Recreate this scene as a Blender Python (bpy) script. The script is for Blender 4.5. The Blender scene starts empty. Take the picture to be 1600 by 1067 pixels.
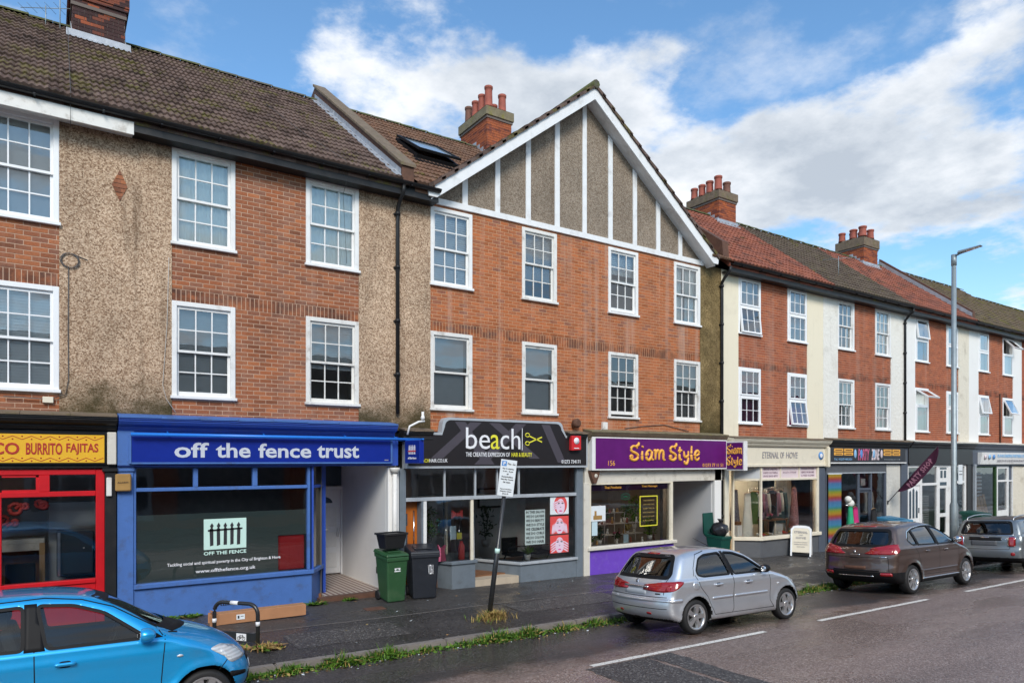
import bpy, bmesh, math, random
import numpy as np
from mathutils import Vector, Matrix, Euler

random.seed(7)
rng = np.random.default_rng(7)
SC = bpy.context.scene
COL = SC.collection
PI = math.pi

# ------------------------------------------------------------------ camera
cam_d = bpy.data.cameras.new('camera')
cam = bpy.data.objects.new('camera', cam_d)
COL.objects.link(cam)
cam.location = (0.0, -13.8, 2.84)
cam.rotation_euler = (PI / 2, 0, -math.atan2(0.5571, 0.8305))
cam_d.sensor_width = 36.0
cam_d.lens = 24.3
cam_d.shift_y = 0.1166
cam_d.clip_start = 0.1
cam_d.clip_end = 3000.0
SC.camera = cam
CAMP = Vector(cam.location)

# ------------------------------------------------------------------ colour management
SC.view_settings.view_transform = 'Standard'
SC.view_settings.look = 'None'
SC.view_settings.gamma = 1.0
SC.view_settings.use_curve_mapping = False
SC.view_settings.exposure = 0.95
SC.render.engine = 'CYCLES'
SC.cycles.max_bounces = 7
SC.cycles.transparent_max_bounces = 10
SC.cycles.use_denoising = True

# ------------------------------------------------------------------ node helper

class G:
 def __init__(s, tree):
  s.t = tree
  s.t.nodes.clear()

 def n(s, typ, props=None, **ins):
  nd = s.t.nodes.new(typ)
  for k, v in (props or {}).items():
   setattr(nd, k, v)
  for k, v in ins.items():
   key = int(k[1:]) if k[0] == 'i' and k[1:].isdigit() else k.replace('_', ' ')
   sk = nd.inputs[key]
   s.put(sk, v)
  return nd

 def put(s, sk, v):
  if isinstance(v, bpy.types.NodeSocket):
   s.t.links.new(v, sk)
  elif hasattr(v, '__len__') and sk.type == 'RGBA' and len(v) == 3:
   sk.default_value = (*v, 1.0)
  else:
   sk.default_value = v

 def m(s, op, a, b=0.0, c=None, clamp=False):
  nd = s.t.nodes.new('ShaderNodeMath')
  nd.operation = op
  nd.use_clamp = clamp
  s.put(nd.inputs[0], a)
  s.put(nd.inputs[1], b)
  if c is not None:
   s.put(nd.inputs[2], c)
  return nd.outputs[0]

 def vm(s, op, a, b=(0, 0, 0)):
  nd = s.t.nodes.new('ShaderNodeVectorMath')
  nd.operation = op
  s.put(nd.inputs[0], a)
  s.put(nd.inputs[1], b)
  return nd.outputs[0]

 def mix(s, f, a, b, mode='MIX'):
  nd = s.t.nodes.new('ShaderNodeMix')
  nd.data_type = 'RGBA'
  nd.blend_type = mode
  s.put(nd.inputs[0], f)
  s.put(nd.inputs[6], a)
  s.put(nd.inputs[7], b)
  return nd.outputs[2]

 def ramp(s, f, stops, interp='LINEAR'):
  nd = s.t.nodes.new('ShaderNodeValToRGB')
  cr = nd.color_ramp
  cr.interpolation = interp
  while len(cr.elements) < len(stops):
   cr.elements.new(0.5)
  for e, (p, c) in zip(cr.elements, stops):
   e.position = p
   e.color = (*c, 1) if hasattr(c, '__len__') else (c, c, c, 1)
  s.put(nd.inputs[0], f)
  return nd.outputs[0]

 def step(s, x, a, b):
  nd = s.t.nodes.new('ShaderNodeMapRange')
  nd.interpolation_type = 'SMOOTHSTEP'
  s.put(nd.inputs[0], x)
  s.put(nd.inputs[1], a)
  s.put(nd.inputs[2], b)
  nd.inputs[3].default_value = 0
  nd.inputs[4].default_value = 1
  return nd.outputs[0]

 def noise(s, vec, scale, detail=3.0, rough=0.55):
  nd = s.n('ShaderNodeTexNoise', Scale=scale, Detail=detail, Roughness=rough)
  if vec is not None:
   s.put(nd.inputs['Vector'], vec)
  return nd.outputs[0]

 def white(s, vec):
  nd = s.n('ShaderNodeTexWhiteNoise', {'noise_dimensions': '3D'})
  s.put(nd.inputs['Vector'], vec)
  return nd.outputs[0]

 def pos(s):
  return s.n('ShaderNodeNewGeometry').outputs['Position']

 def objc(s):
  return s.n('ShaderNodeTexCoord').outputs['Object']

 def xyz(s, v):
  nd = s.n('ShaderNodeSeparateXYZ')
  s.put(nd.inputs[0], v)
  return nd.outputs

 def comb(s, x=0.0, y=0.0, z=0.0):
  nd = s.n('ShaderNodeCombineXYZ')
  s.put(nd.inputs[0], x)
  s.put(nd.inputs[1], y)
  s.put(nd.inputs[2], z)
  return nd.outputs[0]

 def bump(s, h, strength=0.5, dist=0.01):
  nd = s.n('ShaderNodeBump', Strength=strength, Distance=dist)
  s.put(nd.inputs['Height'], h)
  return nd.outputs[0]

 def pbr(s, **ins):
  b = s.n('ShaderNodeBsdfPrincipled')
  for k, v in ins.items():
   s.put(b.inputs[k.replace('_', ' ')], v)
  o = s.n('ShaderNodeOutputMaterial')
  s.t.links.new(b.outputs[0], o.inputs[0])
  return b

def newmat(name):
 m = bpy.data.materials.new(name)
 m.use_nodes = True
 return m, G(m.node_tree)

# ------------------------------------------------------------------ world: clear blue with broken cumulus
W = bpy.data.worlds.new('World')
SC.world = W
W.use_nodes = True
g = G(W.node_tree)
SUN_EL, SUN_AZ = math.radians(38), math.radians(205)       # azimuth clockwise from +Y
sky = g.n('ShaderNodeTexSky', {'sky_type': 'NISHITA'})
sky.sun_disc = False
sky.sun_elevation = SUN_EL
sky.sun_rotation = SUN_AZ
sky.air_density = 1.0
sky.dust_density = 0.6
sky.ozone_density = 1.4
dv = g.n('ShaderNodeTexCoord').outputs['Generated']
dx, dy, dz = g.xyz(dv)
az = g.m('ARCTAN2', dx, dy)
el = g.m('ARCSINE', dz)
inv = g.m('DIVIDE', 1.0, g.m('ADD', g.m('MAXIMUM', dz, 0.0), 0.16))
pl = g.comb(g.m('MULTIPLY', dx, inv), g.m('MULTIPLY', dy, inv), 0.37)
n1 = g.noise(pl, 2.5, 9.0, 0.56)
n2 = g.noise(g.vm('ADD', pl, (5.2, 1.3, 2.0)), 6.5, 7.0, 0.62)
cov = None

def blob(a, e, sa, se, w):
 global cov
 u = g.m('DIVIDE', g.m('SUBTRACT', az, math.radians(a)), math.radians(sa))
 v = g.m('DIVIDE', g.m('SUBTRACT', el, math.radians(e)), math.radians(se))
 r2 = g.m('ADD', g.m('MULTIPLY', u, u), g.m('MULTIPLY', v, v))
 t = g.m('MULTIPLY', g.m('EXPONENT', g.m('MULTIPLY', r2, -1.0)), w)
 cov = t if cov is None else g.m('ADD', cov, t)

for b in ((30, 28.5, 9, 3.5, .34), (40, 26, 9, 4, .36), (50, 22, 9, 5, .36), (60, 19, 9, 4.4, .34), (68, 18, 7, 4, .28), (67.5, 27, 4.5, 3, .24),
  (55.6, 27.5, 4.5, 2.5, -.20), (62, 29.5, 3.5, 2.5, -.16), (40, 33.5, 13, 2.4, -.16), (8, 30, 10, 5, -.16), (65, 12.8, 7, 1.8, -.12), (17.5, 29.5, 4, 1.6, .2), (28, 33.5, 5, 1.2, .12),
  (-60, 30, 40, 12, .2), (135, 24, 45, 14, .34), (-150, 32, 60, 20, .34)):
 blob(*b)
dens = g.m('ADD', g.m('ADD', g.m('MULTIPLY', g.m('SUBTRACT', n1, 0.5), 2.0), g.m('MULTIPLY', g.m('SUBTRACT', n2, 0.5), 0.75)), g.m('ADD', g.m('MULTIPLY', cov, 1.12), 0.51))
thin = g.m('MULTIPLY', g.step(g.noise(g.vm('ADD', pl, (2.2, 7.7, 5.0)), 3.1, 9.0, 0.62), 0.52, 0.76), 0.45)
mask = g.m('MAXIMUM', g.step(dens, 0.57, 0.92), thin)
shade = g.noise(g.vm('ADD', pl, (9.1, 4.2, 0.3)), 3.4, 7.0, 0.6)
shade = g.m('SUBTRACT', g.m('ADD', shade, g.m('MULTIPLY', g.m('SUBTRACT', dens, 0.9), -0.22)), 0.0)
cloud = g.ramp(shade, [(0.30, (2.9, 3.2, 3.6)), (0.46, (4.0, 4.25, 4.55)), (0.64, (5.5, 5.6, 5.75))])
skyc = g.mix(1.0, sky.outputs[0], (0.78, 1.06, 1.18, 1), 'MULTIPLY')
hz = g.step(dz, 0.30, -0.02)
skyc = g.mix(g.m('MULTIPLY', hz, 0.55), skyc, (4.2, 4.9, 5.6, 1))
skycol = g.mix(g.m('MULTIPLY', mask, 0.95), skyc, cloud)
bg = g.n('ShaderNodeBackground', Strength=0.10)
g.put(bg.inputs[0], skycol)
wo = g.n('ShaderNodeOutputWorld')
W.node_tree.links.new(bg.outputs[0], wo.inputs[0])

# ------------------------------------------------------------------ sun behind thin cloud: broad and weak
sd = bpy.data.lights.new('sun', 'SUN')
sd.energy = 1.5
sd.angle = math.radians(22)
sd.color = (1.0, 0.95, 0.87)
sun = bpy.data.objects.new('sun', sd)
COL.objects.link(sun)
sv = Vector((math.sin(SUN_AZ) * math.cos(SUN_EL), math.cos(SUN_AZ) * math.cos(SUN_EL), math.sin(SUN_EL)))
sun.rotation_euler = sv.to_track_quat('Z', 'Y').to_euler()

# ------------------------------------------------------------------ object helpers
ORG = {}

def tag(o, label=None, cat=None, group=None, kind=None):
 if label:
  o['label'] = label
 if cat:
  o['category'] = cat
 if group:
  o['group'] = group
 if kind:
  o['kind'] = kind
 return o

def origin(p):
 return ORG.get(p.name, Vector((0, 0, 0))) if p else Vector((0, 0, 0))

def thing(name, label, cat, loc=(0, 0, 0), group=None, local=False):
 """An Empty at the base of a thing. Parts are given in world metres unless local."""
 o = bpy.data.objects.new(name, None)
 COL.objects.link(o)
 o.empty_display_size = 0.2
 o.location = loc
 ORG[o.name] = Vector((0, 0, 0)) if local else Vector(loc)
 return tag(o, label, cat, group)

def link(o, parent=None, loc=None):
 COL.objects.link(o)
 if parent:
  o.parent = parent
 if loc is None:
  o.location = -origin(parent)
 else:
  o.location = Vector(loc) - origin(parent)
  ORG[o.name] = Vector(loc)
 return o

def place(o, loc, rz=0.0, rx=0.0, ry=0.0):
 o.location = loc
 o.rotation_euler = (rx, ry, rz)
 return o

def copy_tree(o, parent=None):
 c = o.copy()
 COL.objects.link(c)
 c.parent = parent
 for ch in o.children:
  copy_tree(ch, c)
 return c

class MB:
 def __init__(s):
  s.v, s.f, s.m, s.sm = [], [], [], []

 def add(s, vs, fs, mi=0, smooth=False):
  k = len(s.v)
  s.v.extend([tuple(p) for p in vs])
  for f in fs:
   s.f.append([i + k for i in f])
   s.m.append(mi)
   s.sm.append(smooth)
  return s

 def box(s, x0, x1, y0, y1, z0, z1, mi=0):
  vs = [(x, y, z) for z in (z0, z1) for y in (y0, y1) for x in (x0, x1)]
  return s.add(vs, [(0, 2, 3, 1), (4, 5, 7, 6), (0, 1, 5, 4), (2, 6, 7, 3), (0, 4, 6, 2), (1, 3, 7, 5)], mi)

 def hexa(s, vs, mi=0):      # eight corners ordered like box
  return s.add(vs, [(0, 2, 3, 1), (4, 5, 7, 6), (0, 1, 5, 4), (2, 6, 7, 3), (0, 4, 6, 2), (1, 3, 7, 5)], mi)

 def bar(s, p, q, w, h, up=(0, 0, 1), mi=0):
  p, q = Vector(p), Vector(q)
  d = (q - p).normalized()
  u = Vector(up)
  sd_ = d.cross(u).normalized() * (w / 2)
  u2 = sd_.cross(d).normalized() * (h / 2)
  vs = []
  for a in (-u2, u2):
   for c in (p, q):
    pass
  vs = [p - sd_ - u2, p + sd_ - u2, q - sd_ - u2, q + sd_ - u2, p - sd_ + u2, p + sd_ + u2, q - sd_ + u2, q + sd_ + u2]
  return s.hexa(vs, mi)

 def prism(s, pts, a0, a1, axis='y', mi=0):
  def mk(p, a):
   if axis == 'y':
    return (p[0], a, p[1])
   if axis == 'x':
    return (a, p[0], p[1])
   return (p[0], p[1], a)
  n = len(pts)
  vs = [mk(p, a0) for p in pts] + [mk(p, a1) for p in pts]
  fs = [list(range(n)), list(range(2 * n - 1, n - 1, -1))]
  for i in range(n):
   j = (i + 1) % n
   fs.append((i, i + n, j + n, j))
  return s.add(vs, fs, mi)

 def tube(s, path, r, n=8, mi=0, closed=False, cap=True):
  path = [Vector(p) for p in path]
  rs = r if hasattr(r, '__len__') else [r] * len(path)
  k0 = len(s.v)
  up = Vector((0, 0, 1))
  m = len(path)
  for i, p in enumerate(path):
   if closed:
    d = path[(i + 1) % m] - path[i - 1]
   else:
    d = path[min(i + 1, m - 1)] - path[max(i - 1, 0)]
   d.normalize()
   a = d.cross(up)
   if a.length < 0.05:
    a = d.cross(Vector((1, 0, 0)))
   a.normalize()
   b = d.cross(a).normalized()
   for j in range(n):
    t = 2 * PI * j / n
    s.v.append(tuple(p + (a * math.cos(t) + b * math.sin(t)) * rs[i]))
  rng_ = m if closed else m - 1
  for i in range(rng_):
   for j in range(n):
    a0 = k0 + i * n + j
    a1 = k0 + i * n + (j + 1) % n
    b0 = k0 + ((i + 1) % m) * n + j
    b1 = k0 + ((i + 1) % m) * n + (j + 1) % n
    s.f.append([a0, a1, b1, b0])
    s.m.append(mi)
    s.sm.append(True)
  if cap and not closed:
   s.f.append([k0 + j for j in range(n)][::-1])
   s.f.append([k0 + (m - 1) * n + j for j in range(n)])
   s.m += [mi, mi]
   s.sm += [False, False]
  return s

 def lathe(s, prof, n=16, c=(0, 0, 0), axis='z', mi=0, smooth=True, cap=True):
  k0 = len(s.v)
  for r, h in prof:
   for j in range(n):
    t = 2 * PI * j / n
    a, b = r * math.cos(t), r * math.sin(t)
    if axis == 'z':
     p = (c[0] + a, c[1] + b, c[2] + h)
    elif axis == 'y':
     p = (c[0] + a, c[1] + h, c[2] + b)
    else:
     p = (c[0] + h, c[1] + a, c[2] + b)
    s.v.append(p)
  for i in range(len(prof) - 1):
   for j in range(n):
    s.f.append([k0 + i * n + j, k0 + i * n + (j + 1) % n, k0 + (i + 1) * n + (j + 1) % n, k0 + (i + 1) * n + j])
    s.m.append(mi)
    s.sm.append(smooth)
  for i, rev in ((0, True), (len(prof) - 1, False)):
   if cap and prof[i][0] > 1e-4:
    f = [k0 + i * n + j for j in range(n)]
    s.f.append(f[::-1] if rev else f)
    s.m.append(mi)
    s.sm.append(False)
  return s

 def mesh(s, name, mats, recalc=True):
  me = bpy.data.meshes.new(name)
  me.from_pydata(s.v, [], s.f)
  mats = mats if isinstance(mats, (list, tuple)) else [mats]
  for m in mats:
   me.materials.append(m)
  me.polygons.foreach_set('material_index', s.m)
  me.polygons.foreach_set('use_smooth', s.sm)
  me.update()
  if recalc:
   bm = bmesh.new()
   bm.from_mesh(me)
   bmesh.ops.recalc_face_normals(bm, faces=bm.faces)
   bm.to_mesh(me)
   bm.free()
  return me

 def build(s, name, mats, parent=None, bevel=0.0, seg=2, recalc=True, weld=False):
  me = s.mesh(name, mats, recalc)
  if bevel or weld:
   bm = bmesh.new()
   bm.from_mesh(me)
   if weld:
    bmesh.ops.remove_doubles(bm, verts=bm.verts, dist=1e-4)
   if bevel:
    es = [e for e in bm.edges if len(e.link_faces) == 2 and e.calc_face_angle(0) > 0.6]
    bmesh.ops.bevel(bm, geom=es, offset=bevel, segments=seg, affect='EDGES', profile=0.5, clamp_overlap=True)
   bm.to_mesh(me)
   bm.free()
  o = bpy.data.objects.new(name, me)
  link(o, parent)
  return o

def text_mesh(body, bold=0.0, extrude=0.004, shear=0.0, space=1.0, res=3):
 cu = bpy.data.curves.new('lettering', 'FONT')
 cu.body = body
 cu.size = 1.0
 cu.extrude = 0.0
 cu.offset = bold
 cu.shear = shear
 cu.space_character = space
 cu.resolution_u = res
 cu.align_x = 'LEFT'
 o = bpy.data.objects.new('lettering', cu)
 COL.objects.link(o)
 me = bpy.data.meshes.new_from_object(o)
 bpy.data.objects.remove(o)
 bpy.data.curves.remove(cu)
 return me

def text(body, box, y, mat, parent, name='lettering', bold=0.0, shear=0.0, space=1.0, depth=0.006, face='-y', res=3, wob=None):
 """Lettering fitted to a rectangle (a0,a1,z0,z1) on the plane y (or x when face is -x)."""
 me = text_mesh(body, bold, 0, shear, space, res)
 n = len(me.vertices)
 co = np.zeros(n * 3)
 me.vertices.foreach_get('co', co)
 co = co.reshape(-1, 3)
 mn, mx = co.min(0), co.max(0)
 a0, a1, z0, z1 = box
 u = (co[:, 0] - mn[0]) / max(mx[0] - mn[0], 1e-6)
 v = (co[:, 1] - mn[1]) / max(mx[1] - mn[1], 1e-6)
 if wob:
  v = v + wob * np.sin(u * 40)
 out = np.zeros_like(co)
 if face == '-y':
  out[:, 0] = a0 + u * (a1 - a0)
  out[:, 1] = y
  out[:, 2] = z0 + v * (z1 - z0)
 elif face == '-x':
  out[:, 1] = a0 + u * (a1 - a0)
  out[:, 0] = y
  out[:, 2] = z0 + v * (z1 - z0)
 me.vertices.foreach_set('co', out.reshape(-1))
 me.materials.clear()
 me.materials.append(mat)
 bm = bmesh.new()
 bm.from_mesh(me)
 for f in bm.faces:
  f.material_index = 0
  f.smooth = False
 nrm = Vector((0, -depth, 0)) if face == '-y' else Vector((-depth, 0, 0))
 r = bmesh.ops.extrude_face_region(bm, geom=bm.faces[:])
 for e in r['geom']:
  if isinstance(e, bmesh.types.BMVert):
   e.co += nrm
 bmesh.ops.recalc_face_normals(bm, faces=bm.faces)
 bm.to_mesh(me)
 bm.free()
 o = bpy.data.objects.new(name, me)
 return link(o, parent)

# ------------------------------------------------------------------ ground levels

def zg(x):
 return -0.0129 * (x - 3.6)

def zp(x, y):                     # pavement, falls a little to the kerb
 return zg(x) + 0.02 * min(y, 0.0)

KY = -3.77

def zr(x, y):                     # road: gutter, steep bay, flatter lane, crown, mirrored on the far side
 b = zg(x) - 0.185
 yy = y if y > -8.4 else -16.8 - y
 d = KY - yy
 return b + (0.068 * d if d < 2.5 else 0.17 + 0.022 * (d - 2.5))

# ------------------------------------------------------------------ materials
M = {}

def pm(name, base, rough=0.6, metal=0.0, var=0.12, vs=6.0, bump=0.0, bs=60.0, coat=0.0, spec=0.5, dirt=None, world=True, dirts=2.0, rvar=0.0):
 m, g = newmat(name)
 P = g.pos() if world else g.objc()
 nz = g.noise(P, vs, 4.0)
 fac = g.m('ADD', g.m('MULTIPLY', g.m('SUBTRACT', nz, 0.5), var * 3.0), 1.0)
 col = g.mix(1.0, (*base, 1), g.comb(fac, fac, fac), 'MULTIPLY')
 if dirt:
  d = g.step(g.noise(g.vm('ADD', P, (3.3, 1.7, 8.8)), dirts, 6.0, 0.65), 0.52, 0.72)
  col = g.mix(g.m('MULTIPLY', d, dirt[1]), col, (*dirt[0], 1))
 b = g.pbr(Base_Color=col, Metallic=metal)
 r = rough
 if rvar:
  r = g.m('ADD', g.m('MULTIPLY', g.m('SUBTRACT', g.noise(P, vs * 1.7, 4.0), 0.5), rvar * 2), rough, clamp=True)
 g.put(b.inputs['Roughness'], r)
 b.inputs['Coat Weight'].default_value = coat
 b.inputs['Coat Roughness'].default_value = 0.06
 b.inputs['Specular IOR Level'].default_value = spec
 if bump:
  g.put(b.inputs['Normal'], g.bump(g.noise(P, bs, 3.0), bump, 0.01))
 M[name] = m
 return m

def brick_mat(name, cols, bw, ch, soot=0.35, pale=0.0):
 m, g = newmat(name)
 P = g.pos()
 x, y, z = g.xyz(P)
 c = g.m('FLOOR', g.m('DIVIDE', z, ch))
 bx = g.m('FLOOR', g.m('ADD', g.m('DIVIDE', g.m('ADD', x, y), bw), g.m('MULTIPLY', g.m('MODULO', c, 2.0), 0.5)))
 w = g.white(g.comb(bx, c, 1.0))
 col = g.ramp(w, [(i / (len(cols) - 1), k) for i, k in enumerate(cols)])
 fine = g.noise(P, 34.0, 4.0, 0.65)
 f2 = g.m('ADD', g.m('MULTIPLY', fine, 0.8), 0.6)
 col = g.mix(1.0, col, g.comb(f2, f2, f2), 'MULTIPLY')
 stain = g.step(g.noise(P, 1.6, 7.0, 0.68), 0.47, 0.70)
 col = g.mix(g.m('MULTIPLY', stain, soot), col, (0.10, 0.045, 0.03, 1))
 # soot on the soldier courses over the lower windows
 bd = g.m('MULTIPLY', g.step(z, 5.66, 5.75), g.step(z, 6.04, 5.93))
 bd = g.m('MULTIPLY', bd, g.step(g.noise(P, 2.2, 5.0, 0.65), 0.38, 0.62))
 col = g.mix(g.m('MULTIPLY', bd, 0.75), col, (0.055, 0.03, 0.025, 1))
 if pale:
  st = g.noise(g.comb(g.m('MULTIPLY', x, 3.0), 0.0, g.m('MULTIPLY', z, 0.10)), 1.0, 5.0, 0.6)
  st = g.step(st, 0.49, 0.72)
  col = g.mix(g.m('MULTIPLY', st, pale), col, (0.52, 0.40, 0.33, 1))
 b = g.pbr(Base_Color=col, Roughness=0.82)
 b.inputs['Specular IOR Level'].default_value = 0.25
 g.put(b.inputs['Normal'], g.bump(fine, 0.5, 0.006))
 M[name] = m
 return m

BW, CH = 0.226, 0.0805
brick_mat('brick_left', [(0.19, 0.070, 0.036), (0.36, 0.118, 0.050), (0.27, 0.098, 0.050), (0.43, 0.148, 0.060), (0.23, 0.095, 0.058), (0.31, 0.13, 0.074)], BW, CH, 0.45, 0.12)
brick_mat('brick_gable', [(0.31, 0.095, 0.035), (0.45, 0.14, 0.05), (0.37, 0.13, 0.06), (0.49, 0.155, 0.058), (0.27, 0.11, 0.07)], BW, CH, 0.40, 0.5)
brick_mat('brick_right', [(0.26, 0.075, 0.038), (0.38, 0.105, 0.048), (0.32, 0.095, 0.05), (0.42, 0.12, 0.05)], BW, CH, 0.35, 0.2)
brick_mat('brick_chimney', [(0.16, 0.05, 0.035), (0.30, 0.085, 0.04), (0.40, 0.11, 0.04), (0.22, 0.07, 0.05)], BW, CH, 0.5, 0.0)
brick_mat('brick_sooty', [(0.045, 0.022, 0.022), (0.06, 0.03, 0.028), (0.05, 0.028, 0.03), (0.34, 0.09, 0.04)], BW, CH, 0.3, 0.0)
pm('mortar_left', (0.52, 0.35, 0.25), 0.9, var=0.2, vs=3, spec=0.2)
pm('mortar_gable', (0.54, 0.32, 0.19), 0.9, var=0.25, vs=3, spec=0.2)
pm('mortar_right', (0.50, 0.29, 0.19), 0.9, var=0.2, vs=3, spec=0.2)
pm('mortar_dark', (0.16, 0.13, 0.115), 0.9, spec=0.2)

def pebble(name, c_dark, c_mid, c_pale, damp=0.0, streak=0.35, zb=(3.55, 4.45)):
 m, g = newmat(name)
 P = g.pos()
 vo = g.n('ShaderNodeTexVoronoi', {'feature': 'F1'}, Scale=52.0)
 g.put(vo.inputs['Vector'], P)
 cell = g.xyz(vo.outputs['Color'])[0]
 cell = g.m('ADD', g.m('MULTIPLY', cell, 0.72), g.m('MULTIPLY', g.noise(P, 60.0, 3.0, 0.7), 0.36))
 col = g.ramp(cell, [(0.12, c_dark), (0.42, c_mid), (0.85, c_pale)])
 big = g.noise(P, 0.9, 5.0, 0.6)
 bf = g.m('ADD', g.m('MULTIPLY', big, 1.0), 0.50)
 col = g.mix(1.0, col, g.comb(bf, bf, bf), 'MULTIPLY')
 x, y, z = g.xyz(P)
 st = g.noise(g.comb(g.m('MULTIPLY', x, 2.6), y, g.m('MULTIPLY', z, 0.25)), 1.0, 5.0, 0.62)
 col = g.mix(g.m('MULTIPLY', g.step(st, 0.50, 0.74), streak), col, (0.10, 0.06, 0.035, 1))
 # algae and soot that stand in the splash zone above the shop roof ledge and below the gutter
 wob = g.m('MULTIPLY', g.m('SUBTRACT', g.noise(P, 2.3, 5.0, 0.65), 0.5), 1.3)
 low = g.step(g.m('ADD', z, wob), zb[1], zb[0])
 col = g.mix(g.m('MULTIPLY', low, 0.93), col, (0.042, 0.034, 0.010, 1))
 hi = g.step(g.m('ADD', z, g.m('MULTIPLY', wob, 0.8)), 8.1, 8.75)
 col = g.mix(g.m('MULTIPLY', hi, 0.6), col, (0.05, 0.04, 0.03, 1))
 if damp:
  dp = g.step(g.noise(P, 1.7, 5.0, 0.6), 0.36, 0.62)
  col = g.mix(g.m('MULTIPLY', dp, damp), col, (0.075, 0.05, 0.018, 1))
 b = g.pbr(Base_Color=col, Roughness=0.88)
 b.inputs['Specular IOR Level'].default_value = 0.25
 g.put(b.inputs['Normal'], g.bump(vo.outputs['Distance'], 0.6, 0.008))
 M[name] = m

pebble('pebbledash', (0.14, 0.080, 0.045), (0.36, 0.235, 0.150), (0.64, 0.475, 0.335), streak=0.75)
pebble('pebbledash_gable', (0.22, 0.155, 0.11), (0.48, 0.365, 0.265), (0.76, 0.63, 0.50), streak=0.35, zb=(3.0, 3.1))
pebble('pebbledash_damp', (0.08, 0.055, 0.02), (0.20, 0.135, 0.055), (0.36, 0.26, 0.12), damp=0.6)

def render_mat(name, base, rough_tex, dirt):
 m, g = newmat(name)
 P = g.pos()
 x, y, z = g.xyz(P)
 nz = g.noise(P, 1.3, 6.0, 0.6)
 col = g.mix(g.m('MULTIPLY', g.step(nz, 0.52, 0.78), dirt), (*base, 1), (0.30, 0.25, 0.18, 1))
 st = g.noise(g.comb(g.m('MULTIPLY', x, 5.0), y, g.m('MULTIPLY', z, 0.35)), 1.0, 5.0, 0.6)
 col = g.mix(g.m('MULTIPLY', g.step(st, 0.56, 0.78), dirt * 0.8), col, (0.24, 0.20, 0.15, 1))
 b = g.pbr(Base_Color=col, Roughness=0.8)
 h = g.noise(P, 9.0 if rough_tex else 60.0, 4.0, 0.6)
 g.put(b.inputs['Normal'], g.bump(h, 0.9 if rough_tex else 0.15, 0.03 if rough_tex else 0.004))
 M[name] = m

render_mat('render_cream', (0.80, 0.72, 0.55), False, 0.18)
render_mat('render_white_rough', (0.78, 0.75, 0.68), True, 0.3)
render_mat('render_white', (0.80, 0.79, 0.76), False, 0.12)
render_mat('render_offwhite', (0.72, 0.66, 0.54), True, 0.7)
render_mat('plaster_pale', (0.62, 0.62, 0.62), False, 0.15)
render_mat('plaster_white', (0.82, 0.80, 0.77), False, 0.2)
render_mat('plaster_peeling', (0.62, 0.60, 0.54), True, 0.6)

def tile_mat(name, cols, per, gauge, moss=0.0, mossc=(0.13, 0.115, 0.02), lich=0.2):
 m, g = newmat(name)
 P = g.pos()
 x, y, z = g.xyz(P)
 w = g.white(g.comb(g.m('FLOOR', g.m('DIVIDE', x, per)), g.m('FLOOR', g.m('DIVIDE', z, gauge)), 2.0))
 col = g.ramp(w, [(i / (len(cols) - 1), k) for i, k in enumerate(cols)])
 fine = g.noise(P, 30.0, 4.0, 0.7)
 ff = g.m('ADD', g.m('MULTIPLY', fine, 0.8), 0.6)
 col = g.mix(1.0, col, g.comb(ff, ff, ff), 'MULTIPLY')
 if moss:
  ms = g.m('ADD', g.m('MULTIPLY', g.noise(P, 1.2, 3.0, 0.5), 0.55), g.m('MULTIPLY', g.noise(P, 7.0, 4.0, 0.65), 0.45))
  mk = g.step(ms, 0.63 - 0.17 * moss, 0.72 - 0.14 * moss)
  col = g.mix(g.m('MULTIPLY', mk, 0.85), col, g.ramp(fine, [(0.3, tuple(k * 0.5 for k in mossc)), (0.7, tuple(k * 1.5 for k in mossc))]))
 li = g.step(g.noise(P, 22.0, 3.0, 0.6), 0.62, 0.74)
 col = g.mix(g.m('MULTIPLY', li, lich), col, (0.42, 0.39, 0.32, 1))
 b = g.pbr(Base_Color=col, Roughness=0.78)
 b.inputs['Specular IOR Level'].default_value = 0.3
 g.put(b.inputs['Normal'], g.bump(fine, 0.45, 0.01))
 M[name] = m

tile_mat('tile_brown', [(0.060, 0.038, 0.030), (0.11, 0.070, 0.056), (0.15, 0.10, 0.082), (0.085, 0.055, 0.046)], 0.21, 0.23, 0.66, (0.115, 0.10, 0.022))
tile_mat('tile_russet', [(0.13, 0.07, 0.045), (0.19, 0.10, 0.062), (0.16, 0.095, 0.065)], 0.21, 0.23, 0.3)
tile_mat('tile_red', [(0.20, 0.067, 0.042), (0.30, 0.10, 0.06), (0.25, 0.088, 0.06), (0.15, 0.062, 0.045)], 0.35, 0.19, 0.3, (0.10, 0.07, 0.03), lich=0.2)
tile_mat('tile_dark', [(0.085, 0.06, 0.045), (0.12, 0.088, 0.065), (0.10, 0.075, 0.05)], 0.35, 0.19, 0.35)
tile_mat('tile_mossy', [(0.10, 0.075, 0.05), (0.15, 0.105, 0.07), (0.12, 0.09, 0.05)], 0.35, 0.19, 0.7)
tile_mat('ridge_mossy', [(0.075, 0.07, 0.05), (0.11, 0.10, 0.075)], 0.45, 3.0, 1.2, (0.09, 0.10, 0.03))

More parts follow.
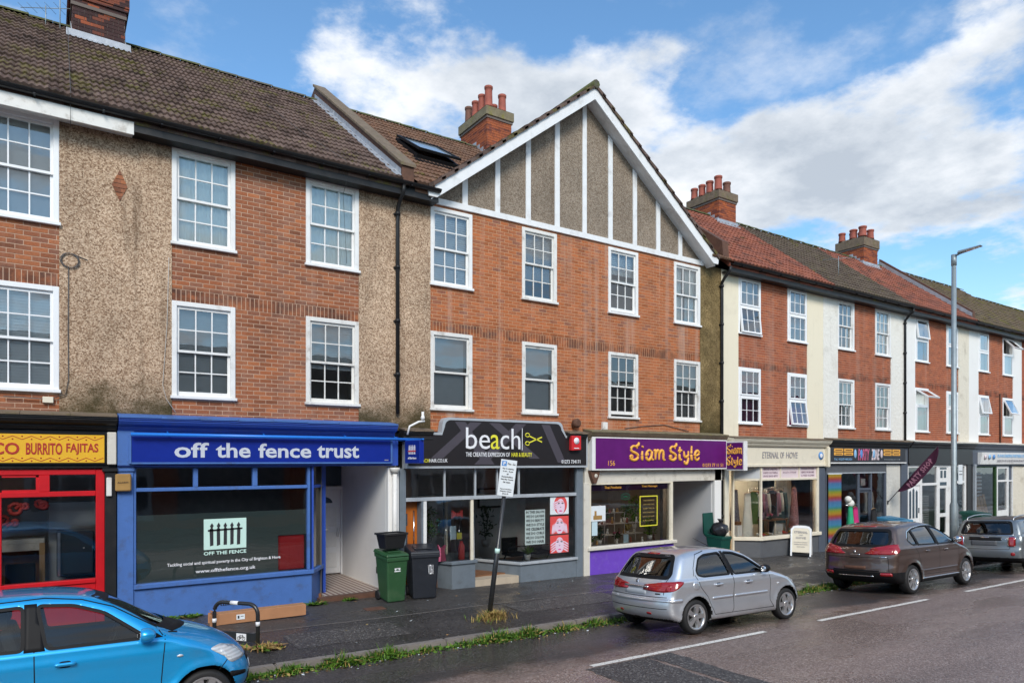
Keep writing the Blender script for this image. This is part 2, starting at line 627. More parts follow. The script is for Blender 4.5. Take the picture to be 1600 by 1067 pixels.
pm('black_paint', (0.018, 0.018, 0.019), 0.42, var=0.3, vs=4, dirt=((0.12, 0.10, 0.08), 0.15), dirts=3.5, bump=0.15, bs=18, spec=0.3)
pm('black_gloss', (0.012, 0.012, 0.013), 0.3, var=0.2, spec=0.35)
pm('white_paint', (0.80, 0.79, 0.77), 0.4, var=0.05, dirt=((0.42, 0.38, 0.32), 0.35), dirts=3.0)
pm('white_old', (0.74, 0.72, 0.68), 0.5, var=0.08, dirt=((0.30, 0.24, 0.18), 0.55), dirts=4.0)
pm('white_upvc', (0.84, 0.84, 0.84), 0.28, var=0.03)
pm('timber_white', (0.78, 0.78, 0.78), 0.5, var=0.06, dirt=((0.36, 0.33, 0.30), 0.4), dirts=2.5, bump=0.15, bs=20)
pm('lead', (0.36, 0.38, 0.42), 0.45, metal=0.25, var=0.2, vs=5, dirt=((0.62, 0.63, 0.64), 0.6), dirts=4, bump=0.2, bs=14)
pm('cement_moss', (0.20, 0.165, 0.10), 0.9, var=0.3, vs=6, dirt=((0.20, 0.18, 0.03), 0.9), dirts=2.6, bump=0.7, bs=22)
pm('cement_dark', (0.17, 0.125, 0.085), 0.9, var=0.3, vs=6, dirt=((0.13, 0.12, 0.035), 0.7), dirts=3.0, bump=0.7, bs=22)
pm('terracotta', (0.33, 0.085, 0.055), 0.75, var=0.25, vs=5, dirt=((0.12, 0.07, 0.055), 0.5), dirts=3)
pm('terracotta_dark', (0.17, 0.075, 0.05), 0.8, var=0.3, vs=6, dirt=((0.14, 0.13, 0.09), 0.6), dirts=4)
pm('blue_gloss', (0.03, 0.085, 0.42), 0.38, var=0.10, dirt=((0.10, 0.12, 0.20), 0.25), dirts=4, bump=0.12, bs=14)
pm('blue_paint', (0.062, 0.155, 0.43), 0.55, var=0.10, dirt=((0.06, 0.08, 0.14), 0.5), dirts=4, bump=0.3, bs=40)
pm('blue_board', (0.006, 0.024, 0.26), 0.3, var=0.1)
pm('blue_bar', (0.02, 0.20, 0.72), 0.3, var=0.05)
pm('red_paint', (0.55, 0.006, 0.012), 0.4, var=0.10, bump=0.08, bs=20)
pm('red_box', (0.62, 0.025, 0.03), 0.35, var=0.05)
pm('yellow_board', (0.80, 0.44, 0.02), 0.45, var=0.05)
pm('red_print', (0.42, 0.025, 0.015), 0.5, var=0.0)
pm('grey_paint', (0.155, 0.185, 0.215), 0.5, var=0.10, dirt=((0.07, 0.075, 0.08), 0.3), dirts=4, bump=0.1, bs=14)
pm('grey_pale', (0.40, 0.43, 0.46), 0.45, var=0.08, dirt=((0.2, 0.2, 0.2), 0.3), dirts=4)
pm('grey_dark', (0.10, 0.105, 0.115), 0.55, var=0.12, dirt=((0.05, 0.05, 0.05), 0.3), dirts=3, bump=0.2, bs=30)
pm('slate_paint', (0.085, 0.10, 0.13), 0.5, var=0.1, bump=0.1)
pm('board_black', (0.020, 0.017, 0.018), 0.35, var=0.1)
pm('board_stripe', (0.075, 0.066, 0.08), 0.35, var=0.05)
pm('purple_board', (0.115, 0.006, 0.14), 0.4, var=0.18, vs=3)
pm('purple_wall', (0.155, 0.06, 0.50), 0.6, var=0.1, dirt=((0.5, 0.42, 0.6), 0.10), dirts=7, bump=0.2, bs=30)
pm('purple_dark', (0.045, 0.008, 0.055), 0.5, var=0.1)
pm('cream_paint', (0.76, 0.69, 0.55), 0.5, var=0.05, dirt=((0.42, 0.36, 0.27), 0.3), dirts=3)
pm('cream_old', (0.66, 0.62, 0.54), 0.6, var=0.08, dirt=((0.32, 0.27, 0.20), 0.55), dirts=4, bump=0.2, bs=25)
pm('pink_board', (0.72, 0.60, 0.62), 0.5, var=0.03)
pm('orange_print', (0.86, 0.42, 0.06), 0.5, var=0.0)
pm('yellow_print', (0.80, 0.74, 0.05), 0.5, var=0.0)
pm('white_print', (0.82, 0.82, 0.84), 0.5, var=0.0)
pm('silver_print', (0.70, 0.74, 0.82), 0.3, var=0.0, metal=0.2)
pm('dark_print', (0.03, 0.03, 0.035), 0.5, var=0.0)
pm('grey_print', (0.30, 0.28, 0.30), 0.5, var=0.0)
pm('mint_print', (0.58, 0.80, 0.72), 0.5, var=0.03)
pm('pink_print', (0.72, 0.10, 0.32), 0.5, var=0.0)
pm('blue_print', (0.10, 0.28, 0.62), 0.5, var=0.0)
pm('sky_print', (0.28, 0.52, 0.78), 0.5, var=0.0)
pm('skin_print', (0.78, 0.60, 0.72), 0.5, var=0.08, vs=9)
pm('coral_print', (0.72, 0.08, 0.075), 0.5, var=0.05)
pm('paper', (0.74, 0.78, 0.80), 0.7, var=0.04)
pm('paper_blue', (0.52, 0.66, 0.72), 0.7, var=0.04)
pm('sage_board', (0.42, 0.50, 0.48), 0.6, var=0.1, vs=16)
pm('orange_wood', (0.42, 0.115, 0.012), 0.4, var=0.25, vs=5)
pm('pale_wood', (0.46, 0.28, 0.13), 0.6, var=0.2, vs=5)
pm('brown_wood', (0.20, 0.09, 0.04), 0.6, var=0.25, vs=5)
pm('rust', (0.11, 0.05, 0.03), 0.8, var=0.4, vs=8)
pm('cardboard', (0.42, 0.20, 0.095), 0.75, var=0.15, vs=5, dirt=((0.26, 0.12, 0.06), 0.4))
pm('green_bin', (0.026, 0.085, 0.032), 0.45, var=0.1, dirt=((0.07, 0.12, 0.06), 0.4), dirts=4)
pm('teal_bin', (0.004, 0.062, 0.044), 0.42, var=0.1)
pm('dark_bin', (0.016, 0.019, 0.026), 0.42, var=0.15, dirt=((0.05, 0.05, 0.055), 0.3), dirts=5)
pm('black_plastic', (0.016, 0.016, 0.017), 0.35, var=0.1)
pm('bag_black', (0.02, 0.02, 0.024), 0.25, var=0.1, bump=0.6, bs=12)
pm('galv', (0.30, 0.345, 0.36), 0.5, metal=0.45, var=0.15, vs=4, dirt=((0.20, 0.22, 0.23), 0.5), dirts=5)
pm('pole_black', (0.02, 0.021, 0.023), 0.35, var=0.2, coat=0.2)
pm('alloy', (0.62, 0.62, 0.62), 0.28, metal=0.85, var=0.05)
pm('alloy_dark', (0.06, 0.06, 0.062), 0.4, metal=0.5, var=0.1)
pm('tyre', (0.014, 0.014, 0.015), 0.7, var=0.25, vs=20)
pm('chrome', (0.75, 0.76, 0.78), 0.12, metal=1.0, var=0.0)
pm('trim_black', (0.010, 0.010, 0.011), 0.55, var=0.1, spec=0.2)
pm('cable_grey', (0.10, 0.09, 0.085), 0.7, var=0.1)
pm('cable_pale', (0.52, 0.47, 0.42), 0.7, var=0.1)
pm('foliage', (0.055, 0.125, 0.014), 0.6, var=0.5, vs=9, spec=0.3)
pm('foliage_dark', (0.022, 0.062, 0.016), 0.6, var=0.4, vs=9, spec=0.3)
pm('leaf_bright', (0.10, 0.20, 0.018), 0.6, var=0.4, vs=9, spec=0.3)
pm('straw', (0.36, 0.26, 0.085), 0.8, var=0.4, vs=14, spec=0.2)
pm('dead_leaf', (0.34, 0.20, 0.085), 0.8, var=0.45, vs=8, spec=0.2)
pm('flower_pink', (0.55, 0.12, 0.22), 0.7, var=0.2)
pm('floor_beige', (0.52, 0.43, 0.32), 0.5, var=0.12)
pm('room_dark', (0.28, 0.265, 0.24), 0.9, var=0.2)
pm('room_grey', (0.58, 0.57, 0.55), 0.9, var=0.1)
pm('room_warm', (0.66, 0.50, 0.33), 0.9, var=0.1)
pm('room_pale', (0.66, 0.66, 0.60), 0.9, var=0.08)
pm('curtain_white', (0.72, 0.77, 0.76), 0.9, var=0.05)
pm('net_pale', (0.88, 0.95, 0.94), 0.9, var=0.04)
pm('blind_grey', (0.52, 0.54, 0.56), 0.8, var=0.05)
pm('blind_pale', (0.80, 0.82, 0.84), 0.8, var=0.05)
pm('magenta_cloth', (0.20, 0.015, 0.10), 0.9, var=0.2)
pm('cloth_green', (0.10, 0.17, 0.045), 0.9, var=0.15)
pm('cloth_white', (0.74, 0.72, 0.66), 0.9, var=0.06)
pm('cloth_black', (0.018, 0.018, 0.02), 0.9, var=0.2)
pm('cloth_pink', (0.46, 0.20, 0.27), 0.9, var=0.15)
pm('cloth_teal', (0.05, 0.11, 0.13), 0.9, var=0.15)
pm('cloth_mauve', (0.30, 0.20, 0.26), 0.9, var=0.15)
pm('cloth_jade', (0.02, 0.34, 0.16), 0.8, var=0.15)
pm('cloth_magenta', (0.52, 0.02, 0.16), 0.8, var=0.15)
pm('cloth_speckle', (0.13, 0.13, 0.16), 0.9, var=0.9, vs=40)
pm('cloth_floral', (0.48, 0.24, 0.26), 0.9, var=0.9, vs=36)
pm('fridge_dark', (0.05, 0.075, 0.10), 0.25, var=0.1)
pm('ceramic', (0.72, 0.70, 0.66), 0.3, var=0.03)
pm('gold', (0.52, 0.30, 0.10), 0.4, metal=0.4, var=0.2)
pm('skyblue_plastic', (0.05, 0.22, 0.36), 0.4, var=0.1)
pm('roof_glass', (0.30, 0.34, 0.37), 0.12, var=0.25, vs=3, spec=1.0)  # opaque pale grey puts the sky's reflection into the pane colour
pm('slat_grey', (0.62, 0.63, 0.66), 0.6, var=0.06)

def glass_mat(name, tint, refl=1.0, rough=0.015, frost=0.0):
 m, g = newmat(name)
 fr = g.n('ShaderNodeFresnel', IOR=1.55).outputs[0]
 f = g.m('MULTIPLY', fr, refl, clamp=True)
 nz = g.noise(g.pos(), 1.6, 2.0)
 nb = g.bump(nz, 0.04, 0.05)
 tr = g.n('ShaderNodeBsdfTransparent')
 tr.inputs[0].default_value = (*tint, 1)
 gl = g.n('ShaderNodeBsdfGlossy', Roughness=rough)
 gl.inputs[0].default_value = (1, 1, 1, 1)
 g.put(gl.inputs['Normal'], nb)
 mx = g.n('ShaderNodeMixShader')
 g.put(mx.inputs[0], f)
 base = tr.outputs[0]
 if frost:
  df = g.n('ShaderNodeBsdfDiffuse')
  df.inputs[0].default_value = (0.16, 0.215, 0.20, 1)
  m2 = g.n('ShaderNodeMixShader')
  m2.inputs[0].default_value = frost
  g.put(m2.inputs[1], base)
  g.put(m2.inputs[2], df.outputs[0])
  base = m2.outputs[0]
 g.put(mx.inputs[1], base)
 g.put(mx.inputs[2], gl.outputs[0])
 o = g.n('ShaderNodeOutputMaterial')
 g.put(o.inputs[0], mx.outputs[0])
 M[name] = m

glass_mat('glass_window', (0.88, 0.91, 0.90), 3.0)
glass_mat('glass_shop', (0.94, 0.96, 0.95), 2.0)
glass_mat('glass_frosted', (0.75, 0.80, 0.78), 1.0, 0.25, 0.82)
glass_mat('glass_car', (0.20, 0.24, 0.24), 1.9)
glass_mat('glass_car_clear', (0.62, 0.68, 0.68), 1.3)
glass_mat('glass_lamp', (0.85, 0.87, 0.88), 1.5)

def car_paint(name, base, metal=0.75, rough=0.32):
 m, g = newmat(name)
 P = g.objc()
 fl = g.noise(P, 420.0, 2.0)
 f = g.m('ADD', g.m('MULTIPLY', fl, 0.5), 0.75)
 col = g.mix(1.0, (*base, 1), g.comb(f, f, f), 'MULTIPLY')
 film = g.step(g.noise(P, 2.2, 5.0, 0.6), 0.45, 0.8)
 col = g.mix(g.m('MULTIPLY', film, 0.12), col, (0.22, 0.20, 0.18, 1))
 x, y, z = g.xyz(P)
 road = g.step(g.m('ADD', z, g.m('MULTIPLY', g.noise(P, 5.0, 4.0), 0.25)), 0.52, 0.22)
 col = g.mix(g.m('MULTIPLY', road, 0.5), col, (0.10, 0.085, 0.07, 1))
 b = g.pbr(Base_Color=col, Metallic=metal, Roughness=rough)
 b.inputs['Coat Weight'].default_value = 1.0
 b.inputs['Coat Roughness'].default_value = 0.05
 M[name] = m

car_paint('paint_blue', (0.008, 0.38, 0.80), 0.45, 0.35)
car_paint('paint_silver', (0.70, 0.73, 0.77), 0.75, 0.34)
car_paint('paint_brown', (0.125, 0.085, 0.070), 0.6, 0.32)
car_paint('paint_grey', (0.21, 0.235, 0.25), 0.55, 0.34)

def lamp_mat(name, base, rough=0.15):
 m, g = newmat(name)
 w = g.n('ShaderNodeTexWave', {'wave_type': 'BANDS', 'bands_direction': 'Z'}, Scale=9.0, Distortion=1.0)
 g.put(w.inputs['Vector'], g.objc())
 col = g.mix(g.m('MULTIPLY', w.outputs['Fac'], 0.5), (*base, 1), tuple(min(1, c * 1.7 + 0.01) for c in base) + (1,))
 b = g.pbr(Base_Color=col, Roughness=rough)
 b.inputs['Coat Weight'].default_value = 1.0
 M[name] = m

lamp_mat('lamp_red', (0.26, 0.004, 0.006))
lamp_mat('lamp_clear', (0.55, 0.57, 0.58))

# ---- ground materials
def ground_mats():
 # pavement: coarse tarmac, damp, worn in long strips
 m, g = newmat('pavement_tarmac')
 P = g.pos()
 x, y, z = g.xyz(P)
 ag = g.n('ShaderNodeTexVoronoi', Scale=70.0)
 g.put(ag.inputs['Vector'], P)
 c0 = g.ramp(g.xyz(ag.outputs['Color'])[0], [(0.1, (0.024, 0.021, 0.020)), (0.75, (0.062, 0.055, 0.051)), (0.985, (0.10, 0.092, 0.085)), (1.0, (0.36, 0.32, 0.28))])
 big = g.noise(g.comb(g.m('MULTIPLY', x, 0.5), y, 0.0), 1.2, 5.0, 0.6)
 bf = g.m('ADD', g.m('MULTIPLY', big, 1.1), 0.42)
 col = g.mix(1.0, c0, g.comb(bf, bf, bf), 'MULTIPLY')
 strip = g.step(g.m('ADD', y, g.m('MULTIPLY', g.m('SUBTRACT', g.noise(P, 0.9, 4.0), 0.5), 0.25)), -1.86, -1.80)
 col = g.mix(g.m('MULTIPLY', strip, 0.25), col, (0.085, 0.08, 0.076, 1))
 moss = g.step(g.noise(P, 3.1, 6.0, 0.65), 0.60, 0.78)
 col = g.mix(g.m('MULTIPLY', moss, 0.35), col, (0.05, 0.045, 0.02, 1))
 wet = g.step(g.noise(g.comb(g.m('MULTIPLY', x, 0.6), y, 3.0), 1.5, 4.0, 0.55), 0.44, 0.66)
 r = g.m('SUBTRACT', 0.52, g.m('MULTIPLY', wet, 0.40))
 b = g.pbr(Base_Color=col, Roughness=r)
 g.put(b.inputs['Normal'], g.bump(ag.outputs['Distance'], 0.65, 0.012))
 M['pavement_tarmac'] = m

 m, g = newmat('road_tarmac')
 P = g.pos()
 x, y, z = g.xyz(P)
 ag = g.n('ShaderNodeTexVoronoi', Scale=60.0)
 g.put(ag.inputs['Vector'], P)
 cell = g.xyz(ag.outputs['Color'])[0]
 lane = g.ramp(cell, [(0.1, (0.14, 0.094, 0.075)), (0.8, (0.30, 0.216, 0.18)), (1.0, (0.43, 0.35, 0.31))])
 bay = g.ramp(cell, [(0.1, (0.032, 0.027, 0.026)), (0.8, (0.075, 0.063, 0.059)), (1.0, (0.14, 0.125, 0.118))])
 wob = g.m('MULTIPLY', g.m('SUBTRACT', g.noise(P, 0.8, 5.0, 0.6), 0.5), 1.5)
 mk = g.step(g.m('ADD', y, wob), -6.05, -5.55)
 col = g.mix(mk, lane, bay)
 rust = g.m('MULTIPLY', g.step(g.noise(P, 1.9, 5.0, 0.6), 0.50, 0.68), g.step(g.m('ABSOLUTE', g.m('ADD', y, 5.7)), 0.95, 0.2))
 col = g.mix(g.m('MULTIPLY', rust, 0.6), col, (0.085, 0.042, 0.024, 1))
 band = g.noise(g.comb(g.m('MULTIPLY', x, 0.12), g.m('MULTIPLY', y, 0.9), 0.0), 1.0, 5.0, 0.6)
 bf = g.m('ADD', g.m('MULTIPLY', band, 1.1), 0.45)
 col = g.mix(1.0, col, g.comb(bf, bf, bf), 'MULTIPLY')
 wet = g.step(g.noise(g.comb(g.m('MULTIPLY', x, 0.35), y, 7.0), 1.1, 4.0, 0.55), 0.38, 0.66)
 r = g.m('SUBTRACT', 0.44, g.m('MULTIPLY', wet, 0.32))
 b = g.pbr(Base_Color=col, Roughness=r)
 g.put(b.inputs['Normal'], g.bump(ag.outputs['Distance'], 0.5, 0.010))
 M['road_tarmac'] = m

 m, g = newmat('patch_tarmac')
 P = g.pos()
 ag = g.n('ShaderNodeTexVoronoi', Scale=48.0)
 g.put(ag.inputs['Vector'], P)
 col = g.ramp(g.xyz(ag.outputs['Color'])[0], [(0.1, (0.035, 0.031, 0.029)), (0.85, (0.095, 0.086, 0.080)), (1.0, (0.25, 0.23, 0.21))])
 b = g.pbr(Base_Color=col, Roughness=0.5)
 g.put(b.inputs['Normal'], g.bump(ag.outputs['Distance'], 0.6, 0.012))
 M['patch_tarmac'] = m

 m, g = newmat('road_paint')
 P = g.pos()
 wr = g.step(g.noise(P, 26.0, 5.0, 0.7), 0.36, 0.46)
 col = g.mix(wr, (0.22, 0.19, 0.16, 1), (0.74, 0.70, 0.63, 1))
 b = g.pbr(Base_Color=col, Roughness=0.6)
 M['road_paint'] = m

 m, g = newmat('lobby_tiles')
 P = g.pos()
 x, y, z = g.xyz(P)
 w = g.m('MODULO', g.m('ADD', g.m('MULTIPLY', x, 9.0), 100.0), 1.0)
 k = g.step(w, 0.42, 0.5)
 col = g.mix(k, (0.14, 0.055, 0.04, 1), (0.50, 0.44, 0.38, 1))
 w2 = g.m('MODULO', g.m('ADD', g.m('MULTIPLY', y, 9.0), 100.0), 1.0)
 col = g.mix(g.m('LESS_THAN', w2, 0.12), col, (0.12, 0.10, 0.09, 1))
 b = g.pbr(Base_Color=col, Roughness=0.4)
 M['lobby_tiles'] = m

 m, g = newmat('rainbow_cloth')
 P = g.pos()
 x, y, z = g.xyz(P)
 f = g.m('MODULO', g.m('ADD', g.m('MULTIPLY', z, 1.55), 10.0), 1.0)
 col = g.ramp(f, [(0.0, (0.10, 0.40, 0.70)), (0.2, (0.12, 0.30, 0.62)), (0.32, (0.45, 0.12, 0.30)), (0.45, (0.60, 0.10, 0.05)),
     (0.6, (0.75, 0.45, 0.04)), (0.75, (0.40, 0.50, 0.05)), (0.88, (0.08, 0.40, 0.35)), (1.0, (0.10, 0.40, 0.70))])
 col = g.mix(1.0, col, (0.46, 0.46, 0.46, 1), 'MULTIPLY')
 b = g.pbr(Base_Color=col, Roughness=0.4)
 M['rainbow_cloth'] = m

ground_mats()
pm('kerb_stone', (0.21, 0.185, 0.165), 0.7, var=0.25, vs=5, dirt=((0.06, 0.055, 0.03), 0.6), dirts=3, bump=0.4, bs=40)

def lamp_emit(name, col, strength):
 m, g = newmat(name)
 e = g.n('ShaderNodeEmission', Strength=strength)
 e.inputs[0].default_value = (*col, 1)
 o = g.n('ShaderNodeOutputMaterial')
 g.put(o.inputs[0], e.outputs[0])
 M[name] = m

lamp_emit('lamp_lit_warm', (1.0, 0.80, 0.58), 14.0)

# ================================================================== SETTING: ground, road, pavement, kerb
def sheet(name, pts, mat, kind='structure', parent=None):
 """pts: rows of vertices -> one quad sheet"""
 mb = MB()
 n = len(pts[0])
 vs = [p for r in pts for p in r]
 fs = []
 for i in range(len(pts) - 1):
  for j in range(n - 1):
   fs.append((i * n + j, i * n + j + 1, (i + 1) * n + j + 1, (i + 1) * n + j))
 mb.add(vs, fs)
 o = mb.build(name, mat, parent, recalc=False)
 for p in o.data.polygons:
  if p.normal.z < 0:
   p.flip()
 if kind:
  o['kind'] = kind
 return o

gx0, gx1 = -60.0, 170.0
sheet('ground', [[(x, y, zg(x) - 0.6) for y in (-900, 900)] for x in (-900, 900)], M['pavement_tarmac'])
ys = [KY + 0.02, KY - 0.6, KY - 1.3, KY - 2.0, KY - 2.5, -7.2, -8.4, -9.6, -10.53, -12.4, -13.05]
sheet('road', [[(x, y, zr(x, y)) for y in ys] for x in (gx0, -10, 5, 15, 30, 60, gx1)], M['road_tarmac'])
sheet('pavement', [[(x, y, zp(x, y)) for y in (KY + 0.13, -1.8, 0.0, 6.0)] for x in (gx0, 0, 20, 60, gx1)], M['pavement_tarmac'])
sheet('far_pavement', [[(x, y, zg(x) - 0.06) for y in (-18.6, -13.0)] for x in (gx0, gx1)], M['pavement_tarmac'])
kerb = bpy.data.objects.new('kerb', None)
COL.objects.link(kerb)
kerb['kind'] = 'structure'
x = -6.0
km = []
for v in range(3):
 b = MB()
 b.box(-0.455 + 0.004 * v, 0.452, 0, 0.145, -0.30, 0.0)
 me = b.mesh('kerb_stone', M['kerb_stone'])
 bm = bmesh.new()
 bm.from_mesh(me)
 es = [e for e in bm.edges if all(abs(q.co.z) < 1e-4 for q in e.verts)]
 bmesh.ops.bevel(bm, geom=es, offset=0.016, segments=2, affect='EDGES')
 bm.to_mesh(me)
 bm.free()
 km.append(me)
i = 0
while x < 75:
 o = bpy.data.objects.new('kerb_stone', km[i % 3])
 COL.objects.link(o)
 o.parent = kerb
 o.location = (x, KY + random.uniform(-0.006, 0.006), zp(x, KY) + 0.004 + random.uniform(-0.006, 0.006))
 o.rotation_euler = (0, 0.0129, random.uniform(-0.006, 0.006))
 x += 0.915
 i += 1
fk = MB()
for q in range(60):
 fk.box(-8 + q * 0.915, -8 + q * 0.915 + 0.905, -13.14, -13.0, zg(-8 + q * 0.915) - 0.4, zg(-8 + q * 0.915) - 0.05)
o = fk.build('far_kerb', M['kerb_stone'])
o['kind'] = 'structure'

def road_sheet(name, pts, mat, lift=0.004):
 o = sheet(name, [[(a[0], a[1], zr(*a) + lift) for a in r] for r in pts], mat)
 return o

# painted dashes along the parking bays
def dash(xa, xb, y=-6.34, w=0.105):
 rows = []
 n = 14
 for i in range(n + 1):
  xx = xa + (xb - xa) * i / n
  j = random.uniform(-0.008, 0.008)
  rows.append([(xx, y - w / 2 + j), (xx, y + w / 2 + j)])
 o = road_sheet('bay_marking', rows, M['road_paint'], 0.008)

for a, b in ((6.35, 10.25), (11.85, 15.9), (17.7, 21.6), (23.3, 27.2), (29, 33), (0.6, 4.4)):
 dash(a, b)
# trench reinstatement across the lane, seen at the bottom of the view
for xa_, xb_, lift_ in ((6.18, 7.34, 0.004), (7.36, 7.86, 0.0045)):
 rows_ = [[(xa_ + random.uniform(-0.03, 0.03), -6.42 - 0.12 * q), (xb_ + random.uniform(-0.03, 0.03) - 0.008 * q, -6.42 - 0.12 * q)] for q in range(26)]
 road_sheet('road_patch', rows_, M['patch_tarmac'], lift_)
for xa_, xb_, ya_, yb_, mt_ in ((7.7, 10.4, -2.75, -1.95, 'patch_tarmac'), (3.2, 5.1, -3.1, -2.2, 'patch_tarmac'), (11.8, 13.0, -3.55, -0.4, 'patch_tarmac')):
 rows_ = []
 nq = 10
 for q in range(nq + 1):
  xx_ = xa_ + (xb_ - xa_) * q / nq
  j1, j2 = random.uniform(-0.03, 0.03), random.uniform(-0.03, 0.03)
  rows_.append([(xx_, ya_ + j1, zp(xx_, ya_) + 0.003), (xx_, yb_ + j2, zp(xx_, yb_) + 0.003)])
 sheet('pavement_patch', rows_, M[mt_])

# ================================================================== BUILDINGS
XB = [-4.4, 0.97, 6.25, 11.5, 16.83, 22.12, 27.55, 32.95, 41.0, 56.0]
EAVE_Y, EAVE_Z = -0.40, 8.77
ZC = 3.50            # top of shop storey

def cells(x0, x1, z0, z1, holes):
 xs = sorted({x0, x1, *[min(max(h[i], x0), x1) for h in holes for i in (0, 1)]})
 zs = sorted({z0, z1, *[min(max(h[i], z0), z1) for h in holes for i in (2, 3)]})
 out = []
 for a, b in zip(xs, xs[1:]):
  for c, d in zip(zs, zs[1:]):
   mx, mz = (a + b) / 2, (c + d) / 2
   if any(h[0] < mx < h[1] and h[2] < mz < h[3] for h in holes):
    continue
   out.append((a, b, c, d))
 return out

def wall(bld, name, mat, x0, x1, z0, z1, holes=(), y0=0.0, y1=0.26):
 mb = MB()
 for a, b, c, d in cells(x0, x1, z0, z1, list(holes)):
  mb.box(a, b, y0, y1, c, d)
 return mb.build(name, mat, bld, recalc=False)

def brickwork(bld, bmat, x0, x1, z0, z1, holes, n_ind, soldier=None, yf=-0.004, seed=1):
 r = random.Random(seed)
 full, cut = [], []
 for c in range(int(math.floor(z0 / CH)), int(math.ceil(z1 / CH))):
  za, zb = max(c * CH + 0.007, z0), min((c + 1) * CH - 0.007, z1)
  if soldier and zb > soldier[0] and za < soldier[1]:
   if za < soldier[0]:
    zb = soldier[0] - 0.004
   else:
    za = soldier[1] + 0.01
  if zb - za < 0.018:
   continue
  off = (c % 2) * 0.5
  for i in range(int(math.floor(x0 / BW)) - 1, int(math.ceil(x1 / BW)) + 2):
   xa, xb = (i - off) * BW + 0.006, (i + 1 - off) * BW - 0.006
   ivs = [(max(xa, x0), min(xb, x1))]
   for h in holes:
    if h[2] < zb - 0.01 and h[3] > za + 0.01:
     nv = []
     for a, b in ivs:
      if h[1] <= a or h[0] >= b:
       nv.append((a, b))
      else:
       if h[0] > a:
        nv.append((a, h[0]))
       if h[1] < b:
        nv.append((h[1], b))
     ivs = nv
   for a, b in ivs:
    if b - a < 0.025:
     continue
    if abs((b - a) - (BW - 0.012)) < 1e-4 and abs((zb - za) - (CH - 0.014)) < 1e-4:
     full.append((a, b, za, zb))
    else:
     cut.append((a, b, za, zb))
 if soldier:
  xa = x0
  while xa < x1 - 0.02:
   xb = min(xa + 0.067, x1)
   if not any(h[0] < (xa + xb) / 2 < h[1] and h[2] < sum(soldier) / 2 < h[3] for h in holes):
    cut.append((xa, xb, soldier[0] + 0.004, soldier[1] - 0.004))
   xa += 0.0805
 full.sort(key=lambda q: (Vector(((q[0] + q[1]) / 2, 0, q[2])) - CAMP).length)
 mb = MB()
 w, h = (BW - 0.012) / 2, (CH - 0.014) / 2
 mb.box(-w, w, yf, 0.03, -h, h)
 me = mb.mesh('brick', bmat, False)
 og = origin(bld)
 for a, b, c, d in full[:n_ind]:
  o = bpy.data.objects.new('brick', me)
  COL.objects.link(o)
  o.parent = bld
  o.location = Vector(((a + b) / 2, r.uniform(-0.0015, 0.0015), (c + d) / 2)) - og
 mb = MB()
 for a, b, c, d in full[n_ind:] + cut:
  j = r.uniform(-0.0015, 0.0015)
  vs = [(a, yf + j, c), (b, yf + j, c), (b, yf + j, d), (a, yf + j, d), (a, 0.003, c), (b, 0.003, c), (b, 0.003, d), (a, 0.003, d)]
  mb.add(vs, [(0, 1, 2, 3), (0, 4, 5, 1), (2, 6, 7, 3), (1, 5, 6, 2), (0, 3, 7, 4)])
 if mb.v:
  o = mb.build('brickwork', bmat, bld, recalc=False)
  o['kind'] = 'stuff'

PANES = {}

def pane(parent, x0, x1, z0, z1, y, mat='glass_window', name='pane'):
 key = (round(x1 - x0, 3), round(z1 - z0, 3), mat)
 if key not in PANES:
  w, h = (x1 - x0) / 2, (z1 - z0) / 2
  mb = MB()
  mb.add([(-w, 0, -h), (w, 0, -h), (w, 0, h), (-w, 0, h)], [(0, 1, 2, 3)])
  PANES[key] = mb.mesh('pane', M[mat], False)
 o = bpy.data.objects.new(name, PANES[key])
 COL.objects.link(o)
 o.parent = parent
 o.location = Vector(((x0 + x1) / 2, y, (z0 + z1) / 2)) - origin(parent)
 return o

def inner(win, x0, x1, z0, z1, what):
 """what hangs behind the glass"""
 for w in what:
  if w[0] == 'blind':
   _, mat, top, bot = w
   mb = MB()
   z = z0 + (z1 - z0) * top
   while z > z0 + (z1 - z0) * bot:
    mb.add([(x0, 0.135, z), (x1, 0.135, z), (x1, 0.122, z - 0.050), (x0, 0.122, z - 0.050)], [(0, 1, 2, 3)])
    z -= 0.05
   if mb.v:
    mb.build('blind', M[mat], win, recalc=False)
  elif w[0] == 'curtain':
   _, mat, a, b, zb = w
   mb = MB()
   xa, xb = x0 + (x1 - x0) * a, x0 + (x1 - x0) * b
   n = max(6, int((xb - xa) / 0.025))
   zt, zl = z1, z0 + (z1 - z0) * zb
   pts = [(xa + (xb - xa) * i / n, 0.14 + 0.018 * math.sin(i * 1.35 + xa) + 0.01 * math.sin(i * 0.47)) for i in range(n + 1)]
   vs = [(p[0], p[1], zl) for p in pts] + [(p[0], p[1], zt) for p in pts]
   mb.add(vs, [(i, i + 1, n + 2 + i, n + 1 + i) for i in range(n)], 0, True)
   mb.build('curtain', M[mat], win, recalc=False)
  elif w[0] == 'board':
   _, mat, a, b, c, d = w
   mb = MB()
   mb.box(x0 + (x1 - x0) * a, x0 + (x1 - x0) * b, 0.135, 0.145, z0 + (z1 - z0) * c, z0 + (z1 - z0) * d)
   mb.build('blind', M[mat], win)  # flat board; in some upper windows its grey stands in for reflected sky

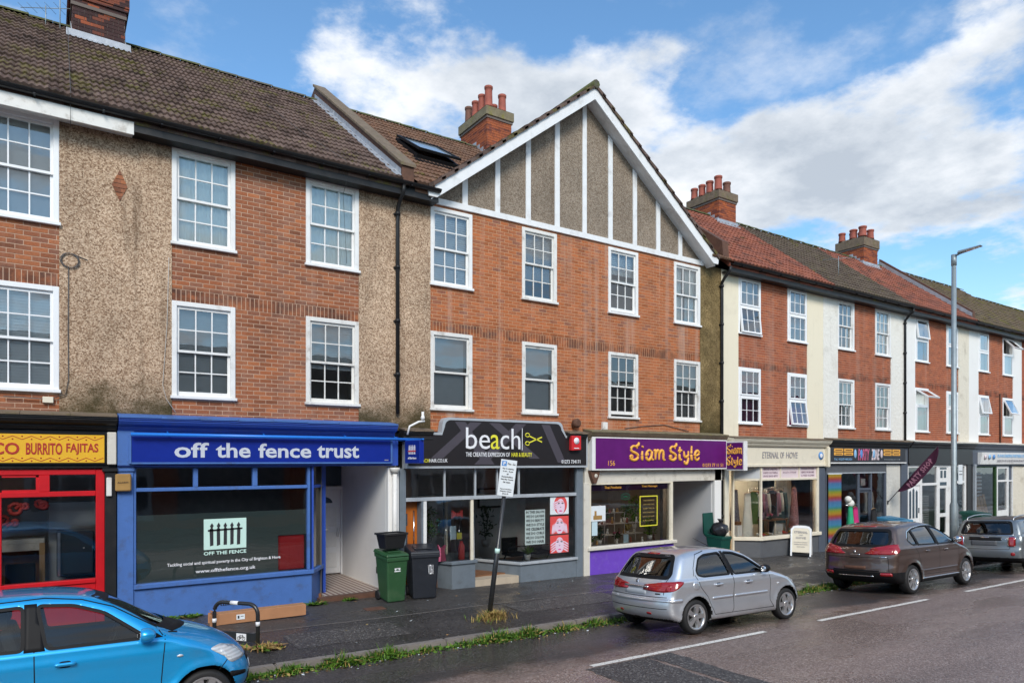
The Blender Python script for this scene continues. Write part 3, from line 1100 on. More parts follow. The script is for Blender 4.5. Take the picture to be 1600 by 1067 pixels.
def sash_window(bld, x0, x1, z0, z1, cols=3, rows=2, mat='white_paint', mid=0.5, within=(), fw=0.085, gap=0.0):
 """box sash: outer frame with sill, two sliding sashes with glazing bars, a pane in each light"""
 f = MB()
 f.box(x0, x0 + fw, -0.03, 0.13, z0 + 0.055, z1)
 f.box(x1 - fw, x1, -0.03, 0.13, z0 + 0.055, z1)
 f.box(x0 + fw, x1 - fw, -0.03, 0.13, z1 - fw, z1)
 f.box(x0 - 0.025, x1 + 0.025, -0.075, 0.13, z0, z0 + 0.055)
 win = f.build('window', M[mat], bld, bevel=0.006, seg=1)
 a, b = x0 + fw, x1 - fw
 c, d = z0 + 0.055, z1 - fw
 zm = c + (d - c) * mid
 for k, (lo, hi, y, rb, rt) in enumerate(((zm - 0.02, d, 0.012, 0.042, 0.05), (c + gap, zm + 0.022 + gap, 0.056, 0.085, 0.04))):
  s = MB()
  st = 0.042
  s.box(a, a + st, y, y + 0.04, lo, hi)
  s.box(b - st, b, y, y + 0.04, lo, hi)
  s.box(a + st, b - st, y, y + 0.04, lo, lo + rb)
  s.box(a + st, b - st, y, y + 0.04, hi - rt, hi)
  ga, gb, gc, gd = a + st, b - st, lo + rb, hi - rt
  bw = 0.022
  for i in range(1, cols):
   xx = ga + (gb - ga) * i / cols
   s.box(xx - bw / 2, xx + bw / 2, y + 0.002, y + 0.034, gc, gd)
  for j in range(1, rows):
   zz = gc + (gd - gc) * j / rows
   for i in range(cols):
    xa = ga + (gb - ga) * i / cols + (bw / 2 if i else 0)
    xb_ = ga + (gb - ga) * (i + 1) / cols - (bw / 2 if i < cols - 1 else 0)
    s.box(xa, xb_, y + 0.004, y + 0.032, zz - bw / 2, zz + bw / 2)
  s.build('sash', M[mat], win, recalc=False)
  for i in range(cols):
   for j in range(rows):
    pane(win, ga + (gb - ga) * i / cols, ga + (gb - ga) * (i + 1) / cols, gc + (gd - gc) * j / rows, gc + (gd - gc) * (j + 1) / rows, y + 0.02)
 inner(win, x0 + 0.03, x1 - 0.03, z0 + 0.05, z1 - 0.02, within)
 lining(win, x0, x1, z0, z1)
 return win

def lining(win, x0, x1, z0, z1, depth=1.6, mat='room_grey'):
 """the room corner seen through the window"""
 mb = MB()
 a, b, c, d = x0 - 0.35, x1 + 0.35, z0 - 0.6, z1 + 0.12
 y0, y1 = 0.262, depth
 vs = [(a, y0, c), (b, y0, c), (b, y0, d), (a, y0, d), (a, y1, c), (b, y1, c), (b, y1, d), (a, y1, d)]
 mb.add(vs, [(4, 5, 6, 7), (0, 1, 5, 4), (3, 7, 6, 2), (0, 4, 7, 3), (1, 2, 6, 5)])
 mb.build('room_lining', M[mat], win, recalc=False)

def casement(bld, x0, x1, z0, z1, split=0.5, opened=0.0, low_open=0.0, cols=1, rows=1, within=(), fw=0.075):
 """plastic window: top-hung light above a fixed or opening light"""
 f = MB()
 zm = z0 + 0.05 + (z1 - z0 - 0.05) * split
 f.box(x0, x0 + fw, -0.03, 0.11, z0 + 0.05, z1)
 f.box(x1 - fw, x1, -0.03, 0.11, z0 + 0.05, z1)
 f.box(x0 + fw, x1 - fw, -0.03, 0.11, z1 - fw, z1)
 f.box(x0 + fw, x1 - fw, -0.03, 0.11, zm - 0.03, zm + 0.03)
 f.box(x0 - 0.02, x1 + 0.02, -0.085, 0.11, z0, z0 + 0.05)
 win = f.build('window', M['white_upvc'], bld, bevel=0.006, seg=1)
 for lo, hi, ang in ((zm + 0.03, z1 - fw, opened), (z0 + 0.05, zm - 0.03, low_open)):
  s = MB()
  a, b = x0 + fw, x1 - fw
  h = hi - lo
  st = 0.05
  # local frame: hinge at the top edge
  s.box(a, a + st, -0.045, 0.01, -h, 0)
  s.box(b - st, b, -0.045, 0.01, -h, 0)
  s.box(a + st, b - st, -0.045, 0.01, -st, 0)
  s.box(a + st, b - st, -0.045, 0.01, -h, -h + st)
  for i in range(1, cols):
   xx = a + (b - a) * i / cols
   s.box(xx - 0.009, xx + 0.009, -0.034, 0.0, -h + st, -st)
  for j in range(1, rows):
   zz = -h + st + (h - 2 * st) * j / rows
   s.box(a + st, b - st, -0.032, -0.002, zz - 0.009, zz + 0.009)
  so = s.build('sash', M['white_upvc'], win, recalc=False)
  so.location = Vector((0, -0.005, hi)) - origin(win)
  so.rotation_euler = (-ang, 0, 0)
  po = pane(win, a + st * 0.6, b - st * 0.6, -h + st * 0.6, -st * 0.6, 0)
  rot = Matrix.Rotation(-ang, 4, 'X')
  ctr = rot @ Vector(((a + b) / 2, -0.02, -h / 2))
  po.location = ctr + Vector((0, -0.005, hi)) - origin(win)
  po.rotation_euler = (-ang, 0, 0)
 inner(win, x0 + 0.03, x1 - 0.03, z0 + 0.05, z1 - 0.02, within)
 lining(win, x0, x1, z0, z1)
 return win

def shell(bld, x0, x1, mat='room_grey', back=7.0, ztop=8.6):
 """party walls, rear wall and floors that close the building"""
 mb = MB()
 mb.box(x0 + 0.004, x0 + 0.12, 0.27, back, -0.6, ztop)
 mb.box(x1 - 0.12, x1 - 0.004, 0.27, back, -0.6, ztop)
 mb.box(x0 + 0.12, x1 - 0.12, back - 0.2, back, -0.6, ztop)
 mb.box(x0 + 0.12, x1 - 0.12, 0.27, back - 0.2, 3.36, 3.46)
 mb.box(x0 + 0.12, x1 - 0.12, 0.27, back - 0.2, 6.15, 6.25)
 return mb.build('inner_wall', M[mat], bld, recalc=False)

def roof(bld, x0, x1, mat, tan, ridge_y, tw, gauge, rolls, n_ind, skip=None, ridge='ridge_mossy', amp=0.03, deck='cement_dark', seed=3, rear=True):
 nx = max(1, round((x1 - x0) / tw))
 tw = (x1 - x0) / nx
 th = math.atan(tan)
 cs, sn = math.cos(th), math.sin(th)
 ridge_z = EAVE_Z + tan * (ridge_y - EAVE_Y)
 L = (ridge_y - EAVE_Y) / cs
 # deck under the tiles, falling also to the rear
 if skip is None:
  mb = MB()
  yb = ridge_y + (ridge_z - EAVE_Z) / tan
  prof = [(EAVE_Y + 0.06, EAVE_Z - 0.02), (ridge_y, ridge_z - 0.045), (yb, EAVE_Z - 0.04), (yb, EAVE_Z - 0.2), (ridge_y, ridge_z - 0.25), (EAVE_Y + 0.06, EAVE_Z - 0.16)]
  mb.prism(prof, x0, x1, 'x')
  mb.build('roof', M[mat], bld)
 r = random.Random(seed)
 K = 5 * rolls
 vs, fs = [], []
 prof = [(tw * k / K, amp * 0.5 * (1 - math.cos(2 * PI * rolls * k / K))) for k in range(K + 1)]
 Lt = gauge + 0.045

 def P(xx, s, h):
  return (xx, s * cs - h * sn, s * sn + h * cs)
 for xx, h in prof:
  vs += [P(xx, 0, h * 0.55 - 0.005), P(xx, 0, h + 0.042), P(xx, Lt, h + 0.004)]
 for k in range(K):
  a, b = 3 * k, 3 * (k + 1)
  fs += [(a, b, b + 1, a + 1), (a + 1, b + 1, b + 2, a + 2)]
 tm = MB()
 tm.add(vs, fs, 0, False)
 for i in range(len(tm.sm)):
  tm.sm[i] = (i % 2 == 1)
 me = tm.mesh('roof_tile', M[mat], False)
 arr = np.array(vs)
 items = []
 ns = int(L / gauge)
 for i in range(nx):
  for j in range(ns + 1):
   xx = x0 + i * tw
   s = j * gauge
   if s > L - 0.12:
    continue
   y, z = EAVE_Y + s * cs, EAVE_Z + s * sn
   if skip and skip(xx + tw / 2, y + 0.1, z + 0.1):
    continue
   items.append((xx, y + r.uniform(-0.006, 0.006), z + r.uniform(-0.004, 0.006)))
 items.sort(key=lambda q: (Vector(q) - CAMP).length)
 og = origin(bld)
 for q in items[:n_ind]:
  o = bpy.data.objects.new('roof_tile', me)
  COL.objects.link(o)
  o.parent = bld
  o.location = Vector(q) - og
  o.rotation_euler = (0, r.uniform(-0.012, 0.012), 0)
 rest = items[n_ind:]
 if rest:
  off = np.array(rest)
  av = (arr[None, :, :] + off[:, None, :]).reshape(-1, 3)
  nf = len(fs)
  fa = (np.array(fs)[None, :, :] + (np.arange(len(rest)) * len(vs))[:, None, None]).reshape(-1, 4)
  m2 = bpy.data.meshes.new('roof_tiles')
  m2.from_pydata(av.tolist(), [], fa.tolist())
  m2.materials.append(M[mat])
  m2.polygons.foreach_set('use_smooth', [bool(k % 2) for k in range(len(fa))])
  o = bpy.data.objects.new('roof_tiles', m2)
  link(o, bld)
  o['kind'] = 'stuff'
 # ridge tiles
 if ridge:
  xx = x0
  k = 0
  rm = MB()
  pr = [(0.15 * math.cos(t), 0.09 * math.sin(t)) for t in [PI * q / 6 for q in range(7)]]
  for a, e in ((0.0, 0.0), (0.445, 0.012)):
   rm.v += [(a, p[0], p[1] - 0.02 + e) for p in pr]
  rm.f = [[q, q + 1, q + 8, q + 7] for q in range(6)] + [[q for q in range(7)]]
  rm.m = [0] * 7
  rm.sm = [True] * 6 + [False]
  rme = rm.mesh('ridge_tile', M[ridge])
  while xx < x1 - 0.2:
   if not (skip and skip(xx + 0.2, ridge_y, ridge_z)):
    o = bpy.data.objects.new('ridge_tile', rme)
    COL.objects.link(o)
    o.parent = bld
    o.location = Vector((xx, ridge_y, ridge_z + r.uniform(-0.008, 0.008))) - og
   xx += 0.45
 return ridge_z

def eaves(bld, x0, x1, fascia='black_paint', gutter='black_gloss', zf=8.50):
 mb = MB()
 mb.box(x0, x1, -0.30, -0.012, zf, zf + 0.03)
 mb.box(x0, x1, -0.33, -0.30, zf - 0.01, EAVE_Z - 0.03)
 mb.build('fascia', M[fascia], bld)
 gt = MB()
 n = 8
 pr = [(0.075 * math.cos(PI + PI * k / n), 0.07 * math.sin(PI + PI * k / n)) for k in range(n + 1)]
 vs = [(xx, -0.415 + p[0], EAVE_Z - 0.03 + p[1]) for xx in (x0, x1) for p in pr]
 gt.add(vs, [(k, k + 1, n + 2 + k, n + 1 + k) for k in range(n)], 0, True)
 xx = x0 + 0.4
 while xx < x1:
  gt.box(xx, xx + 0.03, -0.50, -0.33, EAVE_Z - 0.115, EAVE_Z - 0.098)
  xx += 0.95
 gt.build('gutter', M[gutter], bld, recalc=False)

def downpipe(bld, x, zt=8.62, zb=3.75, mat='black_paint', r=0.042, y=-0.085):
 mb = MB()
 path = [(x, -0.40, zt + 0.06), (x, -0.38, zt - 0.08), (x, -0.2, zt - 0.22), (x, y, zt - 0.36), (x, y, zt - 0.6), (x, y, zb)]
 mb.tube(path, r, 10)
 z = zt - 0.5
 while z > zb + 0.3:
  mb.lathe([(r + 0.014, 0), (r + 0.014, 0.07)], 10, (x, y, z))
  mb.box(x - 0.075, x + 0.075, y + 0.02, 0.0, z + 0.015, z + 0.045)
  z -= 1.15
 return mb.build('downpipe', M[mat], bld, recalc=False)

def chimney(bld, x0, x1, y0, y1, zb, zt, capz, bmat, mmat, capmat, pots, ind=False, corbel=True, flash=None, seed=1):
 """brick stack with oversailing courses, cap and pots"""
 r = random.Random(seed)
 ins = 0.07
 a, b, c, d = x0 + ins, x1 - ins, y0 + ins, y1 - ins
 mb = MB()
 mb.box(a, b, c, d, zb, zt)
 if corbel:
  mb.box(a - 0.035, b + 0.035, c - 0.035, d + 0.035, zt - 0.075, zt)
 st = mb.build('chimney', M[mmat], bld)
 br = MB()
 bme = MB().box(-0.108, 0.108, -0.01, 0.02, -0.0355, 0.0355).mesh('brick', M[bmat], False)
 og = origin(st)
 z = zb
 k = 0
 while z < zt - 0.085:
  off = (k % 2) * BW / 2
  xx = a - off
  while xx < b - 0.02:
   xa, xb_ = max(xx + 0.005, a), min(xx + BW - 0.005, b)
   if xb_ - xa > 0.03:
    if ind and abs(xb_ - xa - 0.216) < 1e-3:
     o = bpy.data.objects.new('brick', bme)
     COL.objects.link(o)
     o.parent = st
     o.location = Vector(((xa + xb_) / 2, c, z + CH / 2)) - og
    else:
     br.box(xa, xb_, c - 0.01, c + 0.02, z + 0.005, z + CH - 0.005)
   xx += BW
  for side, xs in ((-1, a), (1, b)):
   yy = c + (BW / 2 - off)
   ya0 = c
   while ya0 < d - 0.02:
    yb_ = min(yy, d)
    if yb_ - ya0 > 0.03:
     if side < 0:
      br.box(xs - 0.01, xs + 0.02, ya0 + 0.005, yb_ - 0.005, z + 0.005, z + CH - 0.005)
     else:
      br.box(xs - 0.02, xs + 0.01, ya0 + 0.005, yb_ - 0.005, z + 0.005, z + CH - 0.005)
    ya0 = yb_
    yy += BW
  z += CH
  k += 1
 o = br.build('brickwork', M[bmat], st, recalc=False)
 o['kind'] = 'stuff'
 if capmat:
  cp = MB()
  nx, ny = 7, 9
  top = []
  cp.box(x0, x1, y0, y1, zt, capz)
  # uneven mortar flaunching heaped round the pots
  base = len(cp.v)
  for i in range(nx + 1):
   for j in range(ny + 1):
    u, v = i / nx, j / ny
    e = min(u, 1 - u, v, 1 - v)
    h = 0.0 if e < 1e-6 else min(1, e * 4.0) * 0.16 + r.uniform(-0.02, 0.03)
    cp.v.append((x0 + (x1 - x0) * u, y0 + (y1 - y0) * v, capz + h))
  for i in range(nx):
   for j in range(ny):
    q = base + i * (ny + 1) + j
    cp.f.append([q, q + ny + 1, q + ny + 2, q + 1])
    cp.m.append(0)
    cp.sm.append(True)
  cp.build('cap', M[capmat], st, recalc=True, bevel=0.012, seg=1)
  for px, py, h, rr, mt in pots:
   pb = MB()
   pb.lathe([(rr * 1.12, 0), (rr, 0.05), (rr * 0.92, h * 0.75), (rr * 0.94, h - 0.09), (rr * 1.05, h - 0.08), (rr * 1.07, h - 0.01), (rr * 0.98, h), (rr * 0.8, h), (rr * 0.75, h - 0.3)], 14, (px, py, capz + 0.08))
   pb.build('chimney_pot', M[mt], st, recalc=False)
 if flash:
  flash_y, tan = flash
  fm = MB()
  fz = EAVE_Z + tan * (c - EAVE_Y) + 0.05
  fm.box(a - 0.12, b + 0.12, c - 0.035, c - 0.012, fz - 0.02, fz + 0.13)
  fm.hexa([(a - 0.12, c - 0.15, fz - 0.09), (b + 0.12, c - 0.15, fz - 0.09), (a - 0.12, c - 0.012, fz + 0.0), (b + 0.12, c - 0.012, fz + 0.0),
    (a - 0.12, c - 0.15, fz - 0.07), (b + 0.12, c - 0.15, fz - 0.07), (a - 0.12, c - 0.012, fz + 0.02), (b + 0.12, c - 0.012, fz + 0.02)])
  n = 7
  for side, xs in ((-1, a), (1, b)):
   for q in range(n):
    ya = c + (d - c) * q / n * 0.9
    yb_ = ya + (d - c) / n
    zz = EAVE_Z + tan * (ya - EAVE_Y)
    if ya > flash_y:
     break
    x_ = xs - 0.022 if side < 0 else xs + 0.012
    fm.box(x_, x_ + 0.01, ya, yb_, zz - 0.02, zz + 0.24)
  fm.build('flashing', M['lead'], st, recalc=False)
 return st

TANL, RYL = 0.7155, 5.4
TANR, RYR = 0.79, 3.8
UP = (6.75, 8.52)
LO = (3.97, 5.74)
SOLD = (5.7155, 5.957)

def H(x0, x1, r):
 return (x0, x1, r[0], r[1])

# ---------------- far-left terrace with the red food shop
B0 = thing('terraced_building', 'brick and pebbledash terrace end above the red taco shop with white fascia board', 'building', (-1.5, 0, 0), 'three-storey terrace buildings')
w0 = [(-0.95, 0.15), (-3.9, -2.8)]
hol = [H(a, b, r) for a, b in w0 for r in (UP, LO)]
wall(B0, 'wall', M['mortar_left'], -3.9, 0.15, ZC, 8.62, hol)
brickwork(B0, M['brick_left'], -3.9, 0.15, ZC, 8.62, hol, 180, SOLD, seed=2)
wall(B0, 'pier', M['pebbledash'], 0.15, 0.97, ZC, 8.62, y0=-0.022)
wall(B0, 'pier', M['pebbledash'], -4.4, -3.9, ZC, 8.62, y0=-0.022)
for a, b in w0:
 sash_window(B0, a, b, *UP, within=[('board', 'blind_grey', 0, 1, 0, 1)], mat='white_upvc')  # upper grey board is no blind: it paints the sky reflected in the panes
 sash_window(B0, a, b, *LO, within=[('blind', 'blind_pale', 1, 0)], mat='white_upvc')
shell(B0, -4.4, 0.97)
roof(B0, -4.41, 0.98, 'tile_brown', TANL, RYL, 0.21, 0.40, 2, 260, seed=11)
eaves(B0, -4.4, 1.22, 'white_old')
fb = MB()
fb.box(-4.4, 1.22, -0.36, -0.332, 8.42, 8.64)
fb.build('fascia_board', M['white_old'], B0, bevel=0.006)
chimney(B0, 0.38, 1.55, 4.53, 6.3, 12.0, 13.16, 13.9, 'brick_sooty', 'mortar_dark', None, [], ind=True, flash=(5.4, TANL), seed=5)
cb = MB()
for k, e in enumerate((0.03, 0.07, 0.09, 0.09, 0.09, 0.05, 0.05)):
 cb.box(0.45 - e, 1.48 + e, 4.6 - e, 6.23 + e, 13.162 + k * 0.083, 13.162 + k * 0.083 + 0.0785)
cb.build('chimney_top', M['brick_sooty'], B0)

# ---------------- building over the blue charity shop
B1 = thing('terraced_building', 'brick and pebbledash house above the blue shopfront with a mossy brown tiled roof', 'building', (3.6, 0, 0), 'three-storey terrace buildings')
w1 = [(1.85, 2.94), (4.28, 5.39)]
hol = [H(a, b, r) for a, b in w1 for r in (UP, LO)]
wall(B1, 'wall', M['mortar_left'], 1.85, 5.39, ZC, 8.62, hol)
brickwork(B1, M['brick_left'], 1.85, 5.39, ZC, 8.62, hol, 300, SOLD, seed=3)
pl_ = wall(B1, 'pier', M['pebbledash'], 0.97, 1.85, ZC, 8.62, y0=-0.022)
wall(B1, 'pier', M['pebbledash'], 5.39, 6.25, ZC, 8.62, y0=-0.022)
# brick lozenge set in the pebbledash
lz = MB()
cx, cz, hw, hh = 1.03, 7.62, 0.12, 0.27
n = 7
for k in range(n):
 za, zb = cz - hh + 2 * hh * k / n, cz - hh + 2 * hh * (k + 1) / n - 0.012

 def ww(z):
  return max(0.004, hw * (1 - abs(z - cz) / hh))
 zm_ = (za + zb) / 2
 lz.prism([(cx - ww(za), za), (cx + ww(za), za), (cx + ww(zm_), zm_), (cx + ww(zb), zb), (cx - ww(zb), zb), (cx - ww(zm_), zm_)], -0.034, -0.02, 'y')
lz.build('brick_lozenge', M['brick_left'], B1, recalc=True)
sash_window(B1, *w1[0], *UP, within=[('curtain', 'net_pale', 0, 1, 0)])
sash_window(B1, *w1[1], *UP, within=[('curtain', 'net_pale', 0, 1, 0)])
sash_window(B1, *w1[0], *LO, within=[('blind', 'blind_grey', 1, 0)])
sash_window(B1, *w1[1], *LO, within=[('blind', 'blind_grey', 1, 0.42)], mat='white_old')
shell(B1, 0.97, 6.25)
roof(B1, 0.98, 6.22, 'tile_brown', TANL, RYL, 0.21, 0.40, 2, 300, seed=12)
eaves(B1, 1.22, 6.9)
downpipe(B1, 6.24, 8.62, 3.85)

# parapet wall between the two roofs
pw = MB()
sl = TANL

def pz(y):
 return EAVE_Z + sl * (y - EAVE_Y)

pw.prism([(-0.30, pz(-0.3) - 0.2), (-0.30, pz(-0.3) + 0.30), (5.5, pz(5.5) + 0.38), (5.9, pz(5.5) + 0.2), (5.9, pz(5.5) - 0.6)], 6.24, 6.52, 'x')
pw.build('parapet', M['rust'], B1)
pc = MB()
n = 9
for k in range(n):
 ya, yb = -0.34 + 5.9 * k / n, -0.34 + 5.9 * (k + 1) / n - 0.012
 za, zb = pz(ya) + 0.30 + 0.08 * k / n, pz(yb) + 0.30 + 0.08 * (k + 1) / n
 pc.hexa([(6.20, ya, za), (6.56, ya, za), (6.20, yb, zb), (6.56, yb, zb), (6.20, ya, za + 0.075), (6.56, ya, za + 0.075), (6.20, yb, zb + 0.075), (6.56, yb, zb + 0.075)])
pc.build('coping', M['cement_dark'], B1, bevel=0.008, seg=1)
fl = MB()
n = 15
for k in range(n):
 ya, yb = -0.27 + 5.7 * k / n, -0.27 + 5.7 * (k + 1) / n + 0.03
 za, zb = pz(ya) + 0.03, pz(yb) + 0.03
 t = 6.232 - 0.003 * (k % 2)
 fl.hexa([(t - 0.004, ya, za), (t, ya, za), (t - 0.004, yb, zb), (t, yb, zb), (t - 0.004, ya, za + 0.17), (t, ya, za + 0.17), (t - 0.004, yb, zb + 0.17), (t, yb, zb + 0.17)])
fl.hexa([(6.08, -0.3, pz(-0.3) + 0.05), (6.23, -0.3, pz(-0.3) + 0.065), (6.08, 5.4, pz(5.4) + 0.05), (6.23, 5.4, pz(5.4) + 0.065), (6.08, -0.3, pz(-0.3) + 0.065), (6.23, -0.3, pz(-0.3) + 0.08), (6.08, 5.4, pz(5.4) + 0.065), (6.23, 5.4, pz(5.4) + 0.08)])
fl.build('flashing', M['lead'], B1, recalc=True)

# ---------------- twin building under the big timbered gable
B2 = thing('gabled_building', 'orange brick building with a large white timbered pebbledash gable over two shops', 'building', (11.5, 0, 0))
w2 = [(7.06, 8.14), (9.54, 10.60), (12.32, 13.40), (14.81, 15.90)]
hol = [H(a, b, r) for a, b in w2 for r in (UP, LO)]
wall(B2, 'wall', M['mortar_gable'], 7.06, 15.9, ZC, 8.60, hol)
brickwork(B2, M['brick_gable'], 7.06, 15.9, ZC, 8.60, hol, 300, SOLD, seed=4)
wall(B2, 'pier', M['pebbledash'], 6.25, 7.06, ZC, 8.62, y0=-0.022)
wall(B2, 'pier', M['pebbledash_damp'], 15.9, 16.83, ZC, 8.62, y0=-0.022)
sash_window(B2, *w2[0], *UP, within=[('blind', 'blind_pale', 1, 0.02)])
sash_window(B2, *w2[1], *UP, within=[('blind', 'blind_grey', 1, 0.3)], mat='white_old', mid=0.53)
sash_window(B2, *w2[2], *UP, within=[('blind', 'blind_pale', 1, 0.62)], gap=0.05)
sash_window(B2, *w2[3], *UP, within=[('curtain', 'curtain_white', 0.0, 0.42, 0), ('curtain', 'curtain_white', 0.55, 1, 0)])
for q in (0, 1):
 sash_window(B2, *w2[q], *LO, cols=1, rows=1, within=[('board', 'blind_grey', 0, 0.88, 0, 1), ('board', 'room_dark', 0.88, 1, 0, 1)], mat='white_old')
sash_window(B2, *w2[2], *LO, within=[], mat='white_old', gap=0.07)
sash_window(B2, *w2[3], *LO, within=[('board', 'room_dark', 0, 1, 0, 1)], mat='white_old')
shell(B2, 6.25, 16.83)
GX, GZ, GF, GS = 11.55, 12.34, 8.72, 0.766
GHW = 4.73

def gz(x):
 return GZ - GS * abs(x - GX)

tri = MB()
tri.prism([(6.98, 8.6), (16.12, 8.6), (GX, 8.6 + 4.57 * GS)], 0.0, 0.2, 'y')
tri.build('gable_wall', M['pebbledash_gable'], B2)
bm_ = MB()
bm_.box(6.95, 16.02, -0.055, 0.0, 8.575, 8.715)
bm_.build('gable_beam', M['timber_white'], B2, bevel=0.006)
for k in range(9):
 xc = 7.94 + 0.889 * k
 hb = MB()
 wd = 0.072 + random.uniform(-0.004, 0.004)
 z1a, z1b = gz(xc - wd) - 0.30, gz(xc + wd) - 0.30
 pts = [(xc - wd, 8.716), (xc + wd, 8.716), (xc + wd, z1b), (xc - wd, z1a)]
 if abs(xc - GX) < wd:
  pts = [(xc - wd, 8.716), (xc + wd, 8.716), (xc + wd, z1b), (GX, gz(GX) - 0.30), (xc - wd, z1a)]
 hb.prism(pts, -0.04, 0.0, 'y')
 hb.build('gable_batten', M['timber_white'], B2, bevel=0.005, seg=1)
for s in (-1, 1):
 bb = MB()
 xf = GX + s * GHW
 bb.prism([(xf, GF), (GX, GZ), (GX, GZ - 0.31), (xf - s * 0.22, GF - 0.14), (xf - s * 0.02, GF - 0.14)], -0.385, -0.335, 'y')
 bb.build('barge_board', M['timber_white'], B2, bevel=0.006)
 sf = MB()
 zz = -0.265
 sf.hexa([(xf - s * 0.1, -0.334, GF + 0.075 + zz), (GX, -0.334, GZ + zz), (xf - s * 0.1, -0.002, GF + 0.075 + zz), (GX, -0.002, GZ + zz),
   (xf - s * 0.1, -0.334, GF + 0.105 + zz), (GX, -0.334, GZ + zz + 0.03), (xf - s * 0.1, -0.002, GF + 0.105 + zz), (GX, -0.002, GZ + zz + 0.03)])
 sf.build('soffit', M['timber_white'], B2)
 # roof slope behind the barge board, laid in courses
 cr = MB()
 nn = 15
 yb_top = (GZ - EAVE_Z) / TANL + EAVE_Y + 0.5
 for k in range(nn):
  t0, t1 = k / nn, (k + 1) / nn + 0.02
  xa, za = xf + (GX - xf) * t0, GF + (GZ - GF) * t0
  xb_, zb_ = xf + (GX - xf) * min(t1, 1.0), GF + (GZ - GF) * min(t1, 1.0)
  ya_, yb_ = EAVE_Y + (za - EAVE_Z) / TANL + 0.5, EAVE_Y + (zb_ - EAVE_Z) / TANL + 0.5
  cr.hexa([(xa, -0.43, za + 0.0), (xb_, -0.43, zb_ - 0.02), (xa, ya_, za + 0.0), (xb_, yb_, zb_ - 0.02),
    (xa - s * -0.015, -0.43, za + 0.10), (xb_, -0.43, zb_ + 0.05), (xa - s * -0.015, ya_, za + 0.10), (xb_, yb_, zb_ + 0.05)])
 cr.build('gable_roof', M['tile_brown'], B2)
rt = MB()
rt.tube([(GX, -0.44, GZ + 0.06), (GX, yb_top, GZ + 0.06)], 0.11, 8)
rt.build('ridge_tile', M['ridge_mossy'], B2)

def under_gable(x, y, z):
 return z < gz(x) + 0.0

roof(B2, 6.55, 11.6, 'tile_russet', TANL, RYL, 0.21, 0.40, 2, 300, skip=under_gable, seed=13)
roof(B2, 11.6, 16.82, 'tile_russet', TANL, RYL, 0.21, 0.40, 2, 0, skip=under_gable, seed=14)
dk = MB()
rz_ = EAVE_Z + TANL * (RYL - EAVE_Y)
dk.prism([(0.3, EAVE_Z + TANL * 0.7 - 0.05), (RYL, rz_ - 0.05), (RYL + 5.8, EAVE_Z - 0.05), (RYL + 5.8, EAVE_Z - 0.2), (RYL, rz_ - 0.25), (0.3, EAVE_Z + TANL * 0.7 - 0.3)], 6.53, 16.8, 'x')
dk.prism([(EAVE_Y + 0.06, EAVE_Z - 0.03), (0.298, EAVE_Z + TANL * 0.7 - 0.05), (0.298, EAVE_Z + TANL * 0.7 - 0.3), (EAVE_Y + 0.06, EAVE_Z - 0.16)], 6.53, 6.9, 'x')
dk.build('roof', M['tile_russet'], B2)
chimney(B2, 11.38, 12.43, 4.6, 6.4, 11.4, 13.70, 13.98, 'brick_chimney', 'mortar_dark', 'cement_moss',
  [(11.62, 4.86, 0.66, 0.13, 'terracotta'), (11.62, 5.26, 0.56, 0.125, 'terracotta'), (11.62, 5.66, 0.52, 0.125, 'terracotta'), (11.62, 6.1, 0.52, 0.13, 'terracotta_dark'),
  (12.16, 5.4, 0.45, 0.12, 'terracotta'), (12.16, 4.9, 0.56, 0.13, 'terracotta')], flash=(5.4, TANL), seed=7)
# roof light standing open
RL = MB()
th = math.atan(TANL)
so, no_ = Vector((0, math.cos(th), math.sin(th))), Vector((0, -math.sin(th), math.cos(th)))

def rp(x, s, h):
 p = Vector((x, EAVE_Y, EAVE_Z)) + so * s + no_ * h
 return tuple(p)

def rbox(mb, x0, x1, s0, s1, h0, h1, mi=0):
 mb.hexa([rp(x0, s0, h0), rp(x1, s0, h0), rp(x0, s1, h0), rp(x1, s1, h0), rp(x0, s0, h1), rp(x1, s0, h1), rp(x0, s1, h1), rp(x1, s1, h1)], mi)

rx0, rx1, rs0, rs1 = 7.55, 8.75, 2.6, 4.15
rbox(RL, rx0 - 0.12, rx1 + 0.12, rs0 - 0.28, rs0, 0.03, 0.06)
for a, b in ((rx0, rx0 + 0.08), (rx1 - 0.08, rx1)):
 rbox(RL, a, b, rs0, rs1, 0.0, 0.13)
rbox(RL, rx0 + 0.08, rx1 - 0.08, rs0, rs0 + 0.08, 0.0, 0.13)
rbox(RL, rx0 + 0.08, rx1 - 0.08, rs1 - 0.08, rs1, 0.0, 0.13)
rl = RL.build('roof_light', M['trim_black'], B2)
SA = MB()
pv = Vector((0, 0, 0))
ln = rs1 - rs0

def sp(x, t, h):       # casement of the roof light, tilted out at its foot about the top edge
 a = th - 0.06
 d = Vector((0, -math.cos(a), -math.sin(a)))
 n_ = Vector((0, -math.sin(a), math.cos(a)))
 return tuple(Vector(rp(0, rs1, 0.15)) + Vector((x, 0, 0)) + d * t + n_ * h)

def sbox(mb, x0, x1, t0, t1, h0, h1):
 mb.hexa([sp(x0, t0, h0), sp(x1, t0, h0), sp(x0, t1, h0), sp(x1, t1, h0), sp(x0, t0, h1), sp(x1, t0, h1), sp(x0, t1, h1), sp(x1, t1, h1)])

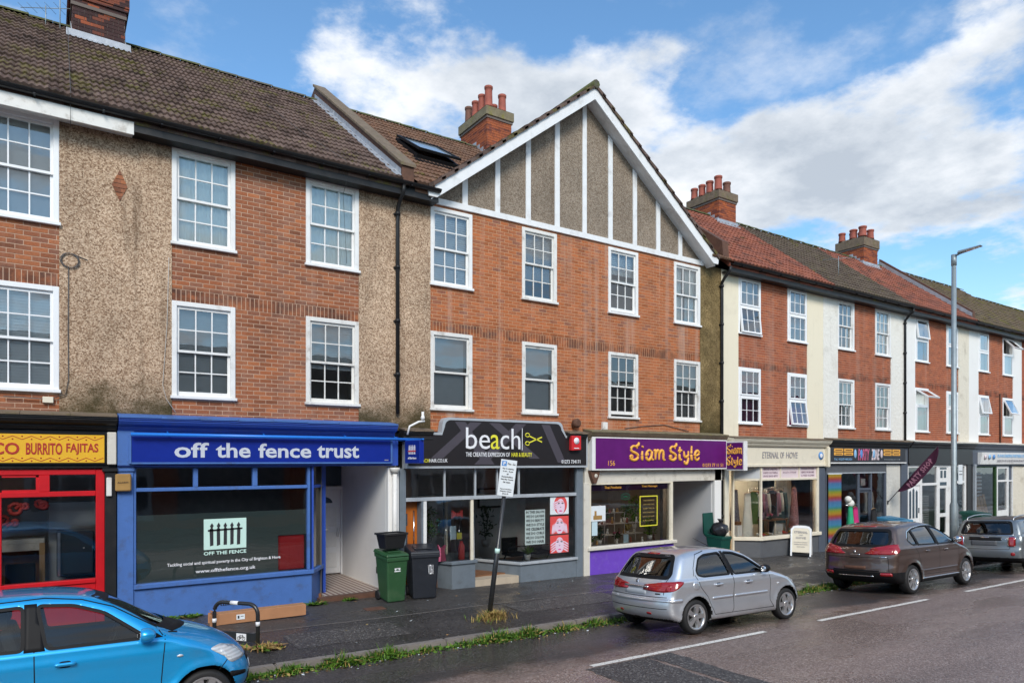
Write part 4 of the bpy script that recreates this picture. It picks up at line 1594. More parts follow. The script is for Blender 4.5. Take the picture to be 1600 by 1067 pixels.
for a, b in ((rx0, rx0 + 0.07), (rx1 - 0.07, rx1)):
 sbox(SA, a, b, 0, ln, 0, 0.06)
sbox(SA, rx0 + 0.07, rx1 - 0.07, 0, 0.08, 0, 0.06)
sbox(SA, rx0 + 0.07, rx1 - 0.07, ln - 0.08, ln, 0, 0.06)
SA.build('sash', M['trim_black'], rl)
gp = MB()
gp.add([sp(rx0 + 0.06, 0.07, 0.03), sp(rx1 - 0.06, 0.07, 0.03), sp(rx1 - 0.06, ln - 0.07, 0.03), sp(rx0 + 0.06, ln - 0.07, 0.03)], [(0, 1, 2, 3)])
gp.build('pane', M['roof_glass'], rl, recalc=False)
eaves(B2, 6.9, 7.1)
downpipe(B2, 16.79, 8.55, 0.4, r=0.045)

# ---------------- right-hand terrace
B3 = thing('terraced_building', 'brick house with smooth cream piers and a red pantile roof beside the gable', 'building', (19.5, 0, 0), 'three-storey terrace buildings')
w3 = [(17.63, 18.72), (20.12, 21.18)]
hol = [H(a, b, r) for a, b in w3 for r in (UP, LO)]
wall(B3, 'wall', M['mortar_right'], 17.63, 21.2, ZC, 8.62, hol)
brickwork(B3, M['brick_right'], 17.63, 21.2, ZC, 8.62, hol, 0, SOLD, seed=5)
wall(B3, 'pier', M['render_cream'], 16.83, 17.63, ZC, 8.62, y0=-0.022)
wall(B3, 'pier', M['render_cream'], 21.2, 22.12, ZC, 8.62, y0=-0.022)
casement(B3, *w3[0], *UP, split=0.48, low_open=0.10, cols=3, rows=2, within=[('board', 'blind_grey', 0, 1, 0.5, 1)])  # grey board in the top half imitates sky reflected in the glass
casement(B3, *w3[1], *UP, split=0.5, cols=3, rows=2, within=[('board', 'blind_grey', 0, 1, 0, 1)])  # full grey board imitates sky reflected in the glass
casement(B3, *w3[0], *LO, split=0.48, cols=3, rows=2, within=[('curtain', 'magenta_cloth', 0, 1, 0)])
casement(B3, *w3[1], *LO, split=0.48, low_open=0.14, cols=3, rows=2, within=[('curtain', 'magenta_cloth', 0, 1, 0)])
shell(B3, 16.83, 22.12)
roof(B3, 16.83, 22.2, 'tile_red', TANR, RYR, 0.35, 0.31, 2, 300, seed=15, amp=0.045, skip=lambda x, y, z: z < gz(x) - 0.1 or x < 16.9)
dk = MB()
rzr = EAVE_Z + TANR * (RYR - EAVE_Y)
dk.prism([(EAVE_Y + 0.06, EAVE_Z - 0.03), (RYR, rzr - 0.05), (RYR + 4.2, EAVE_Z - 0.05), (RYR + 4.2, EAVE_Z - 0.2), (RYR, rzr - 0.25), (EAVE_Y + 0.06, EAVE_Z - 0.16)], 16.83, 22.2, 'x')
dk.build('roof', M['tile_red'], B3)
eaves(B3, 16.85, 22.12)
kn = MB()          # small lead-capped upstand where the gable meets the red roof
kn.prism([(-0.32, 8.9), (-0.28, 9.35), (1.6, 10.75), (1.9, 10.5)], 16.55, 16.82, 'x')
kn.build('parapet', M['rust'], B3)
chimney(B3, 20.65, 21.75, 3.2, 4.8, 11.2, 12.63, 12.92, 'brick_chimney', 'mortar_dark', 'cement_dark',
  [(20.9, 3.45, 0.52, 0.145, 'terracotta'), (20.9, 3.85, 0.46, 0.14, 'terracotta'), (20.9, 4.22, 0.44, 0.135, 'terracotta'), (20.9, 4.6, 0.42, 0.135, 'terracotta'),
  (21.45, 3.5, 0.42, 0.145, 'terracotta_dark')], flash=(3.8, TANR), seed=8)

B4 = thing('terraced_building', 'brick house with rough white piers and a dark mossy roof over the party shop', 'building', (24.8, 0, 0), 'three-storey terrace buildings')
w4 = [(23.01, 24.06), (25.47, 26.56)]
hol = [H(a, b, r) for a, b in w4 for r in (UP, LO)]
wall(B4, 'wall', M['mortar_right'], 23.01, 26.56, ZC, 8.62, hol)
brickwork(B4, M['brick_right'], 23.01, 26.56, ZC, 8.62, hol, 0, SOLD, seed=6)
wall(B4, 'pier', M['render_white_rough'], 22.12, 23.01, ZC, 8.62, y0=-0.03)
wall(B4, 'pier', M['render_white_rough'], 26.56, 27.55, ZC, 8.62, y0=-0.03)
sash_window(B4, *w4[0], *UP, within=[('curtain', 'curtain_white', 0, 0.3, 0), ('curtain', 'curtain_white', 0.75, 1, 0)])
sash_window(B4, *w4[1], *UP, within=[('curtain', 'curtain_white', 0, 1, 0)])
sash_window(B4, *w4[0], *LO, within=[('curtain', 'curtain_white', 0.5, 1, 0)])
sash_window(B4, *w4[1], *LO, within=[('curtain', 'curtain_white', 0, 0.35, 0)])
shell(B4, 22.12, 27.55)
roof(B4, 22.2, 27.6, 'tile_dark', TANR, RYR, 0.35, 0.31, 2, 200, seed=16, amp=0.035)
eaves(B4, 22.12, 27.55)
downpipe(B4, 27.5, 8.62, 3.6, mat='black_paint')

B5 = thing('terraced_building', 'brick house with plain white windows above the black shop fascia behind the lamp post', 'building', (30.2, 0, 0), 'three-storey terrace buildings')
w5 = [(28.38, 29.45), (30.96, 31.98)]
hol = [H(a, b, r) for a, b in w5 for r in (UP, LO)]
wall(B5, 'wall', M['mortar_right'], 28.38, 32.0, ZC, 8.62, hol)
brickwork(B5, M['brick_right'], 28.38, 32.0, ZC, 8.62, hol, 0, SOLD, seed=7)
wall(B5, 'pier', M['render_white'], 27.55, 28.38, ZC, 8.62, y0=-0.022)
wall(B5, 'pier', M['render_offwhite'], 32.0, 32.95, ZC, 8.62, y0=-0.03)
casement(B5, *w5[0], *UP, split=0.5, opened=0.12, within=[('board', 'sky_print', 0.1, 0.9, 0.0, 0.45), ('board', 'blind_grey', 0, 1, 0.5, 1)])
casement(B5, *w5[1], *UP, split=0.5, within=[('board', 'blind_grey', 0, 1, 0, 1)])
casement(B5, *w5[0], *LO, split=0.6, opened=0.95, within=[('curtain', 'curtain_white', 0, 1, 0)])
casement(B5, *w5[1], *LO, split=0.6, within=[('curtain', 'curtain_white', 0, 1, 0)])
shell(B5, 27.55, 32.95)
roof(B5, 27.6, 32.85, 'tile_red', TANR, RYR, 0.35, 0.31, 2, 120, seed=17, amp=0.045)
eaves(B5, 27.55, 32.95)
chimney(B5, 30.5, 31.8, 3.2, 4.6, 11.2, 12.57, 12.95, 'brick_chimney', 'mortar_dark', 'cement_dark',
  [(30.75, 3.42, 0.46, 0.17, 'terracotta'), (30.75, 3.85, 0.42, 0.165, 'terracotta'), (30.75, 4.4, 0.4, 0.15, 'terracotta'), (31.1, 4.1, 0.4, 0.14, 'terracotta'),
  (31.4, 3.42, 0.42, 0.15, 'terracotta'), (31.2, 3.75, 0.36, 0.14, 'terracotta')], flash=(3.8, TANR), seed=9)
ld = MB()
for k in range(16):
 ya, yb = -0.2 + 4.0 * k / 16, -0.2 + 4.0 * (k + 1) / 16 + 0.02
 za, zb = EAVE_Z + TANR * (ya - EAVE_Y), EAVE_Z + TANR * (yb - EAVE_Y)
 t = 32.85 - 0.003 * (k % 2)
 ld.hexa([(t, ya, za), (t + 0.01, ya, za), (t, yb, zb), (t + 0.01, yb, zb), (t, ya, za + 0.26), (t + 0.01, ya, za + 0.26), (t, yb, zb + 0.26), (t + 0.01, yb, zb + 0.26)])
ld.build('flashing', M['lead'], B5, recalc=True)
pw = MB()
pw.prism([(-0.22, EAVE_Z + TANR * 0.18), (-0.22, EAVE_Z + TANR * 0.18 + 0.34), (3.8, rzr + 0.36), (3.8, rzr - 0.2)], 32.862, 33.08, 'x')
pw.build('parapet', M['rust'], B5)

B6 = thing('terraced_building', 'brick house with smooth white piers and a mossy brown roof over the floor shop', 'building', (36.0, 0, 0), 'three-storey terrace buildings')
w6 = [(33.88, 34.90), (36.33, 37.43)]
hol = [H(a, b, r) for a, b in w6 for r in (UP, LO)]
wall(B6, 'wall', M['mortar_right'], 33.88, 37.43, ZC, 8.62, hol)
brickwork(B6, M['brick_right'], 33.88, 37.43, ZC, 8.62, hol, 0, SOLD, seed=8)
wall(B6, 'pier', M['render_white'], 32.95, 33.88, ZC, 8.62, y0=-0.022)
wall(B6, 'pier', M['render_white'], 37.43, 38.4, ZC, 8.62, y0=-0.022)
wall(B6, 'wall', M['brick_right'], 38.4, 41.0, ZC, 8.62, y0=0.0)
casement(B6, *w6[0], *UP, split=0.5, within=[('board', 'blind_grey', 0, 1, 0, 1)])
casement(B6, *w6[1], *UP, split=0.55, opened=0.75, within=[('board', 'blind_pale', 0, 1, 0, 0.5)])
casement(B6, *w6[0], *LO, split=0.5, opened=0.2, within=[('board', 'blind_grey', 0, 1, 0, 1)])
casement(B6, *w6[1], *LO, split=0.5, opened=0.42, within=[('board', 'blind_grey', 0, 1, 0, 0.5)])
shell(B6, 32.95, 41.0)
roof(B6, 33.09, 41.0, 'tile_mossy', TANR, RYR, 0.35, 0.31, 2, 60, seed=18, amp=0.035)
eaves(B6, 32.95, 41.0)
rpp = MB()
rpp.tube([(36.0, -0.05, 5.9), (36.0, -0.05, 3.6)], 0.035, 8)
rpp.build('waste_pipe', M['rust'], B6)

B7 = thing('terraced_building', 'last mossy roofed terrace building at the far right edge', 'building', (48, 0, 0), 'three-storey terrace buildings')
wall(B7, 'wall', M['brick_right'], 41.0, 56.0, -0.8, 8.62)
shell(B7, 41.0, 56.0)
roof(B7, 41.0, 56.0, 'tile_mossy', TANR, RYR - 0.75, 0.35, 0.31, 2, 0, seed=19, amp=0.035)
eaves(B7, 41.0, 56.0)

# terrace on the other side of the road: it is what the shop glass reflects
BO = thing('opposite_terrace', 'plain two-storey brick terrace across the road mirrored in the shop glass', 'building', (8, -18.6, 0))
mb = MB()
mb.box(-30, 60, -26.0, -18.6, -1.2, 5.6)
mb.build('wall', M['brick_right'], BO)
mb = MB()
mb.prism([(-18.25, 5.5), (-22.3, 8.4), (-26.4, 5.5)], -30.2, 60.2, 'x')
mb.build('roof', M['tile_dark'], BO)
for k in range(16):
 xx = -27 + 5.4 * k
 f = MB()
 f.box(xx, xx + 1.2, -18.6, -18.54, 3.6, 5.1)
 f.build('window', M['white_paint'], BO)
 f = MB()
 f.box(xx + 0.1, xx + 1.1, -18.54, -18.53, 3.7, 5.0)
 f.build('pane', M['fridge_dark'], BO)
 f = MB()
 f.box(xx - 0.8, xx + 3.6, -18.6, -18.5, 0.4, 2.6)
 f.build('shop_window', M[('grey_pale', 'fridge_dark', 'cream_old', 'white_old', 'grey_paint')[k % 5]], BO)
 for q in range(4):
  f = MB()
  f.box(xx - 0.6 + q * 1.02, xx + 0.3 + q * 1.02, -18.502, -18.49, 0.9, 2.2)
  f.build('pane', M['fridge_dark'], BO)
 f = MB()
 f.box(xx - 1.2, xx + 3.9, -18.6, -18.45, 2.7, 3.2)
 f.build('fascia', M[('cream_old', 'grey_paint', 'rust', 'white_old')[k % 4]], BO)

# ================================================================== SHOP STOREY
def P_(bld, name, mat, *boxes, bevel=0.0, extra=None):
 mb = MB()
 for b in boxes:
  mb.box(*b)
 if extra:
  extra(mb)
 return mb.build(name, M[mat], bld, bevel=bevel, seg=1)

def cornice(bld, x0, x1, mat, top='lead', z=3.46, d=0.42):
 mb = MB()
 mb.prism([(-0.02, z - 0.10), (-0.22, z - 0.10), (-0.26, z - 0.05), (-0.26, z - 0.03), (-d + 0.06, z + 0.01), (-d + 0.02, z + 0.06), (-d + 0.02, z + 0.085), (-d, z + 0.09), (-d, z + 0.13), (-0.02, z + 0.17)], x0, x1, 'x')
 mb.build('cornice', M[mat], bld)
 tb = MB()
 r = random.Random(int(x0 * 100))
 n = max(3, int((x1 - x0) / 0.6))
 for k in range(n):
  a, b = x0 + (x1 - x0) * k / n, x0 + (x1 - x0) * (k + 1) / n - 0.006
  e = r.uniform(-0.006, 0.012)
  tb.hexa([(a, -d - 0.02, z + 0.115 + e), (b, -d - 0.02, z + 0.12), (a, 0.0, z + 0.185), (b, 0.0, z + 0.185), (a, -d - 0.02, z + 0.15 + e), (b, -d - 0.02, z + 0.152), (a, 0.0, z + 0.21), (b, 0.0, z + 0.21)])
 tb.build('flashing', M[top], bld)

def mesh_quad(name, mat, pts, parent):
 mb = MB()
 mb.add(pts, [tuple(range(len(pts)))])
 return mb.build(name, M[mat], parent, recalc=False)

def room(bld, x0, x1, mat='room_grey', back=5.0, floor=0.10, ceil=3.2, fm='brown_wood'):
 mb = MB()
 back = min(back, 2.5)  # back wall brought forward so that daylight from the window brightens it
 y0 = 0.28
 vs = [(x0, y0, floor), (x1, y0, floor), (x1, y0, ceil), (x0, y0, ceil), (x0, back, floor), (x1, back, floor), (x1, back, ceil), (x0, back, ceil)]
 mb.add(vs, [(4, 5, 6, 7), (3, 7, 6, 2), (0, 4, 7, 3), (1, 2, 6, 5)])
 mb.build('shop_lining', M[mat], bld, recalc=False)
 fb = MB()
 fb.box(x0, x1, 0.3, back, -0.5, floor)
 fb.build('shop_floor', M[fm], bld, recalc=False)

def sign(name, label, loc, group=None):
 return thing(name, label, 'sign', loc, group)

# ---------------------------------------------------------------- red food shop (left edge)
cornice(B0, -4.4, 0.97, 'black_paint', 'cement_dark')
P_(B0, 'fascia', 'black_paint', (-4.4, 0.975, -0.17, -0.02, 2.72, 3.36), bevel=0.01)
P_(B0, 'pilaster', 'black_paint', (0.80, 0.97, -0.16, 0.26, -0.3, 2.66), (0.76, 0.99, -0.2, -0.02, 2.66, 2.72), bevel=0.008)
P_(B0, 'pilaster_block', 'cream_old', (0.83, 0.965, -0.26, -0.17, 2.78, 3.33), bevel=0.01)
fr = P_(B0, 'shopfront', 'red_paint', (0.67, 0.80, -0.12, 0.02, 0.0, 2.70), (-3.9, 0.67, -0.12, 0.02, 2.61, 2.70), (-3.9, 0.67, -0.12, 0.02, 2.25, 2.335),
  (-0.13, 0.02, -0.12, 0.02, 2.335, 2.61), (-3.9, 0.67, -0.13, 0.04, 0.78, 0.85), (-3.9, 0.67, -0.10, 0.02, -0.2, 0.78), (-0.75, -0.62, -0.12, 0.02, 0.85, 2.25), bevel=0.008)
P_(fr, 'frame', 'red_paint', (-0.62, -0.13, -0.10, 0.01, 2.335, 2.37), (-0.17, -0.13, -0.10, 0.01, 2.37, 2.575), (-0.62, -0.17, -0.10, 0.01, 2.575, 2.61))
for a, b, c, d in ((0.02, 0.67, 2.335, 2.61), (-0.62, -0.17, 2.37, 2.575), (-0.62, 0.67, 0.85, 2.25), (-3.8, -0.75, 0.85, 2.6)):
 pane(fr, a, b, c, d, -0.04, 'glass_shop')
room(B0, -4.2, 0.85, 'room_grey', 4.6)
P_(B0, 'notice', 'paper', (-0.9, -0.15, -0.135, -0.128, 0.50, 0.66))
o = thing('shop_sign', 'yellow sign with red lettering and zigzag borders over the red shop', 'sign', (-1.4, -0.2, 2.8))
P_(o, 'board', 'yellow_board', (-3.7, 0.79, -0.225, -0.172, 2.81, 3.275), bevel=0.004)
P_(o, 'frame', 'black_gloss', (-3.72, 0.81, -0.22, -0.171, 2.785, 2.808), (-3.72, 0.81, -0.22, -0.171, 3.277, 3.30), (0.792, 0.812, -0.22, -0.171, 2.808, 3.277))
zz = MB()
for zc_, sg in ((3.215, 1), (2.865, -1)):
 x = -1.6
 k = 0
 while x < 0.74:
  zz.bar((x, -0.227, zc_ + (0.028 if k % 2 else -0.028)), (x + 0.125, -0.227, zc_ + (-0.028 if k % 2 else 0.028)), 0.004, 0.009, (0, 0, 1))
  zz.lathe([(0.0, -0.229), (0.012, -0.229), (0.012, -0.222)], 8, (x + 0.0, 0, zc_ - (0.022 if k % 2 else -0.022)), 'y')
  x += 0.125
  k += 1
zz.build('zigzag_border', M['red_print'], o)
for w, a, b in (('TACO', -1.06, -0.385), ('BURRITO', -0.30, 0.19), ('FAJITAS', 0.245, 0.70)):
 text(w, (a, b, 2.945, 3.135), -0.226, M['red_print'], o, bold=0.022)

o = thing('fridge', 'dark glass fronted drinks fridge behind the red shop window', 'fridge', (0.4, 0.5, 0.1))
P_(o, 'body', 'fridge_dark', (0.12, 0.66, 0.3, 0.9, 0.86, 1.63), bevel=0.02)
P_(o, 'door', 'fridge_dark', (0.20, 0.65, 0.265, 0.298, 0.9, 1.60), bevel=0.01)
P_(o, 'trim', 'alloy', (0.13, 0.17, 0.262, 0.298, 0.88, 1.62))
P_(o, 'badge', 'paper', (0.50, 0.52, 0.258, 0.264, 1.33, 1.35))
o = thing('display_cabinet', 'tall pale glazed cabinet standing behind the fridge', 'cabinet', (0.4, 1.1, 0.1))
P_(o, 'body', 'blind_grey', (0.0, 0.75, 1.0, 1.4, 0.1, 2.1), bevel=0.01)
P_(o, 'shelf', 'room_grey', (0.05, 0.7, 0.96, 0.998, 1.62, 1.66))
o = thing('counter', 'wooden serving counter seen through the red framed window', 'counter', (-0.4, 1.2, 0.1))
P_(o, 'top', 'cream_old', (-0.9, -0.05, 0.7, 1.3, 1.42, 1.50), bevel=0.008)
P_(o, 'leg', 'pale_wood', (-0.13, -0.05, 0.7, 0.8, 0.1, 1.42))
P_(o, 'leg', 'pale_wood', (-0.9, -0.78, 0.7, 0.8, 0.1, 1.42))
P_(o, 'panel', 'brown_wood', (-0.78, -0.13, 1.1, 1.2, 0.4, 1.36))
P_(o, 'apron', 'cream_old', (-0.78, -0.13, 0.70, 0.73, 1.30, 1.42))
o = thing('wall_banner', 'black wall banner with swirling red artwork inside the shop', 'banner', (-0.4, 0.6, 1.7))
P_(o, 'cloth', 'dark_print', (-1.3, 0.0, 0.62, 0.64, 1.66, 2.22))
r = random.Random(5)
sw = MB()
for k in range(13):
 cx_, cz_, rr_ = r.uniform(-1.15, -0.05), r.uniform(1.75, 2.13), r.uniform(0.04, 0.10)
 pts = [(cx_ + rr_ * (1 + 0.15 * math.sin(5 * t)) * math.cos(t), 0.61, cz_ + rr_ * math.sin(t)) for t in [2 * PI * q / 14 for q in range(14)]]
 sw.tube(pts, r.uniform(0.018, 0.034), 5, closed=True)
 sw.tube([(cx_, 0.61, cz_), (cx_ + r.uniform(-0.2, 0.2), 0.61, cz_ + r.uniform(-0.1, 0.1))], 0.028, 5)
sw.build('artwork', M['coral_print'], o, recalc=False)
o = thing('chair', 'dark chair back in front of the counter inside the red shop', 'chair', (-0.4, 0.5, 0.1))
P_(o, 'backrest', 'cloth_black', (-0.60, -0.18, 0.42, 0.48, 0.75, 1.12), bevel=0.02)
P_(o, 'seat', 'cloth_black', (-0.62, -0.16, 0.48, 0.9, 0.55, 0.62), bevel=0.015)
for a, b in ((-0.6, 0.5), (-0.2, 0.5), (-0.6, 0.85), (-0.2, 0.85)):
 P_(o, 'leg', 'cloth_black', (a, a + 0.03, b, b + 0.03, 0.1, 0.55))

# ---------------------------------------------------------------- blue charity shop
cornice(B1, 0.99, 6.10, 'blue_gloss', 'blue_paint')
P_(B1, 'fascia', 'blue_gloss', (0.99, 6.2, -0.2, -0.02, 2.74, 3.36), bevel=0.008)
P_(B1, 'pilaster', 'blue_paint', (0.985, 1.235, -0.13, 0.26, -0.3, 2.66), (0.975, 1.25, -0.16, 0.0, 2.66, 2.74), (0.98, 1.24, -0.22, -0.13, 2.76, 3.36), bevel=0.008)
fr = P_(B1, 'shopfront', 'blue_paint', (1.235, 1.275, -0.11, 0.02, 0.68, 2.74), (4.285, 4.37, -0.12, 0.02, 0.68, 2.74), (1.275, 4.285, -0.11, 0.02, 2.30, 2.365), (1.275, 4.285, -0.11, 0.02, 2.715, 2.742),
  (2.195, 2.275, -0.11, 0.02, 2.365, 2.715), (3.235, 3.325, -0.11, 0.02, 2.365, 2.715), bevel=0.008)
for a, b in ((1.275, 2.195), (2.275, 3.235), (3.325, 4.285)):
 pane(fr, a, b, 2.365, 2.715, -0.04, 'glass_shop')
pane(fr, 1.275, 4.285, 0.68, 2.30, -0.04, 'glass_shop')
pane(fr, 1.275, 3.73, 0.68, 1.88, -0.034, 'glass_frosted', 'frosting')
pane(fr, 3.73, 4.285, 1.385, 1.88, -0.034, 'glass_frosted', 'frosting')
# sill and stall riser turning the corner into the lobby
sl_ = MB()
sl_.prism([(1.235, -0.16), (4.40, -0.16), (4.80, 0.44), (4.80, 0.6), (4.7, 0.6), (4.33, 0.02), (1.235, 0.02)], 0.60, 0.68, 'z')
sl_.build('sill', M['blue_paint'], B1, bevel=0.008, seg=1)
rs = MB()
rs.prism([(1.235, -0.10), (4.37, -0.10), (4.76, 0.47), (4.76, 2.6), (4.66, 2.6), (4.66, 0.53), (4.3, 0.0), (1.235, 0.0)], -0.3, 0.60, 'z')
rs.build('stall_riser', M['blue_paint'], B1)
P_(B1, 'air_brick', 'black_paint', (2.66, 2.88, -0.106, -0.099, 0.15, 0.225))
for k in range(5):
 P_(B1, 'air_brick_bar', 'blue_paint', (2.68 + k * 0.04, 2.70 + k * 0.04, -0.109, -0.105, 0.155, 0.22))
sp_ = MB()
for p, q in (((4.37, -0.1), (4.37, -0.1)), ((4.76, 0.47), (4.76, 0.47))):
 sp_.box(p[0] - 0.035, p[0] + 0.035, p[1] - 0.02, p[1] + 0.05, 0.68, 2.74)
sp_.hexa([(4.36, -0.09, 2.30), (4.42, -0.05, 2.30), (4.73, 0.46, 2.30), (4.79, 0.44, 2.30), (4.36, -0.09, 2.36), (4.42, -0.05, 2.36), (4.73, 0.46, 2.36), (4.79, 0.44, 2.36)])
sp_.box(4.74, 4.80, 0.52, 2.6, 0.6, 2.74)
sp_.box(4.80, 4.86, 0.50, 0.60, 0.05, 2.74)
sp_.build('splay_frame', M['blue_gloss'], B1)
mesh_quad('pane', 'glass_shop', [(4.385, -0.08, 0.68), (4.745, 0.45, 0.68), (4.745, 0.45, 2.72), (4.385, -0.08, 2.72)], fr)
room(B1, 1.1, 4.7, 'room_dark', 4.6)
# lobby: white plaster wall, door, striped tile floor
lb = MB()
lb.box(6.0, 6.16, 0.0, 2.75, -0.2, 2.74)
lb.box(4.76, 6.0, 2.75, 2.85, -0.2, 2.9)
lb.build('lobby_wall', M['plaster_white'], B1, recalc=False)
P_(B1, 'lobby_ceiling', 'plaster_white', (4.7, 6.2, -0.02, 2.85, 2.745, 2.80))
P_(B1, 'lobby_floor', 'lobby_tiles', (4.72, 6.0, 0.12, 2.75, -0.3, 0.075))
P_(B1, 'door_step', 'rust', (4.55, 6.05, -0.06, 0.118, -0.3, 0.06))
P_(B1, 'vent_plate', 'black_plastic', (5.988, 5.999, 0.42, 0.5, 0.38, 0.52))
dr = P_(B1, 'door', 'white_upvc', (5.06, 5.96, 2.66, 2.72, 0.1, 2.14), bevel=0.01)
P_(dr, 'door_frame', 'white_upvc', (4.98, 5.055, 2.62, 2.75, 0.08, 2.22), (5.962, 5.999, 2.62, 2.75, 0.08, 2.22), (5.055, 5.962, 2.62, 2.75, 2.145, 2.22))
P_(dr, 'door_panel', 'white_paint', (5.16, 5.86, 2.645, 2.66, 0.25, 0.62), (5.16, 5.86, 2.645, 2.66, 0.75, 1.12), (5.16, 5.86, 2.645, 2.66, 1.25, 1.72), bevel=0.012)
fan = MB()
fan.prism([(5.51 + 0.25 * math.cos(PI * k / 10), 1.82 + 0.16 * math.sin(PI * k / 10)) for k in range(11)], 2.652, 2.658, 'y')
fan.build('fanlight', M['fridge_dark'], dr)
P_(dr, 'letter_plate', 'chrome', (5.39, 5.63, 2.64, 2.65, 1.16, 1.20))
P_(dr, 'handle', 'chrome', (5.86, 5.90, 2.60, 2.64, 1.0, 1.2))
P_(B1, 'fanlight', 'fridge_dark', (4.98, 5.999, 2.70, 2.74, 2.24, 2.72))
P_(B1, 'party_post', 'plaster_white', (6.0, 6.25, -0.13, 0.0, -0.3, 2.70), bevel=0.01)
pb = MB()
pb.tube([(6.12, -0.2, 2.64), (6.12, -0.2, 0.2)], 0.055, 10)
pb.lathe([(0.075, 0), (0.11, 0.08), (0.11, 0.12)], 10, (6.12, -0.2, 2.58))
pb.build('rainwater_pipe', M['white_old'], B1)

o = thing('shop_sign', 'long deep blue sign with white lower case lettering over the charity shop', 'sign', (3.6, -0.2, 2.8))
P_(o, 'board', 'blue_board', (1.19, 6.0, -0.255, -0.202, 2.82, 3.27), bevel=0.003)
P_(o, 'frame', 'blue_paint', (1.15, 1.188, -0.27, -0.202, 2.79, 3.30), (6.002, 6.04, -0.27, -0.202, 2.79, 3.30), (1.188, 6.002, -0.28, -0.202, 2.785, 2.818), bevel=0.004)
for w, a, b, z1 in (('off', 1.86, 2.43, 3.175), ('the', 2.55, 3.16, 3.175), ('fence', 3.30, 4.31, 3.175), ('trust', 4.43, 5.30, 3.15)):
 text(w, (a, b, 2.90, z1), -0.256, M['silver_print'], o, bold=0.022)
P_(o, 'maker_plate', 'grey_print', (5.86, 5.95, -0.258, -0.256, 2.85, 2.87))
lbm = MB()
lbm.tube([(1.17, -0.36, 3.30), (6.62, -0.36, 3.30)], 0.03, 10)
for xx in (1.75, 3.4, 5.0, 6.1):
 lbm.bar((xx, -0.2, 3.36), (xx, -0.36, 3.31), 0.02, 0.02)
lbm.build('light_bar', M['blue_bar'], o)
o = thing('projecting_sign', 'small square blue hanging sign with a picket fence emblem', 'sign', (6.25, -0.8, 2.8))
P_(o, 'box', 'blue_board', (6.26, 6.36, -1.10, -0.40, 2.79, 3.27), bevel=0.008)
P_(o, 'bracket', 'blue_bar', (6.29, 6.33, -1.16, -0.03, 3.272, 3.30))
fb = MB()
for k in range(4):
 yy = -0.60 - 0.085 * k
 fb.box(6.252, 6.258, yy - 0.045, yy, 2.98, 3.14)
 fb.box(6.252, 6.258, yy - 0.03, yy - 0.015, 3.14, 3.17)
fb.build('emblem', M['white_print'], o)
fb = MB()
fb.box(6.249, 6.2515, -0.93, -0.575, 3.03, 3.06)
fb.build('emblem_rail', M['coral_print'], o)
text('off the fence', (-0.56, -0.95, 2.88, 2.925), 6.258, M['white_print'], o, face='-x', bold=0.01)

# window graphics
o = thing('window_emblem', 'mint square emblem of a black picket fence on the frosted shop window', 'sign', (2.76, -0.05, 1.2))
P_(o, 'panel', 'mint_print', (2.38, 3.13, -0.052, -0.046, 1.20, 1.765))
fb = MB()
r = random.Random(3)
for k in range(5):
 xc = 2.515 + 0.118 * k
 j = [r.uniform(-0.008, 0.008) for _ in range(6)]
 fb.prism([(xc - 0.028, 1.27 + j[0]), (xc + 0.03, 1.28 + j[1]), (xc + 0.03 + j[2], 1.58), (xc + 0.014, 1.60), (xc + 0.034, 1.64 + j[3]), (xc + 0.005, 1.69 + j[4]), (xc - 0.03, 1.635), (xc - 0.014, 1.6), (xc - 0.03 + j[5], 1.57)], -0.0575, -0.053, 'y')
fb.prism([(2.45, 1.535), (3.06, 1.555), (3.06, 1.585), (2.45, 1.57)], -0.0575, -0.053, 'y')
fb.build('picket_print', M['dark_print'], o)
text('OFF THE FENCE', (2.38, 3.13, 1.10, 1.165), -0.048, M['mint_print'], o, bold=0.025)
text('Tackling social and spiritual poverty in the City of Brighton & Hove', (1.77, 3.77, 0.925, 1.0), -0.048, M['white_print'], o, bold=0.01, res=2)
text('www.offthefence.org.uk', (2.24, 3.30, 0.765, 0.85), -0.048, M['white_print'], o, bold=0.01, res=2)
o = thing('plastic_crate', 'red ribbed plastic crate stood on end behind the frosted window', 'crate', (4.0, 0.0, 0.7))
P_(o, 'shell', 'red_box', (3.74, 4.25, -0.028, 0.30, 0.70, 1.37), bevel=0.02)
for k in range(3):
 P_(o, 'rib', 'red_box', (3.80 + 0.15 * k, 3.91 + 0.15 * k, -0.032, -0.027, 0.78, 1.22), bevel=0.002)
o = thing('alarm_box', 'sun-yellowed alarm box on the blue pilaster', 'alarm', (1.08, -0.2, 2.3))
P_(o, 'case', 'gold', (0.95, 1.19, -0.24, -0.135, 2.32, 2.62), bevel=0.02)
text('ALARM', (0.98, 1.14, 2.46, 2.485), -0.241, M['dark_print'], o, res=2)
o = thing('junction_box', 'narrow white junction box on the black pilaster', 'junction box', (0.86, -0.2, 2.2))
P_(o, 'case', 'white_old', (0.82, 0.90, -0.21, -0.161, 2.24, 2.56), bevel=0.01)

